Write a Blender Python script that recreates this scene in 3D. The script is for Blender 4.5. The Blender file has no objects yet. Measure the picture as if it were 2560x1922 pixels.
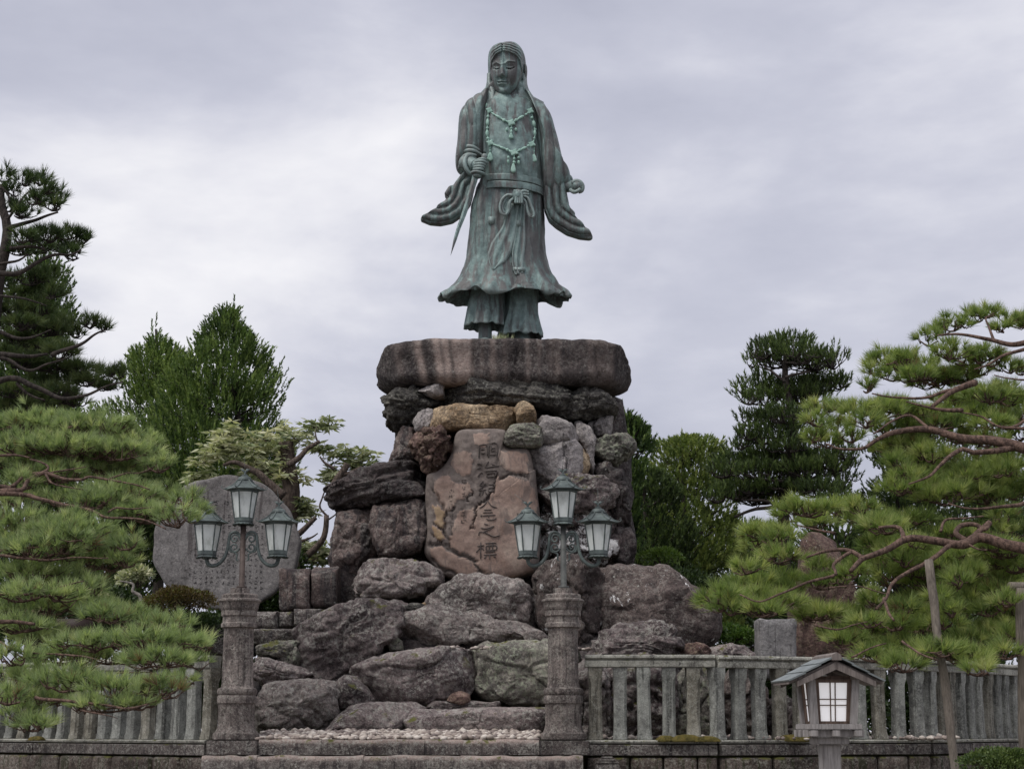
import bpy, bmesh, math
import numpy as np
from mathutils import Vector, Matrix

# ------------------------------------------------------------------ camera, sky, sun, exposure
SC = bpy.context.scene
COL = SC.collection
F_PX = 4400.0                      # focal length in photograph pixels (2560 wide)
EYE = 1.6
TILT = math.atan((1820.0 - 961.0) / F_PX)
cam_data = bpy.data.cameras.new('camera')
cam_data.sensor_width = 36.0
cam_data.lens = 36.0 * F_PX / 2560.0
cam_data.clip_end = 3000.0
cam = bpy.data.objects.new('camera', cam_data)
COL.objects.link(cam)
cam.location = (0, 0, EYE)
cam.rotation_euler = (math.pi / 2 + TILT, 0, 0)
SC.camera = cam

SUN_EL, SUN_AZ = math.radians(58), math.radians(-128)   # high, behind the camera's left shoulder
world = bpy.data.worlds.new('World')
SC.world = world
world.use_nodes = True
wn, wl = world.node_tree.nodes, world.node_tree.links
wn.clear()
w_out = wn.new('ShaderNodeOutputWorld')
w_mix = wn.new('ShaderNodeMixShader')
w_sky = wn.new('ShaderNodeTexSky')
w_sky.sky_type = 'NISHITA'
w_sky.sun_disc = False
w_sky.sun_elevation = SUN_EL
w_sky.sun_rotation = math.radians(180) + SUN_AZ
w_b1 = wn.new('ShaderNodeBackground'); w_b1.inputs[1].default_value = 0.06
w_b2 = wn.new('ShaderNodeBackground'); w_b2.inputs[1].default_value = 0.625
w_tc = wn.new('ShaderNodeTexCoord')
w_map = wn.new('ShaderNodeMapping')
w_map.inputs['Scale'].default_value = (1.9, 1.9, 5.0)
w_map.inputs['Rotation'].default_value = (0, math.radians(-7), 0)
w_map.inputs['Location'].default_value = (8.1, 3.3, 7.7)
w_n1 = wn.new('ShaderNodeTexNoise')
w_n1.inputs['Scale'].default_value = 1.15
w_n1.inputs['Detail'].default_value = 7.0
w_n1.inputs['Roughness'].default_value = 0.52
w_n1.inputs['Distortion'].default_value = 0.35
w_n2 = wn.new('ShaderNodeTexNoise')
w_n2.inputs['Scale'].default_value = 5.5
w_n2.inputs['Detail'].default_value = 5.0
w_n2.inputs['Roughness'].default_value = 0.55
w_add = wn.new('ShaderNodeMix'); w_add.data_type = 'FLOAT'
w_add.inputs[0].default_value = 0.17
w_ramp = wn.new('ShaderNodeValToRGB')
w_ramp.color_ramp.interpolation = 'B_SPLINE'
els = w_ramp.color_ramp.elements
els[0].position = 0.30; els[0].color = (0.39, 0.402, 0.49, 1)
els[1].position = 0.70; els[1].color = (1.02, 1.005, 1.0, 1)
e = els.new(0.46); e.color = (0.53, 0.54, 0.635, 1)
e = els.new(0.56); e.color = (0.72, 0.72, 0.78, 1)
wl.new(w_tc.outputs['Generated'], w_map.inputs[0])
wl.new(w_map.outputs[0], w_n1.inputs[0]); wl.new(w_map.outputs[0], w_n2.inputs[0])
wl.new(w_n1.outputs[0], w_add.inputs[2]); wl.new(w_n2.outputs[0], w_add.inputs[3])
wl.new(w_add.outputs[0], w_ramp.inputs[0])
wl.new(w_ramp.outputs[0], w_b2.inputs[0])
wl.new(w_sky.outputs[0], w_b1.inputs[0])
w_mix.inputs[0].default_value = 0.95
wl.new(w_b1.outputs[0], w_mix.inputs[1]); wl.new(w_b2.outputs[0], w_mix.inputs[2])
wl.new(w_mix.outputs[0], w_out.inputs[0])

sun_data = bpy.data.lights.new('sun', 'SUN')
sun_data.energy = 1.5
sun_data.angle = math.radians(35)
sun_data.color = (1.0, 0.97, 0.92)
sun = bpy.data.objects.new('sun', sun_data)
COL.objects.link(sun)
_d = Vector((math.sin(SUN_AZ) * math.cos(SUN_EL), math.cos(SUN_AZ) * math.cos(SUN_EL), math.sin(SUN_EL)))
sun.rotation_euler = _d.to_track_quat('Z', 'Y').to_euler()
sun.location = (0, 0, 30)

SC.view_settings.view_transform = 'Standard'
SC.view_settings.look = 'None'
SC.view_settings.exposure = 0.8
SC.view_settings.gamma = 1.0
SC.cycles.max_bounces = 6
SC.cycles.diffuse_bounces = 3
SC.cycles.transmission_bounces = 3
SC.cycles.transparent_max_bounces = 4

# ------------------------------------------------------------------ helpers
def W(px, py, Y):
    """point at depth Y behind photograph pixel (px, py)"""
    u, v = (px - 1280.0) / F_PX, (961.0 - py) / F_PX
    dy = math.cos(TILT) - v * math.sin(TILT)
    dz = math.sin(TILT) + v * math.cos(TILT)
    s = Y / dy
    return np.array((u * s, Y, EYE + dz * s))

def proj(P):
    """world points -> photograph pixels"""
    P = np.asarray(P, float); d = P - np.array((0, 0, EYE))
    fw = d[:, 1] * math.cos(TILT) + d[:, 2] * math.sin(TILT); up = -d[:, 1] * math.sin(TILT) + d[:, 2] * math.cos(TILT)
    return np.stack([1280 + F_PX * d[:, 0] / fw, 961 - F_PX * up / fw], 1)

def WA(pts, Y):
    return np.array([W(a, b, Y) for a, b in pts])

def mpp(px, py, Y):
    return float(W(px + 1, py, Y)[0] - W(px, py, Y)[0])

def Z(reg, pts):
    ox, oy, s = reg
    return [(ox + p[0] / s, oy + p[1] / s) + tuple(p[2:]) for p in pts]

R1 = (1000, 80, 4.096); R2 = (1000, 440, 3.955); R3 = (900, 820, 2.989); R4 = (780, 1100, 3.95)
R5 = (1200, 1100, 3.568); R6 = (600, 1480, 2.572); R7 = (1400, 1480, 3.3515); R8 = (1900, 1480, 3.3515)
RI1 = (1060, 1080, 7.373); RI2 = (1060, 1260, 7.373)
L1 = (0, 400, 2.5548); L2 = (0, 1000, 3.322); L3 = (240, 740, 3.072); L4 = (360, 1150, 4.052); L5 = (0, 1450, 3.456)
Q6 = (1540, 780, 3.194); Q7 = (1960, 720, 3.133); Q8 = (1740, 1150, 2.698)

def vnoise(p, seed=0):
    p = np.asarray(p, float)
    i = np.floor(p).astype(np.int64); f = p - i
    f = f * f * f * (f * (f * 6 - 15) + 10)
    def hh(dx, dy, dz):
        h = ((i[:, 0] + dx) * 374761393 + (i[:, 1] + dy) * 668265263 + (i[:, 2] + dz) * 1440662683 + seed * 974711) & 0xffffffff
        h = ((h ^ (h >> 13)) * 1274126177) & 0xffffffff
        h = ((h ^ (h >> 16)) * 2246822519) & 0xffffffff
        return ((h ^ (h >> 15)) & 0xffffff) / float(0xffffff)
    x, y, z = f[:, 0], f[:, 1], f[:, 2]
    a = hh(0,0,0)*(1-x)+hh(1,0,0)*x; b = hh(0,1,0)*(1-x)+hh(1,1,0)*x
    c = hh(0,0,1)*(1-x)+hh(1,0,1)*x; d = hh(0,1,1)*(1-x)+hh(1,1,1)*x
    return ((a*(1-y)+b*y)*(1-z) + (c*(1-y)+d*y)*z) * 2 - 1

def fbm(p, octv=4, seed=0, gain=0.5, lac=2.03):
    p = np.asarray(p, float); s = np.zeros(len(p)); a = 1.0; t = 0
    for k in range(octv):
        s += a * vnoise(p, seed + k * 17); t += a; a *= gain; p = p * lac
    return s / t

def worley(p, seed=0):
    p = np.asarray(p, float); i = np.floor(p).astype(np.int64)
    f1 = np.full(len(p), 9.0); f2 = np.full(len(p), 9.0); cid = np.zeros(len(p))
    for dx in (-1, 0, 1):
        for dy in (-1, 0, 1):
            for dz in (-1, 0, 1):
                c = i + np.array((dx, dy, dz))
                h = (c[:, 0] * 374761393 + c[:, 1] * 668265263 + c[:, 2] * 1440662683 + seed * 974711) & 0xffffffff
                h = ((h ^ (h >> 13)) * 1274126177) & 0xffffffff; h = h ^ (h >> 16)
                h2 = (h * 2246822519) & 0xffffffff; h2 = h2 ^ (h2 >> 13); h3 = (h2 * 3266489917) & 0xffffffff; h3 = h3 ^ (h3 >> 15)
                q = c + np.stack([(h & 0xffff) / 65535., (h2 & 0xffff) / 65535., (h3 & 0xffff) / 65535.], 1)
                d = np.sqrt(((q - p) ** 2).sum(1))
                n = d < f1
                f2 = np.where(n, f1, np.minimum(f2, d)); cid = np.where(n, (h & 0xfff) / 4095., cid); f1 = np.where(n, d, f1)
    return f1, f2, cid

def new_obj(name, me, parent=None, loc=(0, 0, 0)):
    o = bpy.data.objects.new(name, me)
    COL.objects.link(o)
    o.location = loc
    if parent is not None:
        o.parent = parent
    return o

def np_mesh(name, v, f, mats, smooth=True, face_attr=None, vert_attr=None, mat_idx=None):
    """v (N,3); f: ndarray (M,k) or list of such"""
    me = bpy.data.meshes.new(name)
    v = np.ascontiguousarray(v, np.float32)
    fl = f if isinstance(f, list) else [f]
    fl = [np.asarray(x, np.int32) for x in fl if len(x)]
    idx = np.concatenate([x.ravel() for x in fl])
    cnt = np.concatenate([np.full(len(x), x.shape[1], np.int32) for x in fl])
    st = np.concatenate([[0], np.cumsum(cnt)[:-1]]).astype(np.int32)
    me.vertices.add(len(v)); me.vertices.foreach_set('co', v.ravel())
    me.loops.add(len(idx)); me.loops.foreach_set('vertex_index', idx)
    me.polygons.add(len(cnt)); me.polygons.foreach_set('loop_start', st)
    try:
        me.polygons.foreach_set('loop_total', cnt)
    except Exception:
        pass
    if mat_idx is not None:
        me.polygons.foreach_set('material_index', np.asarray(mat_idx, np.int32))
    me.polygons.foreach_set('use_smooth', np.full(len(cnt), smooth, bool))
    me.update(calc_edges=True)
    if face_attr is not None:
        for k, a in face_attr.items():
            me.attributes.new(k, 'FLOAT', 'FACE').data.foreach_set('value', np.asarray(a, np.float32))
    if vert_attr is not None:
        for k, a in vert_attr.items():
            me.attributes.new(k, 'FLOAT', 'POINT').data.foreach_set('value', np.asarray(a, np.float32))
    for m in (mats if isinstance(mats, (list, tuple)) else [mats]):
        me.materials.append(m)
    return me

def tag(o, label=None, cat=None, group=None, kind=None):
    if label: o['label'] = label
    if cat: o['category'] = cat
    if group: o['group'] = group
    if kind: o['kind'] = kind
    return o

def thing(name, label, cat, loc, group=None, rz=0.0):
    o = bpy.data.objects.new(name, None)
    o.empty_display_size = 0.2
    COL.objects.link(o)
    o.location = tuple(float(x) for x in loc); o.rotation_euler = (0, 0, rz)
    return tag(o, label, cat, group)

def copy_tree(o, parent=None):
    c = o.copy(); COL.objects.link(c)
    if parent is not None: c.parent = parent
    for ch in list(o.children): copy_tree(ch, c)
    return c

def unit(a):
    a = np.asarray(a, float)
    return a / np.maximum(np.linalg.norm(a, axis=-1, keepdims=True), 1e-9)

class MB:
    """collects pieces into one mesh"""
    def __init__(self): self.v = []; self.f = {3: [], 4: []}; self.n = 0; self.big = []
    def add(self, v, f):
        v = np.asarray(v, float).reshape(-1, 3)
        for q in (f if isinstance(f, list) else [f]):
            q = np.asarray(q)
            if len(q): self.f.setdefault(q.shape[1], []).append(q + self.n)
        self.v.append(v); self.n += len(v)
        return self
    def box(self, c, s, R=None, bev=0.0, taper=None):
        """box centre c, full size s; taper = (sx, sy) scale of the bottom face"""
        bm = bmesh.new(); bmesh.ops.create_cube(bm, size=1.0)
        for w in bm.verts:
            k = (1, 1)
            if taper is not None and w.co.z < 0: k = taper
            w.co = Vector((w.co.x * s[0] * k[0], w.co.y * s[1] * k[1], w.co.z * s[2]))
        if bev: bmesh.ops.bevel(bm, geom=bm.edges[:], offset=bev, segments=2, affect='EDGES', clamp_overlap=True)
        bm.verts.index_update()
        v = np.array([w.co[:] for w in bm.verts])
        if R is not None: v = v @ np.asarray(R).T
        v = v + np.asarray(c, float)
        for fc in bm.faces:
            self.f.setdefault(len(fc.verts), []).append(np.array([[w.index for w in fc.verts]]) + self.n)
        bm.free()
        self.v.append(v); self.n += len(v)
        return self
    def tube(self, pts, rad, n=8, cap=True, flat=None):
        v, f = tube_vf(pts, rad, n, cap, flat)
        return self.add(v, f)
    def grid(self, V, closed=True, cap0=False, cap1=False):
        v, f = grid_vf(V, closed, cap0, cap1)
        return self.add(v, f)
    def mesh(self, name, mats, smooth=True, off=(0, 0, 0)):
        v = np.concatenate(self.v) - np.asarray(off, float)
        return np_mesh(name, v, [np.concatenate(q) for q in self.f.values() if q], mats, smooth)
    def build(self, name, mats, parent=None, off=(0, 0, 0), smooth=True, loc=(0, 0, 0), auto=None):
        me = self.mesh(name, mats, smooth, off)
        if auto is not None: sharp(me, auto)
        return new_obj(name, me, parent, loc)

def sharp(me, deg):
    try:
        me.set_sharp_from_angle(angle=math.radians(deg))
    except Exception:
        pass

def frames(P):
    T = np.gradient(P, axis=0); T = unit(T)
    up = np.array((0, 0, 1.0)) if abs(T[0][2]) < 0.9 else np.array((0, 1.0, 0))
    n = unit(np.cross(T[0], up)); N = [n]
    for i in range(1, len(P)):
        n = N[-1] - T[i] * np.dot(N[-1], T[i]); N.append(unit(n))
    N = np.array(N); return T, N, np.cross(T, N)

def tube_vf(pts, rad, n=8, cap=True, flat=None):
    P = np.asarray(pts, float); m = len(P)
    r = np.asarray(rad, float)
    if r.ndim == 0: r = np.full(m, float(r))
    T, N, B = frames(P)
    a = np.linspace(0, 2 * np.pi, n, endpoint=False)
    fb = 1.0 if flat is None else flat
    V = P[:, None, :] + r[:, None, None] * (np.cos(a)[None, :, None] * N[:, None, :] + fb * np.sin(a)[None, :, None] * B[:, None, :])
    return grid_vf(V, True, cap, cap)

def grid_vf(V, closed=True, cap0=False, cap1=False):
    m, n = V.shape[:2]
    i = np.arange(m - 1)[:, None]; j = np.arange(n if closed else n - 1)[None, :]
    j2 = (j + 1) % n
    q = np.stack([i * n + j, i * n + j2, (i + 1) * n + j2, (i + 1) * n + j], -1).reshape(-1, 4)
    v = V.reshape(-1, 3); fs = [q]
    extra = []
    for flag, row, rev in ((cap0, 0, True), (cap1, m - 1, False)):
        if flag:
            c = len(v) + len(extra); extra.append(V[row].mean(0))
            jj = np.arange(n); kk = (jj + 1) % n
            t = np.stack([row * n + jj, row * n + kk, np.full(n, c)], -1)
            fs.append(t[:, ::-1] if rev else t)
    if extra: v = np.concatenate([v, np.array(extra)])
    return v, fs

def smooth_line(pts, n, closed=False):
    """Catmull-Rom through pts, resampled evenly to n points"""
    P = np.asarray(pts, float); m = len(P)
    out = []
    rng_ = range(m if closed else m - 1)
    for i in rng_:
        if closed: a, b, c, d = P[(i - 1) % m], P[i], P[(i + 1) % m], P[(i + 2) % m]
        else: a, b, c, d = P[max(i - 1, 0)], P[i], P[i + 1], P[min(i + 2, m - 1)]
        t = np.linspace(0, 1, 9)[:-1][:, None]
        out.append(0.5 * ((2 * b) + (-a + c) * t + (2 * a - 5 * b + 4 * c - d) * t ** 2 + (-a + 3 * b - 3 * c + d) * t ** 3))
    out = np.concatenate(out)
    out = np.concatenate([out, P[:1] if closed else P[-1:]])
    s = np.concatenate([[0], np.cumsum(np.linalg.norm(np.diff(out, axis=0), axis=1))])
    q = np.linspace(0, s[-1], n + 1)[:-1] if closed else np.linspace(0, s[-1], n)
    return np.stack([np.interp(q, s, out[:, k]) for k in range(out.shape[1])], 1)

def grid_normals(V):
    """outward-ish normals of a (m,n,3) grid closed in n"""
    du = np.roll(V, -1, 1) - np.roll(V, 1, 1)
    dv = np.gradient(V, axis=0)
    N = np.cross(du, dv)
    c = V.reshape(-1, 3).mean(0)
    N = unit(N)
    if (N * (V - c)).sum() < 0: N = -N
    return N

def seg_dist(P, line):
    """distance of 2-D points P to polyline"""
    d = np.full(len(P), 1e9)
    L = np.asarray(line, float)
    for a, b in zip(L[:-1], L[1:]):
        ab = b - a; t = np.clip(((P - a) @ ab) / max(ab @ ab, 1e-9), 0, 1)
        d = np.minimum(d, np.linalg.norm(P - (a + t[:, None] * ab), axis=1))
    return d

def in_poly(P, poly):
    x, y = P[:, 0], P[:, 1]; r = np.zeros(len(P), bool)
    Q = np.asarray(poly, float)
    for (x1, y1), (x2, y2) in zip(Q, np.roll(Q, -1, 0)):
        c = ((y1 > y) != (y2 > y)) & (x < (x2 - x1) * (y - y1) / (y2 - y1 + 1e-12) + x1)
        r ^= c
    return r

# ------------------------------------------------------------------ materials
def mat_new(name):
    m = bpy.data.materials.new(name); m.use_nodes = True
    nt = m.node_tree; nt.nodes.clear()
    return m, nt.nodes, nt.links

def ramp(n, l, src, stops, interp='LINEAR'):
    r = n.new('ShaderNodeValToRGB'); r.color_ramp.interpolation = interp
    e = r.color_ramp.elements
    e[0].position, e[0].color = stops[0][0], tuple(stops[0][1]) + (1,)
    e[1].position, e[1].color = stops[-1][0], tuple(stops[-1][1]) + (1,)
    for p, c in stops[1:-1]:
        x = e.new(p); x.color = tuple(c) + (1,)
    l.new(src, r.inputs[0]); return r.outputs[0]

def noise(n, l, vec, scale, detail=5, rough=0.55, dist=0.0, out=0):
    t = n.new('ShaderNodeTexNoise')
    t.inputs['Scale'].default_value = scale; t.inputs['Detail'].default_value = detail
    t.inputs['Roughness'].default_value = rough; t.inputs['Distortion'].default_value = dist
    l.new(vec, t.inputs['Vector']); return t.outputs[out]

def mapping(n, l, vec, sc, loc=(0, 0, 0), rot=(0, 0, 0)):
    t = n.new('ShaderNodeMapping'); t.inputs['Scale'].default_value = sc
    t.inputs['Location'].default_value = loc; t.inputs['Rotation'].default_value = rot
    l.new(vec, t.inputs[0]); return t.outputs[0]

def mixc(n, l, fac, a, b, mode='MIX'):
    t = n.new('ShaderNodeMix'); t.data_type = 'RGBA'; t.blend_type = mode
    for s, i in ((fac, 0), (a, 6), (b, 7)):
        if isinstance(s, (int, float)): t.inputs[i].default_value = s
        elif isinstance(s, tuple): t.inputs[i].default_value = s + (1,) if len(s) == 3 else s
        else: l.new(s, t.inputs[i])
    return t.outputs[2]

def mth(n, l, op, a, b=0.0, clamp=False):
    t = n.new('ShaderNodeMath'); t.operation = op; t.use_clamp = clamp
    for s, i in ((a, 0), (b, 1)):
        if isinstance(s, (int, float)): t.inputs[i].default_value = s
        else: l.new(s, t.inputs[i])
    return t.outputs[0]

def step(n, l, src, lo, hi):
    t = n.new('ShaderNodeMapRange'); t.interpolation_type = 'SMOOTHSTEP'
    t.inputs[1].default_value = lo; t.inputs[2].default_value = hi
    l.new(src, t.inputs[0]); return t.outputs[0]

def finish(n, l, col, rough=0.85, bump=None, bstr=0.5, bdist=0.02, metal=0.0, spec=0.3):
    b = n.new('ShaderNodeBsdfPrincipled'); o = n.new('ShaderNodeOutputMaterial')
    if isinstance(col, tuple): b.inputs['Base Color'].default_value = col + (1,)
    else: l.new(col, b.inputs['Base Color'])
    if isinstance(rough, (int, float)): b.inputs['Roughness'].default_value = rough
    else: l.new(rough, b.inputs['Roughness'])
    b.inputs['Metallic'].default_value = metal
    b.inputs['Specular IOR Level'].default_value = spec
    if bump is not None:
        t = n.new('ShaderNodeBump'); t.inputs['Strength'].default_value = bstr; t.inputs['Distance'].default_value = bdist
        l.new(bump, t.inputs['Height']); l.new(t.outputs[0], b.inputs['Normal'])
    l.new(b.outputs[0], o.inputs[0]); return b

def coords(n, l):
    t = n.new('ShaderNodeTexCoord'); oi = n.new('ShaderNodeObjectInfo')
    a = n.new('ShaderNodeVectorMath'); a.operation = 'MULTIPLY_ADD'
    l.new(oi.outputs['Location'], a.inputs[0]); a.inputs[1].default_value = (1.37, 1.71, 1.13); l.new(t.outputs['Object'], a.inputs[2])
    return a.outputs[0], oi

def rock_mat(name, dark, mid, light, lichen=0.35, lich_col=(0.30, 0.30, 0.27), streak=0.0, streak_col=(0.035, 0.03, 0.032),
             moss=0.0, scale=1.0, white=0.0, bstr=0.8, pale=0.0, pale_col=(0.3, 0.25, 0.22), fleck=0.5, gain=1.3, attr_pale=False, contrast=0.8):
    dark, mid, light = (tuple(min(0.6, x * gain) for x in q) for q in (dark, mid, light))
    m, n, l = mat_new(name)
    v, oi = coords(n, l)
    big = noise(n, l, v, 1.1 * scale, 6, 0.6, 0.6)
    c = ramp(n, l, big, [(0.33, dark), (0.50, mid), (0.66, light)])
    med = noise(n, l, v, 5.5 * scale, 7, 0.68, 0.3)
    c = mixc(n, l, mth(n, l, 'MULTIPLY', step(n, l, med, 0.52, 0.72), 0.55), c, tuple(min(1, x * 1.75) for x in light))
    c = mixc(n, l, mth(n, l, 'MULTIPLY', step(n, l, med, 0.48, 0.30), 0.7), c, tuple(x * 0.5 for x in dark))
    fine = noise(n, l, v, 26 * scale, 6, 0.75)
    c = mixc(n, l, contrast, c, ramp(n, l, fine, [(0.30, (0.10, 0.10, 0.10)), (0.50, (0.48, 0.48, 0.48)), (0.68, (0.92, 0.91, 0.88))]), 'OVERLAY')
    grit = noise(n, l, v, 60 * scale, 4, 0.7)
    c = mixc(n, l, contrast * 0.7, c, ramp(n, l, grit, [(0.34, (0.16, 0.16, 0.16)), (0.5, (0.5, 0.5, 0.5)), (0.66, (0.86, 0.86, 0.84))]), 'OVERLAY')
    if pale > 0:
        pv = mapping(n, l, v, (2.6, 2.6, 0.25), (4, 1, 2))
        pm = step(n, l, noise(n, l, pv, 1.5 * scale, 4, 0.55, 0.4), 0.62 - 0.2 * pale, 0.66 - 0.2 * pale)
        c = mixc(n, l, mth(n, l, 'MULTIPLY', pm, 0.85), c, pale_col)
    if streak > 0:
        sv = mapping(n, l, v, (4.5, 4.5, 0.22))
        sm = step(n, l, noise(n, l, sv, 1.6 * scale, 5, 0.6, 0.25), 0.62 - 0.22 * streak, 0.70 - 0.22 * streak)
        c = mixc(n, l, mth(n, l, 'MULTIPLY', sm, 0.85), c, streak_col)
    if attr_pale:
        ap = n.new('ShaderNodeAttribute'); ap.attribute_name = 'pale'
        c = mixc(n, l, mth(n, l, 'MULTIPLY', ap.outputs['Fac'], 1.15, True), c, mixc(n, l, step(n, l, fine, 0.35, 0.6), (0.20, 0.15, 0.132), (0.33, 0.262, 0.232)))
    if lichen > 0:
        lb = noise(n, l, v, 3.0 * scale, 6, 0.7, 1.2)
        lf = noise(n, l, v, 17 * scale, 6, 0.72, 0.5)
        lm = mth(n, l, 'MULTIPLY', step(n, l, lb, 0.38, 0.58), step(n, l, lf, 0.49, 0.55))
        c = mixc(n, l, mth(n, l, 'MULTIPLY', lm, lichen), c, lich_col)
    if fleck > 0:
        vo = n.new('ShaderNodeTexVoronoi'); vo.inputs['Scale'].default_value = 9 * scale; vo.inputs['Randomness'].default_value = 1.0
        l.new(v, vo.inputs['Vector'])
        fm = mth(n, l, 'MULTIPLY', step(n, l, vo.outputs['Distance'], 0.20, 0.10), step(n, l, noise(n, l, v, 4 * scale, 3, 0.6), 0.50, 0.60))
        c = mixc(n, l, mth(n, l, 'MULTIPLY', fm, fleck), c, (0.42, 0.42, 0.38))
    if white > 0:
        wv = mapping(n, l, v, (1.8, 1.8, 0.8), (2.2, 5, 1))
        wm = step(n, l, noise(n, l, wv, 1.9 * scale, 7, 0.72, 0.8), 0.70 - 0.18 * white, 0.725 - 0.18 * white)
        c = mixc(n, l, wm, c, (0.62, 0.61, 0.6))
    if moss > 0:
        g = n.new('ShaderNodeNewGeometry'); sp = n.new('ShaderNodeSeparateXYZ'); l.new(g.outputs['Normal'], sp.inputs[0])
        mm = mth(n, l, 'MULTIPLY', step(n, l, sp.outputs[2], 0.1, 0.8), step(n, l, noise(n, l, v, 3.3 * scale, 5, 0.6), 0.60 - 0.2 * moss, 0.68 - 0.2 * moss))
        c = mixc(n, l, mm, c, (0.085, 0.085, 0.022))
    hs = n.new('ShaderNodeHueSaturation'); l.new(c, hs.inputs['Color'])
    l.new(mth(n, l, 'ADD', mth(n, l, 'MULTIPLY', oi.outputs['Random'], 0.35), 0.84), hs.inputs['Value'])
    cr = n.new('ShaderNodeTexVoronoi'); cr.feature = 'DISTANCE_TO_EDGE'; cr.inputs['Scale'].default_value = 1.7 * scale
    dv = n.new('ShaderNodeVectorMath'); dv.operation = 'ADD'
    nz = n.new('ShaderNodeTexNoise'); nz.inputs['Scale'].default_value = 2.2 * scale; nz.inputs['Detail'].default_value = 5; l.new(v, nz.inputs[0])
    l.new(v, dv.inputs[0]); l.new(nz.outputs['Color'], dv.inputs[1]); l.new(dv.outputs[0], cr.inputs['Vector'])
    crack = step(n, l, cr.outputs['Distance'], 0.0, 0.022)
    hsc = mixc(n, l, mth(n, l, 'MULTIPLY', mth(n, l, 'MULTIPLY', mth(n, l, 'SUBTRACT', 1.0, crack), step(n, l, noise(n, l, v, 0.9 * scale, 3, 0.5), 0.5, 0.62)), 0.7 * contrast), hs.outputs[0], tuple(x * 0.35 for x in dark))
    h = mth(n, l, 'ADD', mth(n, l, 'ADD', mth(n, l, 'MULTIPLY', med, 1.0), mth(n, l, 'MULTIPLY', fine, 0.5)), mth(n, l, 'MULTIPLY', crack, 0.18))
    finish(n, l, hsc, 0.88, h, bstr, 0.06, 0, 0.25)
    return m

def needle_mat(name, stops, transl=0.3, rough=0.55):
    m, n, l = mat_new(name)
    a = n.new('ShaderNodeAttribute'); a.attribute_name = 'tint'
    c = ramp(n, l, a.outputs['Fac'], stops)
    b = n.new('ShaderNodeBsdfPrincipled'); l.new(c, b.inputs['Base Color']); b.inputs['Roughness'].default_value = rough
    b.inputs['Specular IOR Level'].default_value = 0.25
    t = n.new('ShaderNodeBsdfTranslucent'); l.new(mixc(n, l, 1.0, c, (1.5, 1.6, 0.9), 'MULTIPLY'), t.inputs[0])
    x = n.new('ShaderNodeMixShader'); x.inputs[0].default_value = transl
    o = n.new('ShaderNodeOutputMaterial')
    l.new(b.outputs[0], x.inputs[1]); l.new(t.outputs[0], x.inputs[2]); l.new(x.outputs[0], o.inputs[0])
    return m

def bark_mat(name, a, b, sc=1.0):
    m, n, l = mat_new(name)
    v, oi = coords(n, l)
    f = noise(n, l, v, 9 * sc, 6, 0.7, 0.5)
    c = ramp(n, l, f, [(0.35, a), (0.65, b)])
    g = noise(n, l, mapping(n, l, v, (1, 1, 0.3)), 22 * sc, 5, 0.7)
    c = mixc(n, l, mth(n, l, 'MULTIPLY', step(n, l, g, 0.55, 0.4), 0.7), c, tuple(x * 0.35 for x in a))
    finish(n, l, c, 0.9, mth(n, l, 'ADD', f, g), 0.9, 0.03)
    return m

M = {}
M['purple'] = rock_mat('purple_grey_rock', (0.036, 0.028, 0.029), (0.09, 0.071, 0.071), (0.165, 0.138, 0.132), 0.9, (0.29, 0.275, 0.25), moss=0.12)
M['speck'] = rock_mat('speckled_rock', (0.05, 0.042, 0.041), (0.115, 0.094, 0.09), (0.19, 0.165, 0.155), 0.9, (0.34, 0.325, 0.295), fleck=0.7)
M['green'] = rock_mat('lichen_rock', (0.05, 0.046, 0.042), (0.105, 0.095, 0.085), (0.175, 0.165, 0.14), 0.75, (0.25, 0.27, 0.20), moss=0.15)
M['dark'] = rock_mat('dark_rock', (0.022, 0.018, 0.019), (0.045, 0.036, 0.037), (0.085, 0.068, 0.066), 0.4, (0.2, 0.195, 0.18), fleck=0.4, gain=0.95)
M['slate'] = rock_mat('slate_dark_rock', (0.024, 0.022, 0.022), (0.05, 0.046, 0.044), (0.105, 0.097, 0.088), 0.5, (0.24, 0.235, 0.2), gain=0.9)
M['grey'] = rock_mat('smooth_grey_rock', (0.10, 0.09, 0.088), (0.165, 0.15, 0.148), (0.235, 0.215, 0.21), 0.25, (0.31, 0.3, 0.27), streak=0.15, fleck=0.15, bstr=0.4)
M['tan'] = rock_mat('tan_rock', (0.13, 0.085, 0.048), (0.245, 0.175, 0.11), (0.33, 0.26, 0.18), 0.45, (0.13, 0.115, 0.10), fleck=0.3)
M['red'] = rock_mat('red_brown_rock', (0.030, 0.017, 0.015), (0.075, 0.045, 0.040), (0.15, 0.10, 0.085), 0.45, (0.26, 0.22, 0.15), fleck=0.5, scale=1.4)
M['slab'] = rock_mat('streaked_slab', (0.024, 0.019, 0.019), (0.044, 0.036, 0.036), (0.082, 0.067, 0.064), 0.3, (0.28, 0.26, 0.24), streak=0.3, fleck=0.25, attr_pale=True, gain=0.95)
M['brown'] = rock_mat('brown_block', (0.05, 0.036, 0.034), (0.105, 0.078, 0.073), (0.175, 0.145, 0.13), 0.4, (0.3, 0.28, 0.25), streak=0.6, white=0.12, gain=1.15)
M['white'] = rock_mat('white_patched_rock', (0.03, 0.024, 0.024), (0.065, 0.05, 0.05), (0.13, 0.10, 0.095), 0.4, (0.3, 0.28, 0.25), white=1.05, gain=1.05)
M['white2'] = rock_mat('white_streaked_rock', (0.035, 0.027, 0.027), (0.07, 0.053, 0.05), (0.12, 0.095, 0.088), 0.35, (0.3, 0.28, 0.25), white=0.55, gain=0.9)
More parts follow.
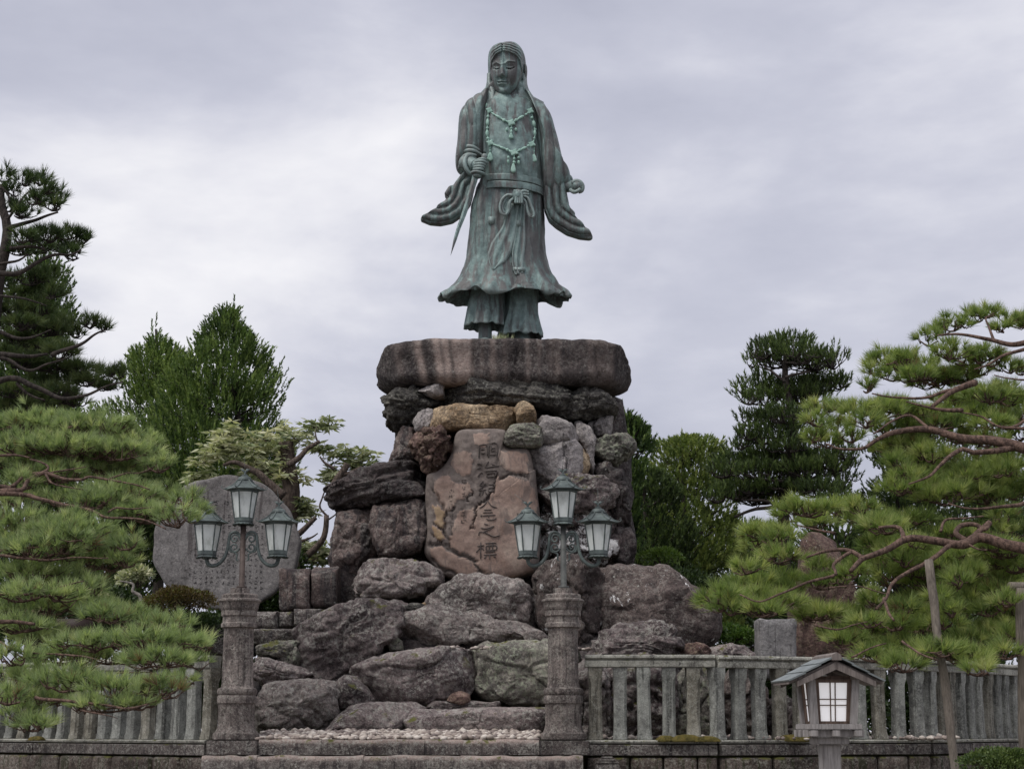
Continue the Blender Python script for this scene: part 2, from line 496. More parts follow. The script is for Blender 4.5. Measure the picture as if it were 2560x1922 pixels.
M['pillar'] = rock_mat('pillar_stone', (0.056, 0.046, 0.044), (0.112, 0.094, 0.088), (0.20, 0.172, 0.158), 0.65, (0.30, 0.28, 0.25), streak=0.35, streak_col=(0.05, 0.042, 0.04), scale=1.8, bstr=0.5, gain=1.25)
M['fence'] = rock_mat('fence_stone', (0.085, 0.085, 0.08), (0.16, 0.162, 0.150), (0.24, 0.245, 0.225), 0.5, (0.33, 0.34, 0.31), streak=0.32, streak_col=(0.06, 0.06, 0.055), scale=2.0, bstr=0.4, gain=1.2, contrast=0.5)
M['fence2'] = rock_mat('fence_stone_brownish', (0.085, 0.078, 0.062), (0.15, 0.14, 0.115), (0.22, 0.21, 0.18), 0.5, (0.33, 0.33, 0.29), streak=0.4, streak_col=(0.055, 0.05, 0.042), scale=2.0, bstr=0.4, gain=1.2, contrast=0.5)
M['rail'] = rock_mat('rail_stone', (0.10, 0.095, 0.085), (0.19, 0.185, 0.165), (0.29, 0.285, 0.25), 0.7, (0.40, 0.40, 0.35), streak=0.15, scale=2.2, moss=0.1, bstr=0.5, gain=1.2, contrast=0.5)
M['base'] = rock_mat('base_stone', (0.042, 0.034, 0.033), (0.088, 0.073, 0.070), (0.165, 0.148, 0.138), 0.65, (0.31, 0.30, 0.27), streak=0.4, scale=1.6, moss=0.12, bstr=0.6, gain=0.95)
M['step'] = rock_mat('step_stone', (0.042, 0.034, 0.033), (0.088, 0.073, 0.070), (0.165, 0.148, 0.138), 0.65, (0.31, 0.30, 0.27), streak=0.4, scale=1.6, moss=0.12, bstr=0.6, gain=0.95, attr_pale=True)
M['wall'] = rock_mat('wall_stone', (0.035, 0.027, 0.023), (0.08, 0.06, 0.052), (0.14, 0.115, 0.10), 0.55, (0.28, 0.27, 0.23), streak=0.45, streak_col=(0.028, 0.03, 0.014), scale=1.5, moss=0.4, gain=0.95)
M['stele'] = rock_mat('stele_stone', (0.085, 0.078, 0.077), (0.125, 0.116, 0.115), (0.165, 0.155, 0.152), 0.25, (0.22, 0.21, 0.2), streak=0.2, streak_col=(0.07, 0.06, 0.06), scale=0.9, fleck=0.1, bstr=0.3, gain=1.2, contrast=0.5)
M['granite'] = rock_mat('granite_block', (0.09, 0.085, 0.088), (0.15, 0.143, 0.145), (0.21, 0.2, 0.2), 0.4, (0.28, 0.28, 0.26), streak=0.3, streak_col=(0.07, 0.065, 0.065), scale=2.4, gain=1.2, contrast=0.5)
# ------------------------------------------------------------------ ground and terrace
m, n, l = mat_new('ground_gravel')
v, oi = coords(n, l)
c = ramp(n, l, noise(n, l, v, 0.6, 6, 0.65), [(0.35, (0.11, 0.10, 0.085)), (0.65, (0.19, 0.175, 0.15))])
c = mixc(n, l, 0.5, c, ramp(n, l, noise(n, l, v, 40, 4, 0.7), [(0.3, (0.3, 0.3, 0.3)), (0.7, (0.75, 0.75, 0.72))]), 'OVERLAY')
finish(n, l, c, 0.95, noise(n, l, v, 45, 4, 0.7), 0.6, 0.02)
M['ground'] = m
m, n, l = mat_new('moss_soil')
v, oi = coords(n, l)
c = ramp(n, l, noise(n, l, v, 1.3, 6, 0.65), [(0.35, (0.035, 0.04, 0.014)), (0.5, (0.06, 0.062, 0.024)), (0.65, (0.075, 0.058, 0.038))])
finish(n, l, c, 0.95, noise(n, l, v, 25, 5, 0.7), 0.8, 0.04)
M['soil'] = m
m, n, l = mat_new('moss')
v, oi = coords(n, l)
c = ramp(n, l, noise(n, l, v, 14, 5, 0.7), [(0.35, (0.05, 0.042, 0.012)), (0.5, (0.12, 0.10, 0.025)), (0.68, (0.19, 0.14, 0.04))])
finish(n, l, c, 0.95, noise(n, l, v, 60, 5, 0.8), 1.0, 0.03)
M['moss'] = m

TZ = float(W(1000, 1848, 24.8)[2])          # level of the railed terrace
S = 900.0
tag(new_obj('ground', np_mesh('ground', np.array([(-S, -60, 0), (S, -60, 0), (S, S, 0), (-S, S, 0)], float), np.array([[0, 1, 2, 3]]), M['ground'])), kind='structure')

# plan line of the terrace edge (left to right): X, Y
def xy(px, Y): return (float(W(px, 1830, Y)[0]), Y)
FL = [(-16.5, 36.0), (-10.4, 30.5), xy(533, 25.15)]                 # left railing, from far to the left pillar
FR = [xy(1464, 25.12), xy(1790, 25.12), xy(2310, 26.6), xy(2580, 29.8), (11.6, 36.0)]
terr = [(p[0], p[1] + 0.02) for p in FL] + [(p[0], p[1] + 0.02) for p in FR] + [(11.6, 60), (-16.5, 60)]
tv = np.array([(a, b, TZ) for a, b in terr] + [(a, b, 0.0) for a, b in terr])
k = len(terr)
bm = bmesh.new()
vs = [bm.verts.new(q) for q in tv]
bm.faces.new(vs[:k])
for i in range(k):
    bm.faces.new((vs[i], vs[k + i], vs[k + (i + 1) % k], vs[(i + 1) % k]))
bmesh.ops.recalc_face_normals(bm, faces=bm.faces[:])
me = bpy.data.meshes.new('terrace'); bm.to_mesh(me); bm.free(); me.materials.append(M['soil'])
tag(new_obj('terrace', me), kind='structure')

# ------------------------------------------------------------------ boulders
def inflate(outline, Y, df, db, e=0.62, NT=88, NL=40, corners=False):
    """closed body whose outline in the plane Y is the polygon; df / db = depth to front / back"""
    P = WA(outline, Y)[:, [0, 2]]
    P = smooth_line(P, NT, True) if not corners else corner_line(P, NT)
    c = P.mean(0)
    fine_ = np.linspace(0, np.pi / 2, 1500)
    s_, d_ = np.cos(fine_) ** e, np.sin(fine_) ** e; s_[-1] = 0.0
    Rm = float(np.sqrt(((P - c) ** 2).sum(1)).mean())
    def side(dep, k):
        L_ = np.concatenate([[0], np.cumsum(np.hypot(np.diff(s_) * Rm, np.diff(d_) * dep))]); q_ = np.linspace(0, L_[-1], k)
        return np.interp(q_, L_, s_), np.interp(q_, L_, d_)
    nf = int(NL * .64)
    sf, dfr = side(df, nf); sb, dbk = side(db, NL - nf + 1)
    s = np.concatenate([sf[::-1], sb[1:]]); d = np.concatenate([-dfr[::-1], dbk[1:]])
    V = np.zeros((NL, NT, 3))
    V[:, :, 0] = c[0] + s[:, None] * (P[None, :, 0] - c[0])
    V[:, :, 2] = c[1] + s[:, None] * (P[None, :, 1] - c[1])
    V[:, :, 1] = Y + np.where(d < 0, d * df, d * db)[:, None]
    return V

def corner_line(P, n):
    """closed outline resampled evenly with its corners kept"""
    Q = np.concatenate([P, P[:1]]); s_ = np.concatenate([[0], np.cumsum(np.linalg.norm(np.diff(Q, axis=0), axis=1))])
    q = np.linspace(0, s_[-1], n + 1)[:-1]
    L = np.stack([np.interp(q, s_, Q[:, k]) for k in (0, 1)], 1)
    return 0.65 * L + 0.35 * smooth_line(P, n, True) if False else 0.5 * L + 0.25 * np.roll(L, 1, 0) + 0.25 * np.roll(L, -1, 0)

def close_poles(V):
    NL, NT = V.shape[:2]
    v, fs = grid_vf(V[1:-1], True, False, False)
    c0 = V[0].mean(0); c1 = V[-1].mean(0); nn = len(v)
    v = np.concatenate([v, [c0, c1]])
    jj = np.arange(NT); kk = (jj + 1) % NT; last = (NL - 3) * NT
    return v, [fs[0], np.stack([kk, jj, np.full(NT, nn)], -1), np.stack([last + jj, last + kk, np.full(NT, nn + 1)], -1)]

def rock_shape(V, seed, rough=0.07, strata=0.0, cracks=0.5, facets=7, dip=0.1):
    rs = np.random.RandomState(seed)
    P = V.reshape(-1, 3).copy()
    c = P.mean(0); ext = P.max(0) - P.min(0); size = float(np.sqrt(ext[0] * ext[2]))
    # flat broken faces
    for _ in range(facets * 2):
        dd = unit(np.array((rs.normal(0, 1), -abs(rs.normal(0.6, 0.7)), rs.normal(0.15, 0.9))))
        pr = (P - c) @ dd; mx = pr.max()
        k = mx * rs.uniform(0.78, 0.97)
        P -= dd[None, :] * (np.maximum(pr - k, 0) * 0.97)[:, None]
    Vg = P.reshape(V.shape); N = grid_normals(Vg).reshape(-1, 3)
    q = P / size
    n1 = fbm(q * 2.3 + seed, 4, seed, 0.55)
    rid = 1 - 2 * np.abs(fbm(q * 3.4 + seed * 1.3, 4, seed + 2, 0.55))
    disp = rough * size * (0.75 * n1 + 0.75 * (rid - 0.55))
    disp += 0.30 * rough * size * (1 - 2 * np.abs(fbm(q * 9 + seed, 3, seed + 5, 0.6)) - .6)
    w = np.stack([fbm(q * 3 + 7, 2, seed + 9), fbm(q * 3 + 31, 2, seed + 10), fbm(q * 3 + 57, 2, seed + 11)], 1) * 0.25
    f1, f2, cid = worley(q * 1.9 + w + seed * 1.7, seed)
    disp += cracks * rough * size * ((cid - 0.5) * 1.5 - 1.2 * np.exp(-((f2 - f1) / 0.04) ** 2))
    f1, f2, cid = worley(q * 5.2 + w * 2 + seed * 0.7, seed + 40)
    disp += cracks * rough * size * (cid - 0.5) * 0.55
    if strata > 0:
        zz = P[:, 2] + dip * P[:, 0] + 0.10 * size * fbm(q * 1.6, 3, seed + 3)
        lay = vnoise(np.stack([zz / (0.055 * size) , q[:, 0] * 0.8, q[:, 1] * 0.8], 1), seed + 21)
        lay2 = vnoise(np.stack([zz / (0.020 * size), q[:, 0] * 1.5, q[:, 1] * 1.5], 1), seed + 22)
        disp += strata * size * (0.05 * lay + 0.022 * lay2)
    disp += 0.10 * rough * size * fbm(q * 26 + seed, 2, seed + 6, 0.6)
    P += N * np.clip(disp, -0.3 * size, 0.3 * size)[:, None]
    V0 = V.reshape(-1, 3)
    for k in (0, 2):                      # keep the outline's extent
        a0, a1, b0, b1 = V0[:, k].min(), V0[:, k].max(), P[:, k].min(), P[:, k].max()
        P[:, k] = a0 + (P[:, k] - b0) * (a1 - a0) / (b1 - b0) * 1.0
    return P.reshape(V.shape)

_seed = [10]
def boulder(label, outline, Y, df, db, mat, name='boulder', e=0.42, NT=96, NL=46, group=None, grow=1.12, **kw):
    _seed[0] += 3
    oc = np.mean(np.array(outline), 0); outline = [tuple(oc + (np.array(q) - oc) * grow) for q in outline]; NT = int(NT * 1.15); NL = int(NL * 1.08)
    V = rock_shape(inflate(outline, Y, df, db, e, NT, NL, True), _seed[0], **kw)
    v, f = close_poles(V)
    off = np.array((v[:, 0].mean(), v[:, 1].mean(), v[:, 2].min()))
    o = new_obj(name, np_mesh(name, v - off, f, M[mat]), None, off)
    return tag(o, label, 'boulder', group)

B = boulder
# ---- the crown of the tower, under the slab
B('long dark leaf-shaped rock right under the statue slab', Z(R3, [(610,560),(620,470),(700,420),(800,400),(900,370),(970,355),(1050,375),(1150,400),(1250,420),(1400,425),(1500,450),(1640,465),(1600,510),(1560,540),(1480,590),(1440,640),(1330,620),(1200,590),(1000,600),(800,600),(640,590)]), 31.5, 0.6, 1.0, 'slate', NT=120, strata=0.5, rough=0.05)
B('dark overhanging rock at left under the slab', Z(R3, [(175,620),(200,540),(290,490),(400,465),(500,490),(600,545),(560,590),(480,640),(430,720),(380,760),(300,765),(220,720),(180,670)]), 31.7, 0.6, 0.9, 'slate', strata=0.8)
B('dark grey rounded rock at right under the slab', Z(R3, [(1450,640),(1540,540),(1640,470),(1750,455),(1850,500),(1910,580),(1915,640),(1850,670),(1750,690),(1600,710),(1500,690)]), 31.8, 0.6, 0.9, 'slate', strata=0.4)
B('pale small stone wedged between slab and left overhanging rock', Z(R3, [(440,480),(470,455),(560,430),(630,425),(625,520),(560,540)]), 31.5, 0.4, 0.5, 'grey', NT=48, NL=24, facets=4)
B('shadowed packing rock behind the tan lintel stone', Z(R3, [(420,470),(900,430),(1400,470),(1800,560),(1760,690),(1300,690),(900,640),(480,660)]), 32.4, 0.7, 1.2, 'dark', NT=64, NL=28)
B('long tan lintel stone lying over the inscribed stone', Z(R3, [(550,650),(570,605),(700,593),(900,598),(1130,603),(1168,650),(1160,730),(1080,772),(930,782),(700,782),(640,755),(560,760)]), 30.9, 0.45, 0.6, 'tan', e=0.4, rough=0.04)
B('small square tan block beside the lintel stone', Z(R3, [(1155,610),(1190,560),(1260,580),(1312,620),(1312,710),(1280,728),(1180,722),(1165,650)]), 30.8, 0.35, 0.5, 'tan', e=0.45, NT=56, NL=26, rough=0.05)
B('grey stone between left overhang and lintel', Z(R3, [(405,720),(450,640),(540,610),(575,700),(560,790),(430,790)]), 31.2, 0.4, 0.7, 'grey', NT=56, NL=26)
B('dark red-brown pitted rock jutting at the left of the inscription', Z(R3, [(362,860),(400,780),(480,752),(620,762),(682,830),(690,920),(645,1000),(612,1080),(540,1098),(470,1062),(430,980),(376,920)]), 30.5, 0.6, 0.7, 'red', rough=0.12, cracks=0.9)
B('tall dark standing rock on the left shoulder', Z(R3, [(215,1060),(265,900),(305,755),(420,735),(450,850),(450,1040),(360,1080)]), 31.6, 0.5, 0.8, 'brown', e=0.45, NT=64)
B('smooth grey boulder at the right of the lintel', Z(R3, [(1305,700),(1400,668),(1500,688),(1580,750),(1622,830),(1600,880),(1400,905),(1330,890),(1295,770)]), 31.0, 0.65, 0.7, 'grey', rough=0.035, cracks=0.2, facets=4)
B('small lichened rock overhanging the inscription', Z(R3, [(1060,835),(1090,770),(1180,728),(1290,728),(1352,770),(1368,840),(1340,892),(1200,908),(1080,902)]), 30.4, 0.45, 0.6, 'green', rough=0.06, strata=0.4)
B('large smooth grey boulder with wavy veins right of the inscription', Z(R3, [(1235,930),(1280,905),(1400,895),(1600,870),(1645,920),(1650,1090),(1570,1180),(1420,1215),(1330,1190),(1285,1100)]), 30.9, 0.6, 0.8, 'grey', rough=0.045, cracks=0.3, facets=5)
B('narrow ochre-tinged stone in the right flank', Z(R3, [(1600,870),(1660,920),(1700,960),(1715,1050),(1660,1130),(1600,1150),(1630,1000)]), 31.1, 0.5, 0.7, 'tan', NT=64, rough=0.05)
B('upright grey column-like rock on the right flank', Z(R3, [(1595,735),(1680,705),(1742,740),(1762,850),(1745,1000),(1765,1100),(1690,1120),(1690,960),(1620,840)]), 31.5, 0.5, 0.8, 'grey', rough=0.05, NT=72)
B('blocky dark grey stone under the right overhang', Z(R3, [(1700,730),(1780,680),(1882,672),(1880,760),(1868,830),(1750,840)]), 31.9, 0.5, 0.8, 'grey', e=0.5, NT=64, NL=30)
B('rough rock jutting out to the right beside the pine', Z(R3, [(1735,860),(1800,828),(1900,812),(2000,803),(2052,850),(2062,900),(2005,950),(1950,1000),(1800,1015),(1745,960)]), 31.6, 0.55, 0.7, 'green', rough=0.08, strata=0.3)
B('small brown rock below the right jutting rock', Z(R3, [(1745,1060),(1780,1012),(1860,1012),(1905,1060),(1885,1130),(1765,1130)]), 31.5, 0.4, 0.6, 'purple', NT=56, NL=26)
B('tall dark purple rock on the right edge of the tower', Z(R5, [(1000,310),(1060,285),(1150,268),(1260,278),(1302,350),(1312,500),(1335,700),(1350,860),(1180,860),(1150,600),(1080,420)]), 31.2, 0.7, 0.9, 'dark', e=0.5, rough=0.07)
B('dark cracked boulder behind the top lantern', Z(R5, [(495,420),(600,355),(740,318),(900,335),(1090,345),(1195,425),(1205,520),(1130,610),(1000,690),(860,700),(700,650),(540,590)]), 30.8, 0.65, 0.8, 'purple', rough=0.08)
B('dark rock with big white lichen patches behind the right lamp', Z(R5, [(490,560),(700,600),(900,640),(1000,660),(1180,680),(1220,850),(1265,1060),(1100,1150),(900,1090),(700,1090),(560,1120),(500,1000),(510,780)]), 30.9, 0.5, 0.8, 'white', rough=0.09, cracks=0.9)
B('dark squarish block low on the right flank', Z(R5, [(1170,810),(1340,800),(1375,920),(1385,1050),(1310,1140),(1210,1080)]), 31.0, 0.6, 0.8, 'dark', e=0.48, NT=64)
# ---- left wing
B('dark layered rock jutting out to the left like a beak', Z(R4, [(152,540),(200,488),(300,428),(430,338),(560,288),(640,262),(800,248),(920,232),(1040,260),(1110,330),(1125,450),(1100,560),(900,590),(760,590),(600,650),(450,690),(330,668),(220,614)]), 31.0, 0.6, 0.9, 'dark', NT=110, strata=0.9, rough=0.06, dip=-0.25)
B('smooth dark lobe set into the left beak rock', Z(R4, [(610,520),(650,432),(800,400),(1000,418),(1115,440),(1118,565),(900,598),(660,600)]), 30.55, 0.4, 0.5, 'dark', rough=0.05, NT=72)
B('pale brown streaked block at the left of the inscribed stone', Z(R4, [(625,690),(700,632),(900,602),(1080,582),(1135,640),(1145,800),(1140,960),(1085,1030),(1055,1080),(900,1140),(780,1180),(640,1170),(600,900)]), 30.6, 0.6, 0.9, 'brown', e=0.42, rough=0.05)
B('tall dark weathered block on the far left of the tower', Z(R4, [(185,1300),(215,950),(245,690),(400,678),(550,670),(640,690),(660,900),(660,1190),(490,1210),(440,1400),(255,1400)]), 30.9, 0.55, 0.9, 'brown', e=0.42, rough=0.06)
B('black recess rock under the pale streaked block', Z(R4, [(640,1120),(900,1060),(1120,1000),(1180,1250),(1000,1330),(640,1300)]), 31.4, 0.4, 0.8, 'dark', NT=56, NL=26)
# ---- slope of the mound
B('flat rugged boulder at the foot of the streaked block', Z(R4, [(425,1500),(438,1400),(495,1290),(575,1200),(720,1170),(850,1180),(1000,1205),(1180,1270),(1255,1320),(1260,1450),(1240,1560),(1000,1600),(700,1610),(480,1590)]), 29.9, 0.8, 1.0, 'purple', NT=110, NL=46, strata=0.55, rough=0.06)
B('big speckled boulder under the inscribed stone', [(1078,1520),(1092,1462),(1140,1444),(1200,1435),(1255,1442),(1305,1458),(1350,1478),(1362,1540),(1345,1575),(1290,1588),(1200,1580),(1120,1560)], 29.4, 0.75, 1.0, 'speck', NT=110, NL=46, rough=0.055)
B('brown pitted boulder behind the right lamp pillar', [(1340,1440),(1358,1410),(1400,1396),(1450,1398),(1492,1425),(1512,1470),(1518,1540),(1512,1605),(1460,1630),(1380,1630),(1348,1560)], 29.3, 0.7, 0.9, 'white2', rough=0.07, cracks=0.8)
B('large dark sloping boulder with pale streaks on the right', [(1492,1440),(1536,1417),(1606,1415),(1648,1420),(1692,1445),(1722,1470),(1764,1494),(1788,1530),(1782,1590),(1720,1640),(1600,1650),(1515,1640),(1500,1540)], 29.6, 0.8, 1.1, 'white2', NT=110, NL=46, rough=0.035, e=0.38, facets=3, cracks=0.4)
B('lichened boulder with a flat underside below the speckled one', Z(R6, [(1015,225),(1075,150),(1200,105),(1290,85),(1500,140),(1700,190),(1850,215),(1930,300),(1820,335),(1690,350),(1500,365),(1260,372),(1130,362),(1035,310)]), 28.8, 0.6, 0.9, 'speck', NT=100, rough=0.05)
B('big tilted boulder on the left slope', Z(R6, [(375,340),(395,240),(520,145),(620,105),(760,66),(950,60),(1035,88),(1055,150),(1015,225),(1005,295),(905,350),(865,430),(765,500),(725,560),(620,580),(480,550),(395,480)]), 28.6, 0.75, 1.0, 'purple', NT=120, NL=50, strata=0.35, rough=0.055, dip=-0.4)
B('blue-grey boulder split by one crack at mid slope', Z(R6, [(745,545),(785,470),(895,395),(1050,382),(1300,370),(1465,382),(1538,455),(1538,495),(1455,610),(1405,670),(1335,710),(1180,738),(1090,722),(960,722),(880,698),(828,625)]), 27.8, 0.7, 0.9, 'purple', NT=110, NL=46, rough=0.04, cracks=0.6)
B('greenish lichened boulder left of the right lamp pillar', Z(R6, [(1455,630),(1495,565),(1540,480),(1505,395),(1600,345),(1800,325),(2000,325),(2140,360),(2180,500),(2160,720),(1900,735),(1700,725),(1560,712),(1485,700)]), 27.9, 0.7, 1.0, 'green', NT=110, NL=46, rough=0.05)
B('rounded pale boulder at the left foot of the mound', Z(R6, [(90,900),(120,720),(195,590),(260,576),(400,570),(560,575),(645,620),(668,720),(655,800),(600,890),(500,905),(300,915),(140,920)]), 26.9, 0.6, 0.9, 'speck', NT=110, NL=46, rough=0.055)
B('small pitted round boulder beside the pale left one', Z(R6, [(622,590),(680,540),(750,546),(805,610),(858,690),(840,730),(760,745),(660,755),(645,680)]), 27.1, 0.4, 0.6, 'purple', NT=72, rough=0.05)
B('low smooth boulder in the middle of the bottom row', Z(R6, [(575,895),(640,820),(735,732),(860,720),(1080,710),(1165,748),(1120,800),(1085,905),(900,915),(700,915)]), 26.6, 0.5, 0.8, 'purple', e=0.5, rough=0.035, cracks=0.2)
B('long low slab rock at the foot of the mound', Z(R6, [(1050,900),(1090,795),(1190,752),(1400,757),(1650,742),(1850,742),(1960,752),(2060,780),(2080,905),(1800,915),(1400,915)]), 26.5, 0.5, 0.8, 'purple', e=0.42, NT=110, rough=0.03, cracks=0.2)
B('small brown cobble resting against the split boulder', Z(R6, [(1335,700),(1365,655),(1420,637),(1472,657),(1480,705),(1440,730)]), 27.2, 0.25, 0.3, 'red', NT=48, NL=24, facets=3, rough=0.04)
B('flat stone behind the brown cobble', Z(R6, [(1160,740),(1200,700),(1330,695),(1500,700),(1640,705),(1660,760),(1200,770)]), 27.3, 0.3, 0.5, 'purple', NT=48, NL=24, facets=3)
B('pointed low rock at left behind the lamp pillar', Z(R6, [(80,545),(100,425),(200,425),(330,465),(455,530),(385,575),(160,600)]), 27.8, 0.5, 0.7, 'purple', rough=0.06, strata=0.4)
B('mossy-topped rock at the left end of the slope', Z(R6, [(95,410),(145,345),(260,315),(375,315),(392,370),(310,420),(180,440)]), 28.4, 0.5, 0.7, 'green', NT=72)
B('small moss-covered stone beside the big tilted boulder', Z(R6, [(240,440),(290,385),(370,355),(400,410),(390,480),(320,490)]), 28.2, 0.35, 0.5, 'moss_rock' if 'moss_rock' in M else 'green', NT=56, NL=26)
B('small dark cobble in the gap above the tilted boulder', Z(R6, [(1035,95),(1100,70),(1175,78),(1190,130),(1080,168),(1045,140)]), 29.0, 0.3, 0.4, 'slate', NT=48, NL=24, facets=3)
B('little rust-coloured stone under the speckled boulder', Z(R6, [(1165,75),(1200,60),(1240,70),(1235,105),(1185,115)]), 29.2, 0.15, 0.2, 'tan', NT=40, NL=20, facets=3)
B('small pale wedge stone between the slope boulders', Z(R6, [(950,345),(1000,285),(1045,320),(1050,370),(980,380)]), 28.4, 0.25, 0.4, 'green', NT=48, NL=24, facets=3)
B('small dark cobble left of the right lamp pillar', Z(R6, [(1825,270),(1870,235),(1940,245),(1985,300),(1970,345),(1850,340)]), 28.3, 0.3, 0.4, 'speck', NT=48, NL=24, facets=3)
# ---- rocks behind the right railing
B('layered ridge rock just above the right railing', Z(R7, [(270,560),(320,410),(400,330),(480,288),(650,258),(780,236),(880,256),(935,310),(955,390),(1000,430),(1010,560),(700,600),(400,600)]), 27.4, 0.5, 0.8, 'purple', strata=1.0, rough=0.06, dip=0.1)
B('low rounded brown rock above the railing', Z(R7, [(985,540),(1005,470),(1060,438),(1130,426),(1200,448),(1255,510),(1260,570),(1100,600)]), 27.6, 0.4, 0.6, 'red', NT=64, NL=30, rough=0.05)
B('low ribbed brown rock beside the granite block', Z(R7, [(1225,560),(1235,470),(1330,452),(1420,432),(1520,448),(1605,510),(1620,580),(1400,610)]), 27.7, 0.4, 0.6, 'purple', NT=64, NL=30, strata=0.6)
B('pitted rock seen between the first railing posts', [(1420,1860),(1420,1690),(1450,1650),(1500,1650),(1525,1700),(1530,1860)], 26.4, 0.4, 0.7, 'speck', rough=0.09)
B('craggy rock seen between the third and fifth railing posts', [(1515,1860),(1520,1680),(1560,1645),(1640,1640),(1680,1690),(1690,1770),(1670,1860)], 26.5, 0.4, 0.7, 'purple', strata=0.6, rough=0.1)
B('grey leaning rock behind the fifth railing post', [(1680,1860),(1690,1720),(1720,1660),(1760,1650),(1790,1720),(1800,1860)], 26.7, 0.4, 0.7, 'green', rough=0.08)
B('pale veined rock behind the railing corner', [(1790,1860),(1795,1700),(1830,1650),(1880,1655),(1910,1720),(1915,1860)], 27.0, 0.4, 0.7, 'white2', rough=0.08)
B('dark rock behind the railing left of the wooden lantern', [(1900,1865),(1905,1780),(1950,1740),(2020,1750),(2040,1865)], 27.6, 0.4, 0.7, 'dark', rough=0.08)
# ---- left blocks under the stele
def block(label, quad, Y, depth, mat, name='stone_block', seed=1, cat='stone block', bev=0.03):
    P = WA(quad, Y); c = P.mean(0)
    mb = MB()
    NX = 14
    # bevelled prism with slightly uneven faces
    V = inflate(quad, Y, depth * 0.5, depth * 0.5, 0.22, 72, 26)
    V = rock_shape(V, seed, rough=0.025, cracks=0.3, facets=2)
    v, f = close_poles(V)
    off = np.array((v[:, 0].mean(), v[:, 1].mean(), v[:, 2].min()))
    return tag(new_obj(name, np_mesh(name, v - off, f, M[mat]), None, off), label, cat)

def quadp(x0, y0, x1, y1, k=5):
    xs = np.linspace(x0, x1, k); ys = np.linspace(y0, y1, k)
    return [(x, y0) for x in xs] + [(x1, y) for y in ys[1:]] + [(x, y1) for x in xs[::-1][1:]] + [(x0, y) for y in ys[::-1][1:-1]]

block('grey-streaked dressed block in front of the round stele', quadp(704, 1424, 781, 1528), 30.2, 1.0, 'brown', seed=301)
block('dark dressed block beside the tall weathered rock', quadp(783, 1417, 850, 1524), 30.3, 1.0, 'brown', seed=302)
block('dark stone filling the gap right of the dressed blocks', quadp(840, 1420, 930, 1530), 31.0, 1.0, 'dark', seed=303)
block('small block left under the dressed blocks', quadp(640, 1530, 702, 1574), 29.8, 0.8, 'base', seed=304)
block('small block in the middle under the dressed blocks', quadp(704, 1531, 738, 1571), 29.9, 0.8, 'base', seed=305)
block('dark small block at right under the dressed blocks', quadp(740, 1524, 812, 1566), 29.7, 0.8, 'base', seed=306)
block('long mossy ledge stone left of the big tilted boulder', quadp(636, 1573, 765, 1612), 29.2, 0.9, 'base', seed=307)
block('ledge stone partly hidden by the left lamp pillar', quadp(520, 1560, 634, 1640), 29.4, 0.9, 'base', seed=308)
# unseen dark core added inside the tower to stop light leaking between boulders
V = inflate([(960,1160),(1000,960),(1500,960),(1560,1160),(1570,1430),(1600,1560),(1500,1640),(900,1640),(850,1500),(850,1300)], 33.0, 1.3, 1.6, 0.5, 64, 28)
V = rock_shape(V, 5, rough=0.05)
v, f = close_poles(V); off = np.array((v[:, 0].mean(), 33, TZ)); 
tag(new_obj('light_block_core', np_mesh('light_block_core', v - off, f, M['dark']), None, off), 'dark core added inside the tower to block light between the boulders', 'rubble')
V = inflate([(620,1700),(760,1600),(1000,1560),(1400,1560),(1700,1600),(1800,1700),(1800,1900),(620,1900)], 29.9, 1.6, 2.2, 0.6, 90, 40)
V = rock_shape(V, 6, rough=0.08)
v, f = close_poles(V); off = np.array((v[:, 0].mean(), 29.5, TZ))
tag(new_obj('rock_bank', np_mesh('rock_bank', v - off, f, M['dark']), None, off), kind='structure')

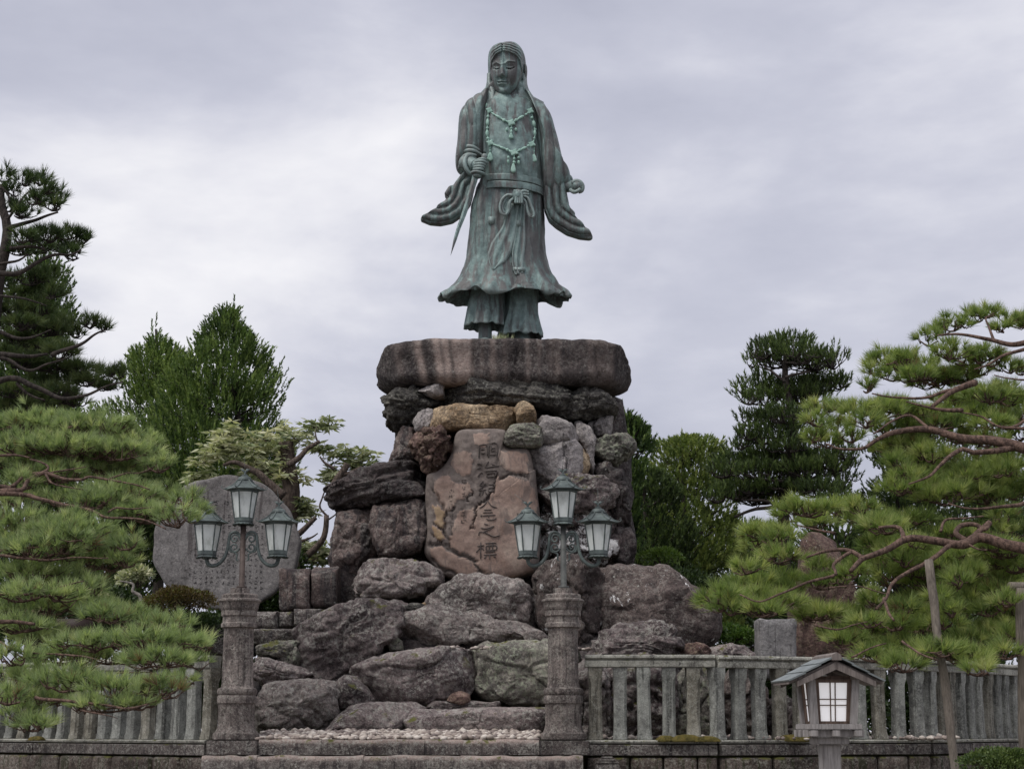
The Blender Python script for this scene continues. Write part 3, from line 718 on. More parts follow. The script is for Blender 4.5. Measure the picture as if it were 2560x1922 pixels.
# ------------------------------------------------------------------ the slab that carries the statue
ST_Y = 32.3
def make_slab():
    fY = 31.05
    ztop = float(W(1280, 841, fY)[2]); zbot = float(W(1280, 957, fY)[2]); xc = float(W(1261, 900, 32.2)[0])
    hw = mpp(1261, 900, 32.2) * 318
    # plan polygon (angle, radius factor): a blunt many-sided slab
    A = np.linspace(0, 2 * np.pi, 520, endpoint=False)
    k = 1.0 / (np.abs(np.cos(A)) ** 3.0 + np.abs(np.sin(A)) ** 3.0) ** (1 / 3.0)
    px_, py_ = xc + hw * k * np.cos(A), 32.2 + 1.2 * k * np.sin(A)
    rows = [(0.0, 0.0), (0.0, 0.5), (0.0, 0.86), (0.02, 0.955), (0.07, 0.99)] + [(t, 1.0 + 0.012 * math.sin(t * 9)) for t in np.linspace(0.12, 0.8, 16)] + [(0.88, 0.985), (0.95, 0.95), (1.0, 0.88), (1.0, 0.5), (1.0, 0.0)]
    V = np.zeros((len(rows), 520, 3))
    for i, (t, s) in enumerate(rows):
        V[i, :, 0] = xc + s * (px_ - xc); V[i, :, 1] = 32.2 + s * (py_ - 32.2)
        dz = 0.05 * ((px_ - xc) / hw) ** 2 * (1 - t) - 0.06 * ((px_ - xc) / hw) ** 4 * t          # ends sag a little
        V[i, :, 2] = ztop + (zbot - ztop) * t - dz * s
    P = V.reshape(-1, 3); c = P.mean(0)
    for dd, kk in (((-0.85, -0.52, -0.05), 0.93), ((0.88, -0.47, -0.1), 0.93), ((-0.9, -0.1, 0.42), 0.93), ((0.9, -0.1, 0.42), 0.93), ((0.85, -0.2, -0.5), 0.95), ((-0.8, -0.3, -0.5), 0.96)):
        dd = unit(np.array(dd)); pr = (P - c) @ dd; kq = pr.max() * kk
        P -= dd[None] * (np.maximum(pr - kq, 0) * 0.9)[:, None]
    N = grid_normals(P.reshape(V.shape)).reshape(-1, 3)
    q = P * 0.9
    side = np.abs(N[:, 2]) < 0.75
    ds = 0.05 * fbm(q * 1.5, 5, 77, 0.55) + 0.012 * fbm(q * 8, 3, 78)
    f1, f2, cid = worley(P * np.array((1.1, 1.1, 0.22)) + 3, 79)
    ds += np.where(side, 0.05 * (cid - 0.5) - 0.05 * np.exp(-((f2 - f1) / 0.05) ** 2), 0)
    P = P + N * ds[:, None]
    V = P.reshape(V.shape)
    v, f = close_poles(V)
    off = np.array((xc, 32.2, zbot))
    U = proj(v); ux = (U[:, 0] - R3[0]) * R3[2]; uy = (U[:, 1] - R3[1]) * R3[2]
    ux = ux - 0.16 * (uy - 150) * np.clip((840 - ux) / 300, 0, 1) + 14 * fbm(v * np.array((1, 1, .5)) * 5, 3, 88)
    pale = np.zeros(len(v))
    for x0, x1, kk in ((415, 455, .75), (545, 600, .9), (610, 665, .9), (690, 835, .8), (895, 915, .35), (975, 1010, .5), (1075, 1095, .3), (1240, 1262, .5), (1330, 1350, .3), (1420, 1500, .2), (1700, 1900, .25), (250, 300, .2)):
        w_ = 7.0
        pale = np.maximum(pale, kk / (1 + np.exp(-(ux - x0) / w_)) / (1 + np.exp((ux - x1) / w_)))
    pale *= np.clip(.95 + .9 * fbm(v * 2.5, 4, 89), 0, 1) * (v[:, 1] < 32.3)
    tag(new_obj('stone_slab', np_mesh('stone_slab', v - off, f, M['slab'], vert_attr={'pale': pale}), None, off), 'huge flat purple-brown stone slab carrying the bronze statue', 'stone slab')
    return ztop
SLAB_Z = make_slab()

# ------------------------------------------------------------------ inscribed stone
m, n, l = mat_new('inscribed_stone')
v, oi = coords(n, l)
a = n.new('ShaderNodeAttribute'); a.attribute_name = 'plate'
big = noise(n, l, v, 2.2, 6, 0.6, 0.5); fine = noise(n, l, v, 16, 6, 0.7, 0.3)
pink = ramp(n, l, big, [(0.3, (0.20, 0.135, 0.108)), (0.5, (0.27, 0.195, 0.162)), (0.7, (0.345, 0.272, 0.225))])
grey = ramp(n, l, noise(n, l, v, 6, 6, 0.7, 0.6), [(0.3, (0.09, 0.073, 0.066)), (0.5, (0.155, 0.128, 0.115)), (0.7, (0.22, 0.188, 0.17))])
och = ramp(n, l, big, [(0.35, (0.24, 0.16, 0.09)), (0.6, (0.30, 0.225, 0.15))])
fac = step(n, l, mth(n, l, 'ADD', a.outputs['Fac'], mth(n, l, 'MULTIPLY', mth(n, l, 'SUBTRACT', fine, 0.5), 0.9)), 0.2, 0.7)
c = mixc(n, l, fac, grey, pink)
c = mixc(n, l, step(n, l, a.outputs['Fac'], 1.2, 1.8), c, och)
c = mixc(n, l, 0.5, c, ramp(n, l, fine, [(0.3, (0.3, 0.3, 0.3)), (0.5, (0.5, 0.5, 0.5)), (0.72, (0.78, 0.77, 0.75))]), 'OVERLAY')
st = step(n, l, noise(n, l, mapping(n, l, v, (4, 4, 1.4)), 1.6, 6, 0.68, 0.8), 0.54, 0.64)
c = mixc(n, l, mth(n, l, 'MULTIPLY', st, 0.55), c, (0.115, 0.095, 0.088))
dk = n.new('ShaderNodeAttribute'); dk.attribute_name = 'crack'
c = mixc(n, l, mth(n, l, 'MULTIPLY', dk.outputs['Fac'], 0.5), c, (0.035, 0.028, 0.027))
finish(n, l, c, 0.85, mth(n, l, 'ADD', mth(n, l, 'MULTIPLY', fine, 0.6), noise(n, l, v, 45, 4, 0.7)), 0.45, 0.02)
M['inscribed'] = m
m, n, l = mat_new('carved_stroke')
v, oi = coords(n, l)
c = ramp(n, l, noise(n, l, v, 12, 5, 0.65), [(0.35, (0.055, 0.046, 0.043)), (0.65, (0.115, 0.096, 0.088))])
finish(n, l, c, 0.9, noise(n, l, v, 40, 4, 0.7), 0.5, 0.02)
M['stroke'] = m

INS_Y = 30.55
def make_inscribed():
    out = Z(R3, [(735,785),(900,770),(1085,780),(1075,850),(1110,905),(1245,915),(1285,1000),(1300,1090)]) + [(1338,1180),(1343,1230),(1350,1300),(1350,1380),(1342,1425)] + Z(R4, [(2120,1335),(1940,1385),(1780,1400),(1560,1400),(1440,1390),(1300,1340),(1180,1220),(1112,1110),(1140,900),(1122,600),(1130,450),(1145,360),(1240,330),(1330,240),(1390,120)])
    V = inflate(out, INS_Y, 0.45, 0.5, 0.32, 210, 112)
    P = V.reshape(-1, 3)
    U = proj(P)
    wob = np.stack([fbm(P * 5, 5, 91, .65), fbm(P * 5 + 9, 5, 92, .65)], 1) * 13
    Uw = U + wob
    front = (P[:, 1] < INS_Y).astype(float)
    plates = [Z(RI1, [(460,560),(520,400),(640,360),(800,370),(905,480),(900,600),(860,720),(720,800),(560,700)]),
              Z(RI1, [(910,20),(1180,20),(1180,220),(1050,240),(940,200)]),
              Z(RI1, [(1350,500),(1390,350),(1700,330),(1900,400),(1920,780),(1700,750),(1530,720),(1400,620)]),
              Z(RI1, [(1350,800),(1420,900),(1650,850),(1920,900),(2050,1050),(2080,1475),(1000,1475),(1180,1200),(1290,1090)]),
              Z(RI1, [(330,800),(480,820),(560,900),(700,960),(830,900),(850,1100),(760,1200),(560,1280),(500,1475),(380,1475),(270,1230),(160,1100),(160,930)])]
    plates2 = [Z(RI2, [(1000,0),(1700,0),(1690,420),(1750,860),(1950,1000),(2050,1250),(1560,1390),(1250,1300),(1080,1300),(1000,1080),(900,950),(620,860),(470,800),(450,660),(520,560),(560,300),(600,160),(700,90),(930,60),(930,250)]),
               Z(RI2, [(120,750),(480,900),(900,1060),(1000,1300),(800,1350),(620,1350),(300,1080),(180,980)])]
    och_ = [Z(RI2, [(150,0),(350,80),(400,200),(400,420),(340,440),(190,330),(190,150)]), Z(RI2, [(160,420),(330,480),(420,640),(300,720),(180,560)])]
    plate = np.zeros(len(P))
    for q in plates + plates2: plate = np.maximum(plate, in_poly(Uw, q).astype(float))
    for q in och_: plate = np.where(in_poly(Uw, q), 2.0, plate)
    crk = np.zeros(len(P))
    lines = [(Z(RI2, [(90,720),(300,780),(480,860),(700,960),(900,1040),(1010,1060)]), 3.2), (Z(RI2, [(900,1060),(990,1180),(1110,1320)]), 2.2),
             (Z(RI1, [(130,1110),(250,1150),(290,1260),(400,1475)]), 2.5), (Z(RI2, [(350,0),(400,150),(500,140),(560,60)]), 2.0), (Z(RI2, [(180,340),(350,450),(460,670),(470,820)]), 2.2), (Z(RI2, [(400,150),(400,430)]), 1.8),
             (Z(RI1, [(1350,790),(1290,1090),(1170,1190),(980,1380),(980,1475)]), 2.0), (Z(RI2, [(990,60),(980,220),(930,280),(925,420),(870,450)]), 2.0),
             (Z(RI1, [(1420,890),(1600,810),(1750,790),(1915,850)]), 2.6), (Z(RI1, [(850,1080),(880,1180),(770,1260)]), 1.4),
             (Z(RI2, [(150,550),(280,700),(440,760)]), 2.0), (Z(RI2, [(200,1000),(330,1150),(600,1340)]), 2.6)]
    for ln, wd in lines:
        crk = np.maximum(crk, np.exp(-(seg_dist(Uw, ln) / wd) ** 2))
    d = 0.016 * np.minimum(plate, 1) - 0.06 * crk + 0.05 * fbm(P * 1.7, 4, 95) + np.where(plate > 0.5, 0.006, 0.02) * fbm(P * 9, 3, 96)
    P[:, 1] -= front * d
    P[:, 2] += (1 - 0) * 0.02 * fbm(P * 2.5, 3, 97) * 1.0
    v, f = close_poles(P.reshape(V.shape))
    NT = 210
    keep = np.concatenate([np.arange(NT, len(P) - NT), [0, len(P) - 1]])
    off = np.array((v[:, 0].mean(), INS_Y, v[:, 2].min()))
    root = tag(new_obj('inscribed_stone', np_mesh('inscribed_stone', v - off, f, M['inscribed'], vert_attr={'plate': plate[keep], 'crack': (crk * front)[keep]}), None, off), 'tall pinkish-brown flaking stone carved with a vertical inscription', 'inscribed stone')
    # front surface lookup for laying strokes on it
    fr = P[front > 0.5]
    return root, off, fr
INS, INS_OFF, INS_FRONT = make_inscribed()

def lay_on(front, pts):
    """push (X, Z) points onto the front surface"""
    out = []
    for x, z in pts:
        d = (front[:, 0] - x) ** 2 + (front[:, 2] - z) ** 2
        k = np.argpartition(d, 6)[:6]
        out.append((x, front[k, 1].min(), z))
    return np.array(out)

def carve(name, reg, strokes, width_px, parent, off, front, Y, mat, proud=0.006, label=None):
    mb = MB()
    for s in strokes:
        q = Z(reg, s) if reg is not None else s
        P = WA(q, float(np.median(front[:, 1])))[:, [0, 2]]
        m_ = max(4, 3 * len(P)); P = smooth_line(P, m_) if len(P) > 2 else np.linspace(P[0], P[-1], m_)
        P3 = lay_on(front, P); P3[:, 1] -= proud
        wd = width_px * mpp(q[0][0], q[0][1], Y) * 0.5
        r = np.full(m_, wd); r[0] *= 0.75; r[-1] *= 0.55
        mb.tube(P3, r, 6, True)
    o = mb.build(name, mat, parent, off)
    if label: o['label'] = label
    if name.startswith('worn'): o['kind'] = 'stuff'
    return o

CH = {
 'a': (RI1, [[(1020,250),(1010,480)],[(1020,250),(1160,240),(1165,440)],[(1050,320),(1120,320)],[(1050,390),(1130,390)],[(1200,220),(1190,470)],[(1200,220),(1340,210),(1340,470)],[(1240,250),(1240,350)],[(1240,300),(1310,295)],[(1240,350),(1310,345)],[(1200,420),(1320,420)]]),
 'b': (RI1, [[(980,590),(1040,580),(1060,620)],[(980,670),(1050,660)],[(990,820),(1050,740),(1080,760)],[(1190,540),(1130,640),(1170,660)],[(1170,650),(1380,620)],[(1250,590),(1390,640)],[(1120,715),(1340,715)],[(1160,760),(1160,830)],[(1160,760),(1320,755),(1310,820)],[(1160,825),(1310,815)]]),
 'c': (RI1, [[(1090,900),(1030,980),(1130,990)],[(1130,940),(1060,1030),(1010,1060)],[(1010,1075),(1150,1060)],[(1090,1060),(1080,1160)],[(1030,1110),(1020,1170)],[(1130,1100),(1150,1150)],[(1190,965),(1310,960)],[(1300,960),(1290,1030)],[(1190,1030),(1290,1025)],[(1190,1030),(1190,1090),(1270,1095),(1290,1060)]]),
 'd': (RI2, [[(1170,-70),(1110,20),(1025,75)],[(1170,-70),(1240,30),(1345,70)],[(1110,110),(1245,105)],[(1090,160),(1265,155)],[(1060,200),(1050,235)],[(1080,215),(1320,205)],[(1150,270),(1200,295),(1300,285),(1330,255)],[(1180,225),(1200,250)]]),
 'e': (RI2, [[(1110,365),(1185,385)],[(1050,440),(1150,455),(1290,405)],[(1290,405),(1210,470),(1080,520)],[(1010,580),(1030,510),(1150,540),(1290,600),(1400,575)]]),
 'f': (RI2, [[(985,775),(1110,760)],[(1045,700),(1045,1010)],[(1040,800),(960,890)],[(1060,800),(1105,850)],[(1130,720),(1335,715)],[(1145,770),(1145,850)],[(1145,770),(1330,765),(1330,845)],[(1205,725),(1205,840)],[(1265,725),(1265,840)],[(1145,850),(1330,845)],[(1130,880),(1310,875)],[(1100,935),(1340,925)],[(1210,935),(1210,1020)],[(1150,960),(1105,1000)],[(1275,950),(1325,985)]]),
}
for kx in CH:
    carve('carved_character', CH[kx][0], CH[kx][1], 3.2, INS, INS_OFF, INS_FRONT, INS_Y, M['stroke'])
rs = np.random.RandomState(4)
def small_chars(name, cells, reg, size, wd, parent, off, front, Y, mat, k=6, proud=0.004):
    """weathered, unreadable small characters: short strokes filling each cell"""
    st = []
    for cx, cy in cells:
        for _ in range(k):
            if rs.rand() < 0.55: x0, x1 = sorted(rs.uniform(-0.5, 0.5, 2)); y = rs.uniform(-0.5, 0.5); s = [(cx + x0 * size, cy + y * size), (cx + x1 * size, cy + y * size)]
            else: y0, y1 = sorted(rs.uniform(-0.5, 0.5, 2)); x = rs.uniform(-0.5, 0.5); s = [(cx + x * size, cy + y0 * size), (cx + (x + rs.uniform(-0.15, 0.15)) * size, cy + y1 * size)]
            st.append(s)
    return carve(name, reg, st, wd, parent, off, front, Y, mat, proud)
small_chars('worn_inscription_column', [(745,900),(740,1040),(735,1150)], RI1, 95, 1.1, INS, INS_OFF, INS_FRONT, INS_Y, M['stroke'])
small_chars('worn_inscription_column', [(515,1080),(510,1180),(505,1290),(500,1390)], RI1, 95, 1.1, INS, INS_OFF, INS_FRONT, INS_Y, M['stroke'])
small_chars('worn_inscription_column', [(720,110),(720,220),(735,330)], RI2, 100, 1.1, INS, INS_OFF, INS_FRONT, INS_Y, M['stroke'])
small_chars('worn_inscription_column', [(510,210),(515,310),(510,430),(500,530)], RI2, 95, 1.1, INS, INS_OFF, INS_FRONT, INS_Y, M['stroke'])

# ------------------------------------------------------------------ round stele at the left
def make_stele():
    Y = 34.2
    cx, cy = L4[0] + 832 / L4[2], L4[1] + 845 / L4[2]
    A = np.linspace(0, 2 * np.pi, 48, endpoint=False)
    out = [(cx + (742 + 12 * math.sin(3 * a + 1) + 9 * math.sin(5 * a) + 9 * math.sin(13 * a + 2)) / L4[2] * math.cos(a), cy + (698 + 10 * math.sin(2 * a + .5) + 9 * math.cos(5 * a) + 8 * math.sin(11 * a)) / L4[2] * math.sin(a)) for a in A]
    V = inflate(out, Y, 0.13, 0.16, 0.16, 150, 60)
    P = V.reshape(-1, 3)
    c = P.mean(0)
    P[:, 1] += 0.10 * (P[:, 2] - c[2])                 # leans back
    fr_ = P[:, 1] < Y + 0.10 * (P[:, 2] - c[2]) - 0.02
    P[:, 1] -= 0.012 * fbm(P * 3, 4, 55)
    P += 0.02 * np.stack([fbm(P * 2, 3, 56), 0 * P[:, 0], fbm(P * 2 + 5, 3, 57)], 1)
    front = P[fr_]
    v, f = close_poles(P.reshape(V.shape))
    off = np.array((c[0], Y, v[:, 2].min()))
    root = tag(new_obj('stone_stele', np_mesh('stone_stele', v - off, f, M['stele']), None, off), 'large round grey stele with columns of small writing, behind the left lamp', 'stele')
    sh = lambda pts: [(x, y) for x, y in pts]
    # big heading characters and the columns below them
    LS = (440, 1200, 5.54)
    heads = [(400,260),(540,300),(690,310)]
    def lay(cells, size, wd, k):
        st = []
        for a_, b_ in cells:
            for _ in range(k):
                if rs.rand() < 0.6: x0, x1 = sorted(rs.uniform(-0.5, 0.5, 2)); y = rs.uniform(-0.5, 0.5); s = [(a_ + x0 * size, b_ + y * size), (a_ + x1 * size, b_ + y * size)]
                else: y0, y1 = sorted(rs.uniform(-0.5, 0.5, 2)); x = rs.uniform(-0.5, 0.5); s = [(a_ + x * size, b_ + y0 * size), (a_ + x * size, b_ + y1 * size)]
                st.append(s)
        carve('worn_inscription_column', LS, st, wd, root, off, front, Y, M['stroke2'], 0.0)
    for h_ in heads: lay([h_], 80, 1.4, 7)
    for i, x in enumerate(range(200, 1200, 76)):
        ys = np.arange(490 if 250 < x < 900 else 640, 1500, 78)
        if x < 260: ys = np.arange(990, 1380, 110)
        if 850 < x < 940: continue
        lay([(x, y) for y in ys], 44, 1.2, 4)
    return root
m, n, l = mat_new('worn_stroke')
finish(n, l, (0.055, 0.05, 0.05), 0.9); M['stroke2'] = m
make_stele()

# ------------------------------------------------------------------ standing stones at the right
def upright(label, quad, Y, depth, mat, name, cat, seed, **kw):
    V = inflate(quad, Y, depth * 0.5, depth * 0.5, 0.25, 80, 30)
    V = rock_shape(V, seed, **kw)
    v, f = close_poles(V)
    off = np.array((v[:, 0].mean(), Y, v[:, 2].min()))
    return tag(new_obj(name, np_mesh(name, v - off, f, M[mat]), None, off), label, cat)
upright('squared grey granite block standing behind the railing', quadp(1889, 1549, 1986, 1700), 29.0, 0.6, 'granite', 'granite_block', 'stone block', 401, rough=0.012, cracks=0.1, facets=1)
upright('tall pointed reddish standing stone behind the right pine', [(1972,1760),(1978,1560),(1998,1420),(2010,1370),(2043,1332),(2078,1334),(2098,1372),(2100,1440),(2130,1490),(2136,1600),(2150,1760)], 31.5, 0.8, 'red', 'standing_stone', 'standing stone', 402, rough=0.04, cracks=0.5)
# ------------------------------------------------------------------ bronze statue
def bronze_mat(name, amount=0.5, lightness=1.0):
    m, n, l = mat_new(name)
    t = n.new('ShaderNodeTexCoord'); v = t.outputs['Object']
    big = noise(n, l, v, 1.6, 6, 0.62, 0.5)
    c = ramp(n, l, big, [(0.3, (0.050, 0.050, 0.052)), (0.5, (0.088, 0.088, 0.088)), (0.7, (0.135, 0.134, 0.13))])
    sv = mapping(n, l, v, (5.0, 5.0, 0.55))
    stn = noise(n, l, sv, 1.5, 7, 0.66, 0.4)
    vm = step(n, l, stn, 0.60 - 0.22 * amount, 0.74 - 0.22 * amount)
    verd = ramp(n, l, noise(n, l, v, 7, 5, 0.65), [(0.3, (0.085, 0.125, 0.124)), (0.55, (0.15, 0.215, 0.208)), (0.75, (0.25, 0.33, 0.31))])
    c = mixc(n, l, mth(n, l, 'MULTIPLY', vm, 0.9), c, verd)
    g = n.new('ShaderNodeNewGeometry')
    pt = step(n, l, g.outputs['Pointiness'], 0.505, 0.56)
    c = mixc(n, l, mth(n, l, 'MULTIPLY', pt, 0.5), c, (0.26, 0.32, 0.31))
    dkn = step(n, l, noise(n, l, mapping(n, l, v, (3.2, 3.2, 0.7), (7, 3, 1)), 2.2, 6, 0.66, 0.5), 0.52, 0.66)
    c = mixc(n, l, mth(n, l, 'MULTIPLY', dkn, 0.55), c, (0.048, 0.042, 0.043))
    fine = noise(n, l, v, 30, 5, 0.7)
    c = mixc(n, l, 0.35, c, ramp(n, l, fine, [(0.3, (0.3, 0.3, 0.3)), (0.7, (0.72, 0.72, 0.72))]), 'OVERLAY')
    if lightness != 1.0: c = mixc(n, l, 1.0, c, (lightness,) * 3, 'MULTIPLY')
    ro = n.new('ShaderNodeMapRange'); ro.inputs[3].default_value = 0.42; ro.inputs[4].default_value = 0.75; l.new(stn, ro.inputs[0])
    finish(n, l, c, ro.outputs[0], mth(n, l, 'ADD', fine, mth(n, l, 'MULTIPLY', stn, 0.6)), 0.25, 0.03, 0.25, 0.4)
    return m
M['bronze'] = bronze_mat('aged_bronze', 0.72, 1.15)
M['bronze2'] = bronze_mat('aged_bronze_green', 0.95, 1.22)
m, n, l = mat_new('verdigris')
t = n.new('ShaderNodeTexCoord')
c = ramp(n, l, noise(n, l, t.outputs['Object'], 12, 5, 0.7), [(0.3, (0.16, 0.27, 0.235)), (0.5, (0.29, 0.45, 0.39)), (0.7, (0.42, 0.58, 0.51))])
finish(n, l, c, 0.7, noise(n, l, t.outputs['Object'], 30, 4, 0.7), 0.3, 0.02)
M['verdigris'] = m

ST = np.array((W(1262, 700, ST_Y)[0], ST_Y, SLAB_Z))
STAT = thing('bronze_statue', 'tall green-brown bronze statue of a long-haired robed figure with a sword', 'statue', ST)

def sp(reg, pts, dy=0.0):
    """points in a zoom frame -> world on the statue plane, moved dy in depth (array or number)"""
    q = Z(reg, [tuple(p[:2]) for p in pts])
    return np.array([W(a, b, ST_Y + dy + (p[2] if len(p) > 2 else 0.0)) for (a, b), p in zip(q, pts)])

def loft(reg, rows, nseg=120, nrow=90, e=0.9, tilt=0.0):
    R = np.array([(W(reg[0] + xl / reg[2], reg[1] + y / reg[2], ST_Y)[0], W(reg[0] + xr / reg[2], reg[1] + y / reg[2], ST_Y)[0], W(1262, reg[1] + y / reg[2], ST_Y)[2], yf, yb) for y, xl, xr, yf, yb in rows])
    R = smooth_line(R, nrow)
    th = np.linspace(0, 2 * np.pi, nseg, endpoint=False)
    cs, sn = np.cos(th), np.sin(th)
    cx = (R[:, 0] + R[:, 1]) / 2; hx = (R[:, 1] - R[:, 0]) / 2
    V = np.zeros((nrow, nseg, 3))
    V[:, :, 0] = cx[:, None] + hx[:, None] * (np.sign(cs) * np.abs(cs) ** e)[None]
    dep = np.where(sn[None] > 0, -R[:, 3][:, None], R[:, 4][:, None]) * (np.abs(sn) ** e)[None]
    V[:, :, 1] = ST_Y + dep
    V[:, :, 2] = R[:, 2][:, None] - tilt * (V[:, :, 0] - cx[:, None])
    return V, th

def push(V, d):
    return V + grid_normals(V) * d[..., None]

def part(name, V, parent=STAT, mat='bronze', cap=(True, True)):
    v, f = grid_vf(V, True, *cap)
    return new_obj(name, np_mesh(name, v - ST, f, M[mat]), parent)

# trousers and feet
def leg(rows, dyc, seed):
    V, th = loft(R2, rows, 110, 60)
    V[:, :, 1] += dyc
    t = np.linspace(0, 1, 60)[:, None]
    d = 0.030 * np.clip(t * 1.6, 0, 1) * (np.sin(13 * th + seed)[None] * 0.7 + 0.5 * np.sin(7 * th + 2 * seed)[None])
    V = push(V, d)
    return part('trouser_leg', V, mat='bronze2')
leg([(1080,720,1040,.30,.30),(1300,668,1040,.34,.33),(1400,650,1045,.38,.36),(1488,634,1049,.40,.38),(1492,640,1042,.39,.37),(1455,690,1000,.33,.30),(1300,740,980,.25,.25)], 0.0, 1.0)
leg([(1080,1050,1372,.30,.30),(1320,1040,1366,.34,.33),(1450,1000,1386,.37,.36),(1568,968,1416,.40,.38),(1572,976,1408,.39,.37),(1500,1020,1370,.33,.30),(1350,1080,1330,.25,.25)], 0.10, 2.4)
def foot(x0, x1, ytop, dyc):
    c = (x0 + x1) / 2
    top = sp(R2, [(c, ytop)], dyc)[0]; r = (x1 - x0) / 2 / R2[2] * mpp(1262, 800, ST_Y)
    P = [top, top * [1, 1, 0] + [0, 0, SLAB_Z + 0.45], top * [1, 1, 0] + [0, 0, SLAB_Z + 0.16], top * [1, 1, 0] + [0, 0, SLAB_Z - 0.02]]
    mb = MB(); mb.tube(smooth_line(P, 14), np.interp(np.linspace(0, 1, 14), [0, 0.6, 1], [r * 0.95, r * 1.0, r * 1.15]), 20)
    toe = top * [1, 1, 0] + [0, 0, SLAB_Z + 0.10]
    Q = [toe + [0, 0.18, 0], toe, toe + [0, -0.25, -0.01], toe + [0, -0.5, -0.04]]
    mb.tube(smooth_line(Q, 14), np.interp(np.linspace(0, 1, 14), [0, 0.3, 0.8, 1], [r * .8, r * 1.1, r * 1.0, r * .5]), 18, flat=0.75)
    mb.build('foot', M['bronze'], STAT, ST)
foot(775, 910, 1400, -0.02); foot(1130, 1290, 1450, 0.10)

# long tunic
rows = [(60,785,1420,.44,.40),(200,735,1418,.45,.42),(300,708,1416,.47,.42),(450,696,1420,.49,.43),(650,680,1424,.51,.44),(840,648,1448,.54,.46),(970,600,1492,.58,.5),(1060,545,1545,.62,.54),(1120,485,1600,.66,.58),(1165,415,1660,.69,.61),(1205,385,1688,.71,.63),(1213,392,1680,.70,.62),(1190,450,1620,.64,.57),(1100,580,1500,.5,.48),(950,650,1400,.42,.4)]
V, th = loft(R2, rows, 180, 136)
t = np.linspace(0, 1, 136)[:, None]; tt = np.clip(t / 0.74, 0, 1)
fold = np.sin(8 * th + 0.6)[None] + 0.7 * np.sin(13 * th + 2.0 + 3 * t) + 0.5 * np.sin(21 * th + 1.0)[None]
d = (0.010 + 0.034 * tt ** 5) * fold * np.where(t > 0.8, 0.6, 1)
nz = fbm((V.reshape(-1, 3)) * np.array((5, 5, 1.1)), 4, 31).reshape(V.shape[:2])
d = d + 0.028 * nz + 0.03 * (np.abs(np.sin(6.5 * th + 1.2 + 1.5 * nz)) ** .5 - .75) * np.clip(1.2 - t, .2, 1) + 0.010 * fbm(V.reshape(-1, 3) * 7, 3, 33).reshape(V.shape[:2])
V2 = push(V, d)
V2[:, :, 2] += (tt ** 7) * 0.028 * (np.sin(6 * th + 1.0)[None] + 0.6 * np.sin(11 * th)[None]) * np.where(t > 0.85, 0.3, 1)
SK = V2
part('tunic', V2, cap=(True, True))
def skirt_dy(y, x):
    yf = np.interp(y, [r[0] for r in rows[:11]], [r[3] for r in rows[:11]]); xl = np.interp(y, [r[0] for r in rows[:11]], [r[1] for r in rows[:11]]); xr = np.interp(y, [r[0] for r in rows[:11]], [r[2] for r in rows[:11]])
    u = min(abs((x - (xl + xr) / 2) / ((xr - xl) / 2)), 0.98)
    return -yf * math.sqrt(1 - u * u)

# body under the robe
trow = [(560,985,1205,.17,.2),(620,960,1235,.2,.22),(690,890,1310,.27,.3),(770,800,1400,.36,.36),(860,780,1430,.42,.40),(1000,785,1440,.47,.42),(1200,820,1452,.53,.44),(1350,840,1468,.56,.45),(1480,835,1472,.54,.44),(1640,800,1476,.47,.42)]
V, th = loft(R1, trow, 130, 110)
P = V.reshape(-1, 3)
q = (P[:, 0] * 0.8 + P[:, 2] * 0.6)
d = 0.012 * np.sin(q * 24 + 3 * fbm(P * 1.5, 2, 3)) * (fbm(P * 1.3, 2, 8) > 0) + 0.034 * fbm(P * np.array((3.5, 3.5, 1.3)), 4, 12) + 0.014 * np.sin(P[:, 0] * 21 + 2.5 * fbm(P * 1.2, 3, 14)) * (fbm(P * .9 + 4, 2, 15) > -.1)
part('body', push(V, d.reshape(V.shape[:2])), mat='bronze2')
def torso_dy(x, y):
    yf = np.interp(y, [r[0] for r in trow], [r[3] for r in trow]); xl = np.interp(y, [r[0] for r in trow], [r[1] for r in trow]); xr = np.interp(y, [r[0] for r in trow], [r[2] for r in trow])
    u = min(abs((x - (xl + xr) / 2) / ((xr - xl) / 2)), 0.97)
    return -yf * math.sqrt(1 - u * u)

def drape(name, reg, outline, df, db, edge, period, amp, dyc=0.0, e=0.5, NT=170, NL=70, parent=STAT, mat='bronze', nz=0.02):
    V = inflate(Z(reg, outline), ST_Y + dyc, df, db, e, NT, NL, reg is R2)
    P = V.reshape(-1, 3)
    E_ = WA(Z(reg, edge), ST_Y)[:, [0, 2]]
    dist = seg_dist(P[:, [0, 2]], E_)
    per = period / reg[2] * mpp(1262, 500, ST_Y)
    wv = np.sin(2 * np.pi * dist / per + 1.2 * fbm(P * 1.6, 2, 41))
    d = amp * (1.9 * np.abs(np.sin(np.pi * dist / per + .8 * fbm(P * 1.6, 2, 41))) ** .5 - 1.2) + nz * fbm(P * 3, 4, 42)
    N = grid_normals(V).reshape(-1, 3)
    fr = np.clip(-N[:, 1] * 1.4, 0, 1) * 0.85 + 0.15
    P = P + N * (d * fr)[:, None]
    v, f = close_poles(P.reshape(V.shape))
    return new_obj(name, np_mesh(name, v - ST, f, M[mat]), parent)

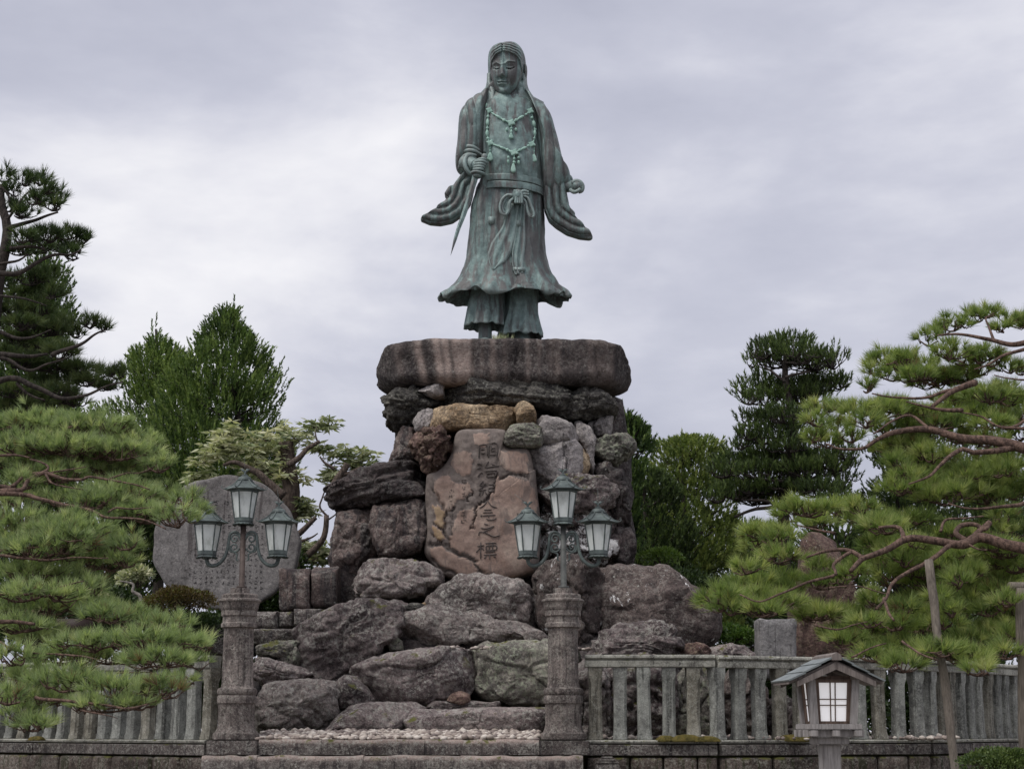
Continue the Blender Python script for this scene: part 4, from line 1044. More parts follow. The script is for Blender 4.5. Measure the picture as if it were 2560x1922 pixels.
# outer robe: two shoulder-and-arm pieces and two hanging sleeves
ROBE = new_obj('outer_robe', MB().tube(sp(R1, [(770,780,0.22),(930,700,0.26),(1100,680,0.3),(1280,710,0.26),(1430,790,0.22)]), 0.16, 12).mesh('outer_robe', M['bronze'], True, ST), STAT)
drape('robe_shoulder', R1, [(900,600),(840,640),(760,680),(680,750),(620,850),(600,950),(594,1050),(588,1130),(574,1230),(568,1310),(575,1390),(605,1440),(650,1460),(720,1440),(790,1400),(850,1320),(872,1180),(880,980),(890,820),(905,720)], 0.46, 0.45, [(720,560),(790,900),(800,1250),(700,1500)], 105, 0.026, 0.02, e=0.7, parent=ROBE)
drape('robe_shoulder', R1, [(1285,610),(1340,670),(1400,718),(1480,768),(1545,880),(1580,1000),(1620,1150),(1650,1280),(1682,1390),(1732,1460),(1745,1530),(1735,1600),(1660,1660),(1480,1680),(1450,1400),(1435,1150),(1400,900),(1345,740)], 0.44, 0.45, [(1330,600),(1430,900),(1470,1300),(1490,1650)], 100, 0.026, 0.02, e=0.7, parent=ROBE)
drape('hanging_sleeve', R2, [(640,-50),(590,20),(530,95),(490,118),(440,195),(472,222),(420,272),(356,322),(368,352),(290,395),(203,424),(204,446),(290,482),(400,490),(520,464),(630,388),(700,285),(722,200),(745,80),(765,-30),(700,-70)], 0.17, 0.2, [(204,446),(290,482),(400,490),(520,464),(630,388),(700,285),(730,180)], 74, 0.034, -0.1, parent=ROBE)
drape('hanging_sleeve', R2, [(1412,-70),(1560,-50),(1610,60),(1652,170),(1668,260),(1682,340),(1732,386),(1722,412),(1782,460),(1772,482),(1812,505),(1908,600),(1906,618),(1880,632),(1780,624),(1650,584),(1540,514),(1470,452),(1425,345),(1408,200)], 0.17, 0.2, [(1906,618),(1780,624),(1650,584),(1540,514),(1470,452),(1425,345),(1415,150)], 80, 0.034, -0.1, parent=ROBE)
mb = MB()
for pts in ([(895,760),(878,840),(868,960),(866,1130),(872,1240)], [(1335,760),(1362,830),(1395,930),(1430,1120),(1448,1300),(1462,1560)]):
    mb.tube(smooth_line(sp(R1, [(x, y, torso_dy(x, y) + 0.01) for x, y in pts]), 30), 0.045, 10)
mb.build('lapel', M['bronze'], ROBE, ST)
# rolled cuffs
def ring(reg, cx, cy, a, b, dy, rad, tiltdeg=0, depth=0.1, n=40):
    T = np.linspace(0, 2 * np.pi, n + 1)
    k = math.radians(tiltdeg)
    pts = [(cx + a * math.cos(x) * math.cos(k) - b * math.sin(x) * math.sin(k), cy + a * math.cos(x) * math.sin(k) + b * math.sin(x) * math.cos(k), dy + depth * math.cos(x)) for x in T]
    return sp(reg, pts), rad
mb = MB(); P_, r_ = ring(R1, 730, 1362, 62, 100, -0.46, 0.055, -18); mb.tube(P_, 0.042, 10, False)
for k, (pts) in enumerate(([(585,1215),(650,1180),(740,1175),(820,1215)], [(580,1270),(650,1225),(750,1215),(840,1260)], [(600,1400),(640,1300),(700,1255),(790,1265)])):
    mb.tube(smooth_line(sp(R1, [(x, y, -0.30 - 0.06 * min(i, 2)) for i, (x, y) in enumerate(pts)]), 24), np.interp(np.linspace(0, 1, 24), [0, .5, 1], [.02, .045, .02]), 10)
mb.build('cuff', M['bronze'], ROBE, ST)
mb = MB(); P_, r_ = ring(R1, 1695, 1535, 50, 62, -0.12, 0.045, 35); mb.tube(P_, r_, 10, False); mb.build('cuff', M['bronze'], ROBE, ST)
# dark inside of the sleeve openings
def blob(reg, cx, cy, a, b, dy, df, n=40, rotd=0):
    k = math.radians(rotd); T = np.linspace(0, 2 * np.pi, 24, endpoint=False)
    out = [(cx + a * math.cos(x) * math.cos(k) - b * math.sin(x) * math.sin(k), cy + a * math.cos(x) * math.sin(k) + b * math.sin(x) * math.cos(k)) for x in T]
    return close_poles(inflate(Z(reg, out), ST_Y + dy, df, df, 1.0, n, n // 2))

# sash of two bands
for y0, y1, nm in ((62, 122, 'sash_band'), (134, 198, 'sash_band')):
    V, th = loft(R2, [(y0, 800, 1428, .50, .44), (y0 + 4, 792, 1432, .525, .46), (y1 - 4, 780, 1434, .53, .46), (y1, 786, 1428, .505, .44)], 120, 16, tilt=0.085)
    part(nm, push(V, 0.008 * fbm(V.reshape(-1, 3) * 4, 3, 9).reshape(V.shape[:2])), mat='bronze2')
# bow
bow = MB()
kn = -0.66
v, f = blob(R2, 1165, 205, 62, 72, kn + 0.06, 0.16); bow.add(v, f)
def band(pts, w0, w1, dy, n=26, fl=0.45):
    P = smooth_line(sp(R2, pts, dy), n)
    s = mpp(1262, 500, ST_Y) / R2[2]
    bow.tube(P, np.interp(np.linspace(0, 1, n), [0, .5, 1], [w0 * s, max(w0, w1) * s, w1 * s]), 12, True, None)
for off_ in (0, 1, 2):
    o_ = off_ * 22
    band([(1120, 195), (1060, 190 + o_), (1010 + o_, 235 + o_ * .6), (990 + o_, 300), (1000 + o_, 360 - o_ * .5), (1040, 385 - o_), (1078 - o_ * .6, 340), (1088 - o_ * .4, 260), (1120, 225)], 15, 15, kn + 0.03 * off_)
    band([(1220, 200), (1262, 215 + o_ * .5), (1290 - o_ * .4, 280), (1318 - o_ * .5, 350), (1322 - o_ * .4, 400 - o_ * .6), (1288, 405 - o_), (1262 + o_ * .3, 340), (1245, 260), (1215, 225)], 13, 13, kn + 0.03 * off_)
for i in range(4):
    band([(1130 + 22 * i, 140 + 4 * i), (1150 + 18 * i, 190), (1140 + 22 * i, 270)], 14, 12, kn - 0.06)
band([(1180, 165), (1225, 150), (1272, 160)], 16, 12, kn); band([(1185, 185), (1235, 180), (1276, 182)], 15, 10, kn)
bow.build('sash_bow', M['bronze2'], STAT, ST)

def strip(pts, widths, n=40, nw=9, fold=0.018, th_=0.05):
    """hanging end of the sash lying on the tunic"""
    C = smooth_line(np.array(pts, float), n); w = np.interp(np.linspace(0, 1, n), np.linspace(0, 1, len(widths)), widths)
    T = unit(np.gradient(C, axis=0)); Nn = np.stack([-T[:, 1], T[:, 0]], 1)
    V = np.zeros((n, 2 * nw, 3))
    for j, u in enumerate(np.linspace(-1, 1, nw)):
        Q = C + Nn * (w * u)[:, None]
        for side in (0, 1):
            jj = j if side == 0 else 2 * nw - 1 - j
            P = sp(R2, [(x, y, skirt_dy(y, x)) for x, y in Q])
            P[:, 1] -= (th_ + fold * math.sin(u * 7)) if side == 0 else -0.03
            V[:, jj] = P
    return V
part('sash_tail', strip([(1130,285),(1105,420),(1070,570),(1000,720),(950,830),(920,935)], [55, 60, 70, 95, 110, 95, 6]), mat='bronze2')
part('sash_tail', strip([(1205,290),(1200,450),(1190,620),(1170,760),(1165,860),(1180,975)], [30, 35, 45, 55, 62, 58, 45]), mat='bronze2')
for cx, cy, a, b in ((908,440,34,38),(1170,470,32,34),(1175,925,60,22)):
    P = sp(R2, [(cx, cy, skirt_dy(cy, cx) - 0.035)])[0]; s = mpp(1262, 600, ST_Y) / R2[2]
    MB().box(P, (2 * a * s, 0.06, 2 * b * s), bev=0.012).build('cast_patch', M['bronze2'], STAT, ST)

# head
HC = (1086, 395)
out = [(922,300),(932,215),(1000,150),(1085,132),(1175,150),(1238,215),(1256,300),(1256,420),(1238,505),(1208,590),(1160,660),(1096,702),(1046,697),(994,655),(958,585),(938,505),(922,400)]
V = inflate(Z(R1, out), ST_Y - 0.06, 0.36, 0.36, 0.78, 150, 96)
P = V.reshape(-1, 3)
U_ = proj(P); gx = (U_[:, 0] - R1[0]) * R1[2]; gy = (U_[:, 1] - R1[1]) * R1[2]
fr = (P[:, 1] < ST_Y - 0.06).astype(float)
G = lambda cx, cy, a, b, p=2: np.exp(-(np.abs((gx - cx) / a) ** p + np.abs((gy - cy) / b) ** p))
U2 = np.stack([gx, gy], 1)
d = 0.13 * np.exp(-((gx - 1045) / (15 + np.clip((gy - 320) / 130, 0, 1) * 20)) ** 2) * np.clip((gy - 290) / 160, 0, 1) ** 0.9 * (1 - 1 / (1 + np.exp(-(gy - 466) / 5)))
d += 0.020 * np.exp(-(seg_dist(U2, [(946,336),(985,312),(1030,336)]) / 10) ** 2) + 0.022 * np.exp(-(seg_dist(U2, [(1060,334),(1110,298),(1174,304)]) / 11) ** 2)
d += -0.035 * G(986, 364, 44, 22) - 0.038 * G(1130, 360, 54, 24)
d += 0.034 * G(985, 368, 28, 11) + 0.036 * G(1128, 364, 36, 13) - 0.035 * np.exp(-(seg_dist(U2, [(955,372),(985,380),(1018,374)]) / 5) ** 2) - 0.04 * np.exp(-(seg_dist(U2, [(1090,370),(1128,378),(1168,362)]) / 5.5) ** 2)
d += 0.035 * G(1052, 506, 42, 8) + 0.035 * G(1050, 530, 36, 9) - 0.05 * np.exp(-(seg_dist(U2, [(1005,515),(1050,518),(1098,514)]) / 5) ** 2) - 0.03 * G(1050, 560, 40, 14)
d += 0.06 * G(1062, 622, 62, 40) + 0.03 * G(965, 450, 40, 60) + 0.03 * G(1150, 455, 50, 65) - 0.02 * G(1050, 485, 12, 14)
d += -0.03 * G(1010, 470, 14, 40) - 0.03 * G(1095, 470, 14, 40) + 0.012 * np.exp(-((gx - 1050) / 5) ** 2) * (gy < 300)
HL = [(934,540),(928,420),(940,310),(985,240),(1046,204),(1112,214),(1182,244),(1228,306),(1246,410),(1246,540)]
facep = HL + [(1230,700),(1060,800),(940,700)]
hd = seg_dist(U2, HL); outf = (~in_poly(U2, facep)).astype(float)
d = d * (1 - outf) + outf * (0.06 * np.clip(hd / 9, 0, 1) + 0.016 * np.sin(hd / 24 * 2 * np.pi) - 0.05 * np.exp(-((gx - 1046 - (204 - gy) * .03) / 7) ** 2) * (gy < 215))
P[:, 1] -= fr * d
v, f = close_poles(P.reshape(V.shape))
HEAD = new_obj('head', np_mesh('head', v - ST, f, M['bronze']), STAT)
v, f = blob(R1, 1284, 410, 20, 82, -0.02, 0.09); mb = MB().add(v, f); v, f = blob(R1, 1262, 488, 9, 14, -0.10, 0.05); mb.add(v, f)
mb.build('ear', M['bronze'], HEAD, ST)
# hair
def head_dy(x, y):
    u = ((x - 1088) / 186) ** 2 + ((y - 395) / 285) ** 2
    return -0.06 - 0.36 * max(1 - u, 0.0) ** 0.39
hair = MB()
v, f = close_poles(inflate(Z(R1, [(905,450),(900,330),(908,230),(945,168),(1005,134),(1048,128),(1062,124),(1120,116),(1180,126),(1235,172),(1272,240),(1288,320),(1292,430),(1282,540),(1300,610),(1360,700),(1300,760),(1085,760),(860,740),(800,690),(880,610),(915,540)]), ST_Y + 0.17, 0.40, 0.36, 0.8, 120, 50))
hair.add(v, f)
rs = np.random.RandomState(3)
for k in range(16):                     # locks falling to the shoulders
    o_ = k / 15.0
    L_ = [(914 - 6 * o_, 430), (916 - 10 * o_, 530), (948 - 66 * o_, 610), (945 - 135 * o_, 685 - 5 * o_), (920 - 175 * o_, 735 - 5 * o_)]
    R_ = [(1268 + 12 * o_, 430), (1262 + 20 * o_, 540), (1225 + 84 * o_, 622), (1232 + 135 * o_, 688), (1262 + 165 * o_, 740 - 2 * o_)]
    for L2_ in (L_, R_):
        hair.tube(smooth_line(sp(R1, [(x, y, -0.05 - 0.24 * (i / 4) + 0.14 * o_) for i, (x, y) in enumerate(L2_)]), 22), np.interp(np.linspace(0, 1, 22), [0, .6, 1], [.036, .05, .016]), 7)
hair.build('hair', M['bronze2'], HEAD, ST)

# necklace
NECK = MB()
def bead_at(x, y, a, b, ang=0.0, up=0.05):
    v, f = blob(R1, x, y, a, b, torso_dy(x, y) - up, min(a, b) / R1[2] * mpp(1262, 300, ST_Y), 16, ang)
    return v, f
cord = MB()
for pts in ([(885,720),(905,800),(897,930),(893,1040),(915,1140)], [(1325,720),(1340,800),(1380,990),(1375,1090),(1352,1150)], [(925,820),(1000,868),(1070,905),(1135,930),(1200,900),(1330,815)], [(930,1145),(1020,1175),(1100,1205),(1165,1235),(1230,1210),(1350,1150)], [(1140,950),(1140,1090)], [(1168,1250),(1165,1420)], [(923,1150),(923,1300)], [(1368,1150),(1372,1310)]):
    cord.tube(smooth_line(sp(R1, [(x, y, torso_dy(x, y) - 0.045) for x, y in pts]), 24), 0.016, 6)
NK = cord.build('necklace', M['verdigris'], STAT, ST)
BEADS = [(900,870,16,14,0),(897,930,19,36,0),(895,985,17,10,0),(893,1040,19,36,0),(900,1092,17,13,0),(1352,880,16,14,0),(1372,942,19,36,-12),(1385,998,17,10,0),(1380,1042,18,34,5),(1372,1092,16,12,0),
         (962,846,18,11,32),(1015,876,40,14,33),(1066,906,18,17,0),(1188,904,17,15,0),(1238,876,40,14,-28),(1290,846,18,11,-28),(1010,1172,22,12,22),(1052,1190,28,13,22),(1100,1208,16,17,0),(1226,1212,18,15,0),(1270,1192,34,14,-22),(1312,1168,18,12,-25),
         (1140,988,15,11,0),(1140,1022,13,16,0),(1092,1000,14,20,15),(1188,1000,14,20,-15),(1110,1285,14,16,0),(1108,1330,14,22,0),(1170,1300,14,16,0),(1170,1336,18,14,0),(1215,1288,14,16,0),(1215,1335,14,22,0),(923,1190,11,10,0),(923,1218,12,12,0),(1372,1190,11,10,0),(1372,1222,12,12,0),(885,760,12,34,8),(1330,760,12,34,-8)]
for x, y, a, b, g_ in BEADS:
    v, f = bead_at(x, y, a, b, g_)
    new_obj('bead', np_mesh('bead', v - ST, f, M['verdigris']), NK)
def plate_at(pts, up=0.06):
    c = np.mean(np.array(pts), 0)
    v, f = close_poles(inflate(Z(R1, pts), ST_Y + torso_dy(*c) - up, 0.035, 0.03, 0.3, 40, 12))
    return new_obj('pendant', np_mesh('pendant', v - ST, f, M['verdigris']), NK)
def star(cx, cy, a, b): return [(cx + a * (1 if i % 2 == 0 else 0.62) * math.cos(i * math.pi / 4 + .4), cy + b * (1 if i % 2 == 0 else 0.62) * math.sin(i * math.pi / 4 + .4)) for i in range(8)]
for q in (star(916, 806, 42, 36), star(1335, 812, 42, 36), star(1137, 932, 50, 40), star(926, 1140, 46, 36), star(1350, 1152, 46, 36), star(1166, 1236, 56, 40)): plate_at(q)
for cx, cy, a, b in ((1138,1070,24,26),(923,1285,32,40),(1372,1300,30,36),(1160,1400,26,44)):
    plate_at([(cx - a * .4, cy - b), (cx + a * .4, cy - b), (cx + a, cy + b * .5), (cx, cy + b), (cx - a, cy + b * .5)])

# sword and hands
n_ = 40
C = smooth_line(np.array([(775,1455),(762,1520),(735,1610),(690,1760),(640,1905),(590,2040),(518,2290)], float), n_)
hw = np.interp(np.linspace(0, 1, n_), [0, .1, .5, .8, 1], [33, 31, 25, 17, 1])
T_ = unit(np.gradient(C, axis=0)); N_ = np.stack([-T_[:, 1], T_[:, 0]], 1)
V = np.zeros((n_, 4, 3)); dyl = np.linspace(-0.62, -0.86, n_)
A_, B_ = C + N_ * hw[:, None], C - N_ * hw[:, None]
V[:, 0] = sp(R1, [(x, y, z) for (x, y), z in zip(A_, dyl)]); V[:, 2] = sp(R1, [(x, y, z) for (x, y), z in zip(B_, dyl)])
V[:, 1] = sp(R1, [(x, y, z - 0.025) for (x, y), z in zip(C + N_ * hw[:, None] * .25, dyl)]); V[:, 3] = sp(R1, [(x, y, z + 0.025) for (x, y), z in zip(C, dyl)])
v, f = grid_vf(V, True, True, True)
SWORD = new_obj('sword_blade', np_mesh('sword_blade', v - ST, f, M['bronze2'], False), STAT)
mb = MB()
v, f = blob(R1, 800, 1456, 84, 26, -0.60, 0.17, 36, 8); mb.add(v, f); v, f = blob(R1, 790, 1476, 46, 26, -0.62, 0.10, 30, 5); mb.add(v, f)
mb.build('sword_guard', M['bronze'], SWORD, ST)
mb = MB().tube(smooth_line(sp(R1, [(792,1450,-0.60),(828,1360,-0.58),(860,1290,-0.56),(872,1255,-0.55)]), 16), [.05] * 13 + [.055, .06, .045], 12)
mb.build('sword_hilt', M['bronze'], SWORD, ST)
s1 = mpp(1262, 400, ST_Y) / R1[2]
hand = MB()
hand.tube(smooth_line(sp(R1, [(670,1345,-0.30),(720,1350,-0.42),(770,1368,-0.52)]), 14), np.linspace(.16, .115, 14), 14)
v, f = blob(R1, 785, 1368, 66, 62, -0.52, 0.11, 40, 10); hand.add(v, f)
for i in range(4):
    hand.tube(smooth_line(sp(R1, [(775 - 6 * i, 1330 + 26 * i, -0.60),(818 - 8 * i, 1322 + 27 * i, -0.70),(862 - 8 * i, 1326 + 26 * i, -0.70),(884 - 10 * i, 1344 + 24 * i, -0.60),(866 - 8 * i, 1352 + 24 * i, -0.52)]), 20), np.interp(np.linspace(0, 1, 20), [0, 1], [.030, .024]), 9)
hand.tube(smooth_line(sp(R1, [(765,1345,-0.56),(800,1312,-0.64),(845,1300,-0.68),(878,1306,-0.64)]), 16), np.linspace(.036, .026, 16), 9)
hand.build('hand', M['bronze'], STAT, ST)
hand = MB()
hand.tube(smooth_line(sp(R1, [(1640,1560,-0.05),(1700,1575,-0.12),(1760,1580,-0.18),(1790,1578,-0.2)]), 16), np.linspace(.155, .10, 16), 14)
v, f = blob(R2, 1750, 112, 56, 54, -0.3, 0.16, 40, -15); hand.add(v, f)
for i in range(4):
    d_ = -0.34 + 0.075 * i; q_ = 4 * i
    hand.tube(smooth_line(sp(R2, [(1700,72 + q_,d_),(1735,52 + q_,d_ - .02),(1780,62 + q_,d_ - .03),(1806,100 + q_,d_ - .02),(1796,142 + q_ * .5,d_ - .01),(1765,160,d_)]), 26), np.interp(np.linspace(0, 1, 26), [0, 1], [.046, .036]), 9)
hand.tube(smooth_line(sp(R2, [(1690,140,-0.26),(1722,160,-0.37),(1756,150,-0.42),(1782,128,-0.42)]), 16), np.linspace(.046, .034, 16), 9)
hand.build('hand', M['bronze'], STAT, ST)
# ------------------------------------------------------------------ lamp pillars
PY = 25.0
MP = mpp(1409, 1700, PY)
PPROF = [(1470,0.1),(1470,24),(1483,25),(1485,43),(1488,46),(1496,46),(1499,53),(1503,54),(1507,50),(1524,47),(1526,45),(1539,45),(1542,41),(1556,41),(1559,45),(1568,45),(1571,38),(1580,37),(1640,38),(1710,39.5),(1718,41),(1721,48),(1728,50),(1735,48),(1737,46),(1741,49),(1757,49),(1760,46),(1768,45.5),(1812,45.5),(1822,48),(1830,52),(1832,57),(1840,58),(1847,57),(1850,50)]
def pillar(px, label):
    base = W(px, 1886, PY); root = thing('stone_pillar', label, 'pillar', (base[0], PY, base[2]), 'stone lamp pillars beside the steps')
    c = np.array((base[0], PY, base[2]))
    zz = lambda py: W(px, py, PY)[2] - base[2]
    ns = 144; A = np.linspace(0, 2 * np.pi, ns, endpoint=False)
    def body(name, lo, hi, sub=1, mod=None):
        pr = [p for p in PPROF if lo <= p[0] <= hi]
        ys = []; 
        for (a, b), (a2, b2) in zip(pr[:-1], pr[1:]):
            k = max(1, int(abs(a2 - a) / 6))
            for i in range(k): ys.append((a + (a2 - a) * i / k, b + (b2 - b) * i / k))
        ys.append(pr[-1])
        V = np.zeros((len(ys), ns, 3))
        for i, (y, h) in enumerate(ys):
            r = np.full(ns, h * MP)
            # slightly eight-sided
            r *= 1 - 0.035 * (1 - np.abs(np.cos(4 * A)))
            if mod: r = mod(y, r)
            V[i, :, 0] = r * np.cos(A); V[i, :, 1] = r * np.sin(A); V[i, :, 2] = zz(y)
        P = V.reshape(-1, 3); P += unit(P * [1, 1, 0]) * (0.004 * fbm(P * 6 + px, 3, 11))[:, None]
        v, f = grid_vf(P.reshape(V.shape), True, True, True)
        o = new_obj(name, np_mesh(name, v, f, M['pillar']), root); sharp(o.data, 40); return o
    def cap_mod(y, r):
        if 1484 <= y <= 1497: return r * (1 - 0.05 * np.abs(np.sin(11 * A)))
        if 1475 <= y <= 1484: return r * (1 - 0.05 * np.abs(np.sin(9 * A)))
        return r
    def flute(y, r):
        k = np.clip(min(y - 1580, 1706 - y) / 8, 0, 1) if y < 1715 else np.clip(min(y - 1766, 1814 - y) / 6, 0, 1)
        return r - k * 0.011 * np.clip(np.cos(14 * A), 0, 1) ** 4
    body('capital', 1470, 1571, mod=cap_mod)
    body('shaft', 1571, 1718, mod=flute)
    body('drum', 1718, 1850, mod=flute)
    mb = MB(); h = zz(1850); mb.box((0, 0, h / 2), (124 * MP, 124 * MP, h), bev=0.012); o = mb.build('plinth', M['base'], root); sharp(o.data, 40)
    return root
pillar(588, 'dark weathered stone lamp pillar left of the steps')
pillar(1409, 'brown stone lamp pillar right of the steps')

# ------------------------------------------------------------------ three-headed lanterns
m, n, l = mat_new('lamp_metal')
v, oi = coords(n, l)
c = ramp(n, l, noise(n, l, v, 6, 5, 0.65), [(0.35, (0.055, 0.068, 0.068)), (0.6, (0.115, 0.14, 0.135)), (0.75, (0.20, 0.25, 0.225))])
finish(n, l, c, 0.6, noise(n, l, v, 40, 4, 0.7), 0.2, 0.01, 0.2, 0.4); M['lampmetal'] = m
m, n, l = mat_new('lamp_pole_brown')
v, oi = coords(n, l)
c = ramp(n, l, noise(n, l, v, 8, 5, 0.65), [(0.35, (0.05, 0.036, 0.032)), (0.65, (0.10, 0.075, 0.067))])
finish(n, l, c, 0.6, noise(n, l, v, 40, 4, 0.7), 0.2, 0.01, 0.2, 0.4); M['polebrown'] = m
m, n, l = mat_new('lamp_pole_grey')
v, oi = coords(n, l)
c = ramp(n, l, noise(n, l, v, 8, 5, 0.65), [(0.35, (0.06, 0.062, 0.06)), (0.65, (0.12, 0.125, 0.12))])
finish(n, l, c, 0.6, noise(n, l, v, 40, 4, 0.7), 0.2, 0.01, 0.2, 0.4); M['polegrey'] = m
m, n, l = mat_new('frosted_glass')
v, oi = coords(n, l)
c = ramp(n, l, noise(n, l, mapping(n, l, v, (1, 1, .5)), 7, 6, 0.65), [(0.32, (0.52, 0.55, 0.52)), (0.5, (0.76, 0.80, 0.78)), (0.7, (0.86, 0.89, 0.87))])
b_ = n.new('ShaderNodeBsdfPrincipled'); l.new(c, b_.inputs['Base Color']); b_.inputs['Roughness'].default_value = 0.45
t_ = n.new('ShaderNodeBsdfTranslucent'); l.new(c, t_.inputs[0]); x_ = n.new('ShaderNodeMixShader'); x_.inputs[0].default_value = 0.2
o_ = n.new('ShaderNodeOutputMaterial'); l.new(b_.outputs[0], x_.inputs[1]); l.new(t_.outputs[0], x_.inputs[2]); l.new(x_.outputs[0], o_.inputs[0])
M['frost'] = m

def hexrow(r, z, rot): return np.array([(r * math.cos(rot + k * math.pi / 3), r * math.sin(rot + k * math.pi / 3), z) for k in range(6)])
def lantern_head(root, cx, cz, rot, spike):
    """one hexagonal lantern head; (cx, cz) = centre of its eave, pixels scaled by MP"""
    p = lambda a: a * MP
    O = np.array((cx, 0, cz))
    head = MB()
    # concave hipped roof with a soft dome on top
    prof = [(50, -1.5), (51, 0), (43, 3.2), (34, 8.5), (25, 15.5), (19, 22), (17.5, 25)]
    V = np.array([hexrow(p(r), p(z), rot) for r, z in prof]) + O; head.grid(V, True, True, False)
    dome = [(18, 24), (17.5, 28), (15, 32), (10, 34.5), (8, 35), (8, 38), (3, 40), (0.3, 40.5)]
    A = np.linspace(0, 2 * np.pi, 20, endpoint=False)
    V = np.array([np.stack([p(r) * np.cos(A), p(r) * np.sin(A), np.full(20, p(z))], 1) for r, z in dome]) + O; head.grid(V, True, True, True)
    for k in range(6):
        a = rot + k * math.pi / 3; d = np.array((math.cos(a), math.sin(a), 0))
        rib = [O + d * p(r) + np.array((0, 0, p(z + 1))) for r, z in ((18, 24), (25, 15.5), (34, 8.5), (43, 3.4), (50, 1))]
        head.tube(smooth_line(rib, 12), p(1.6), 6)
        hook = [O + d * p(r) + np.array((0, 0, p(z))) for r, z in ((49, 1), (54, 1.5), (58, 5), (57, 9), (53.5, 8))]
        head.tube(smooth_line(hook, 14), np.linspace(p(1.4), p(0.7), 14), 6)
    roof = head.build('lantern_roof', M['lampmetal'], root); sharp(roof.data, 35)
    fin = MB()
    for s in (-1, 1):                                           # winged finial
        fin.tube(smooth_line([O + np.array((0, 0, p(39))), O + np.array((s * p(4), 0, p(50))), O + np.array((s * p(15), p(1), p(53)))], 10), np.linspace(p(2.2), p(.5), 10), 6)
        w = np.array([O + np.array(q) * MP for q in ((0, -1, 41), (s * 13, -1, 53), (s * 4, -1, 54), (0, -1, 48), (0, 1, 41), (s * 13, 1, 53), (s * 4, 1, 54), (0, 1, 48))])
        fin.add(w, [np.array([[0, 1, 2, 3], [7, 6, 5, 4], [0, 4, 5, 1], [1, 5, 6, 2], [2, 6, 7, 3], [3, 7, 4, 0]])])
    if spike: fin.tube([O + np.array((0, 0, p(48))), O + np.array((p(-spike[0]), 0, p(spike[1])))], [p(.8), p(.3)], 5)
    fin.build('finial', M['lampmetal'], roof)
    body = MB()
    body.grid(np.array([hexrow(p(36), p(-1.5), rot), hexrow(p(36), p(-6), rot), hexrow(p(33), p(-7.5), rot), hexrow(p(30), p(-7.5), rot)]) + O, True, True, True)
    top, bot = hexrow(p(33.5), p(-7), rot) + O, hexrow(p(23), p(-74), rot) + O
    for k in range(6): body.tube([top[k], bot[k]], p(1.7), 6)
    body.grid(np.array([hexrow(p(24), p(-72), rot), hexrow(p(24), p(-82), rot), hexrow(p(21), p(-84), rot)]) + O, True, True, True)
    cage = body.build('lantern_frame', M['lampmetal'], root); sharp(cage.data, 35)
    for k in range(6):                                          # panes, each a thin plate
        a, b = (k, (k + 1) % 6)
        nrm = unit(np.cross(top[b] - top[a], bot[a] - top[a])); ins = lambda q: q * 1.0 - np.array((cx, 0, 0)) * 0
        def sh(q): return q + (np.array((cx, 0, q[2])) - q) * 0.035
        Q = np.array([sh(top[a]), sh(top[b]), sh(bot[b]), sh(bot[a])]); Q2 = Q + (np.array((cx, 0, 0)) - Q) * [0.02, 0.02, 0]
        mb = MB().add(np.concatenate([Q, Q2]), [np.array([[0, 1, 2, 3], [7, 6, 5, 4], [0, 4, 5, 1], [1, 5, 6, 2], [2, 6, 7, 3], [3, 7, 4, 0]])])
        mb.build('pane', M['frost'], cage, smooth=False)
    pet = MB()
    for k in range(6):                                          # turned-out petals under the lantern
        a = rot + (k + .5) * math.pi / 3; t = np.array((-math.sin(a), math.cos(a), 0)); d = np.array((math.cos(a), math.sin(a), 0))
        V = np.zeros((6, 5, 3))
        for i, (r, z) in enumerate(((19, -80), (20, -84), (22, -87.5), (25, -89.5), (28, -90.5), (30, -89.5))):
            for j, u in enumerate((-1, -.5, 0, .5, 1)):
                wd = (11.5, 12, 12.5, 12, 9, 3)[i]
                V[i, j] = O + d * p(r - 1.5 * abs(u)) + t * p(wd * u) + np.array((0, 0, p(z - (1.2 if abs(u) < .6 else 0))))
        v_, f_ = grid_vf(V, False); pet.add(v_, f_)
        v_, f_ = grid_vf(V * [1, 1, 1] + np.array((0, 0, p(1.2))), False); pet.add(v_, [f_[0][:, ::-1]])
    pet.build('petal_rim', M['lampmetal'], cage)

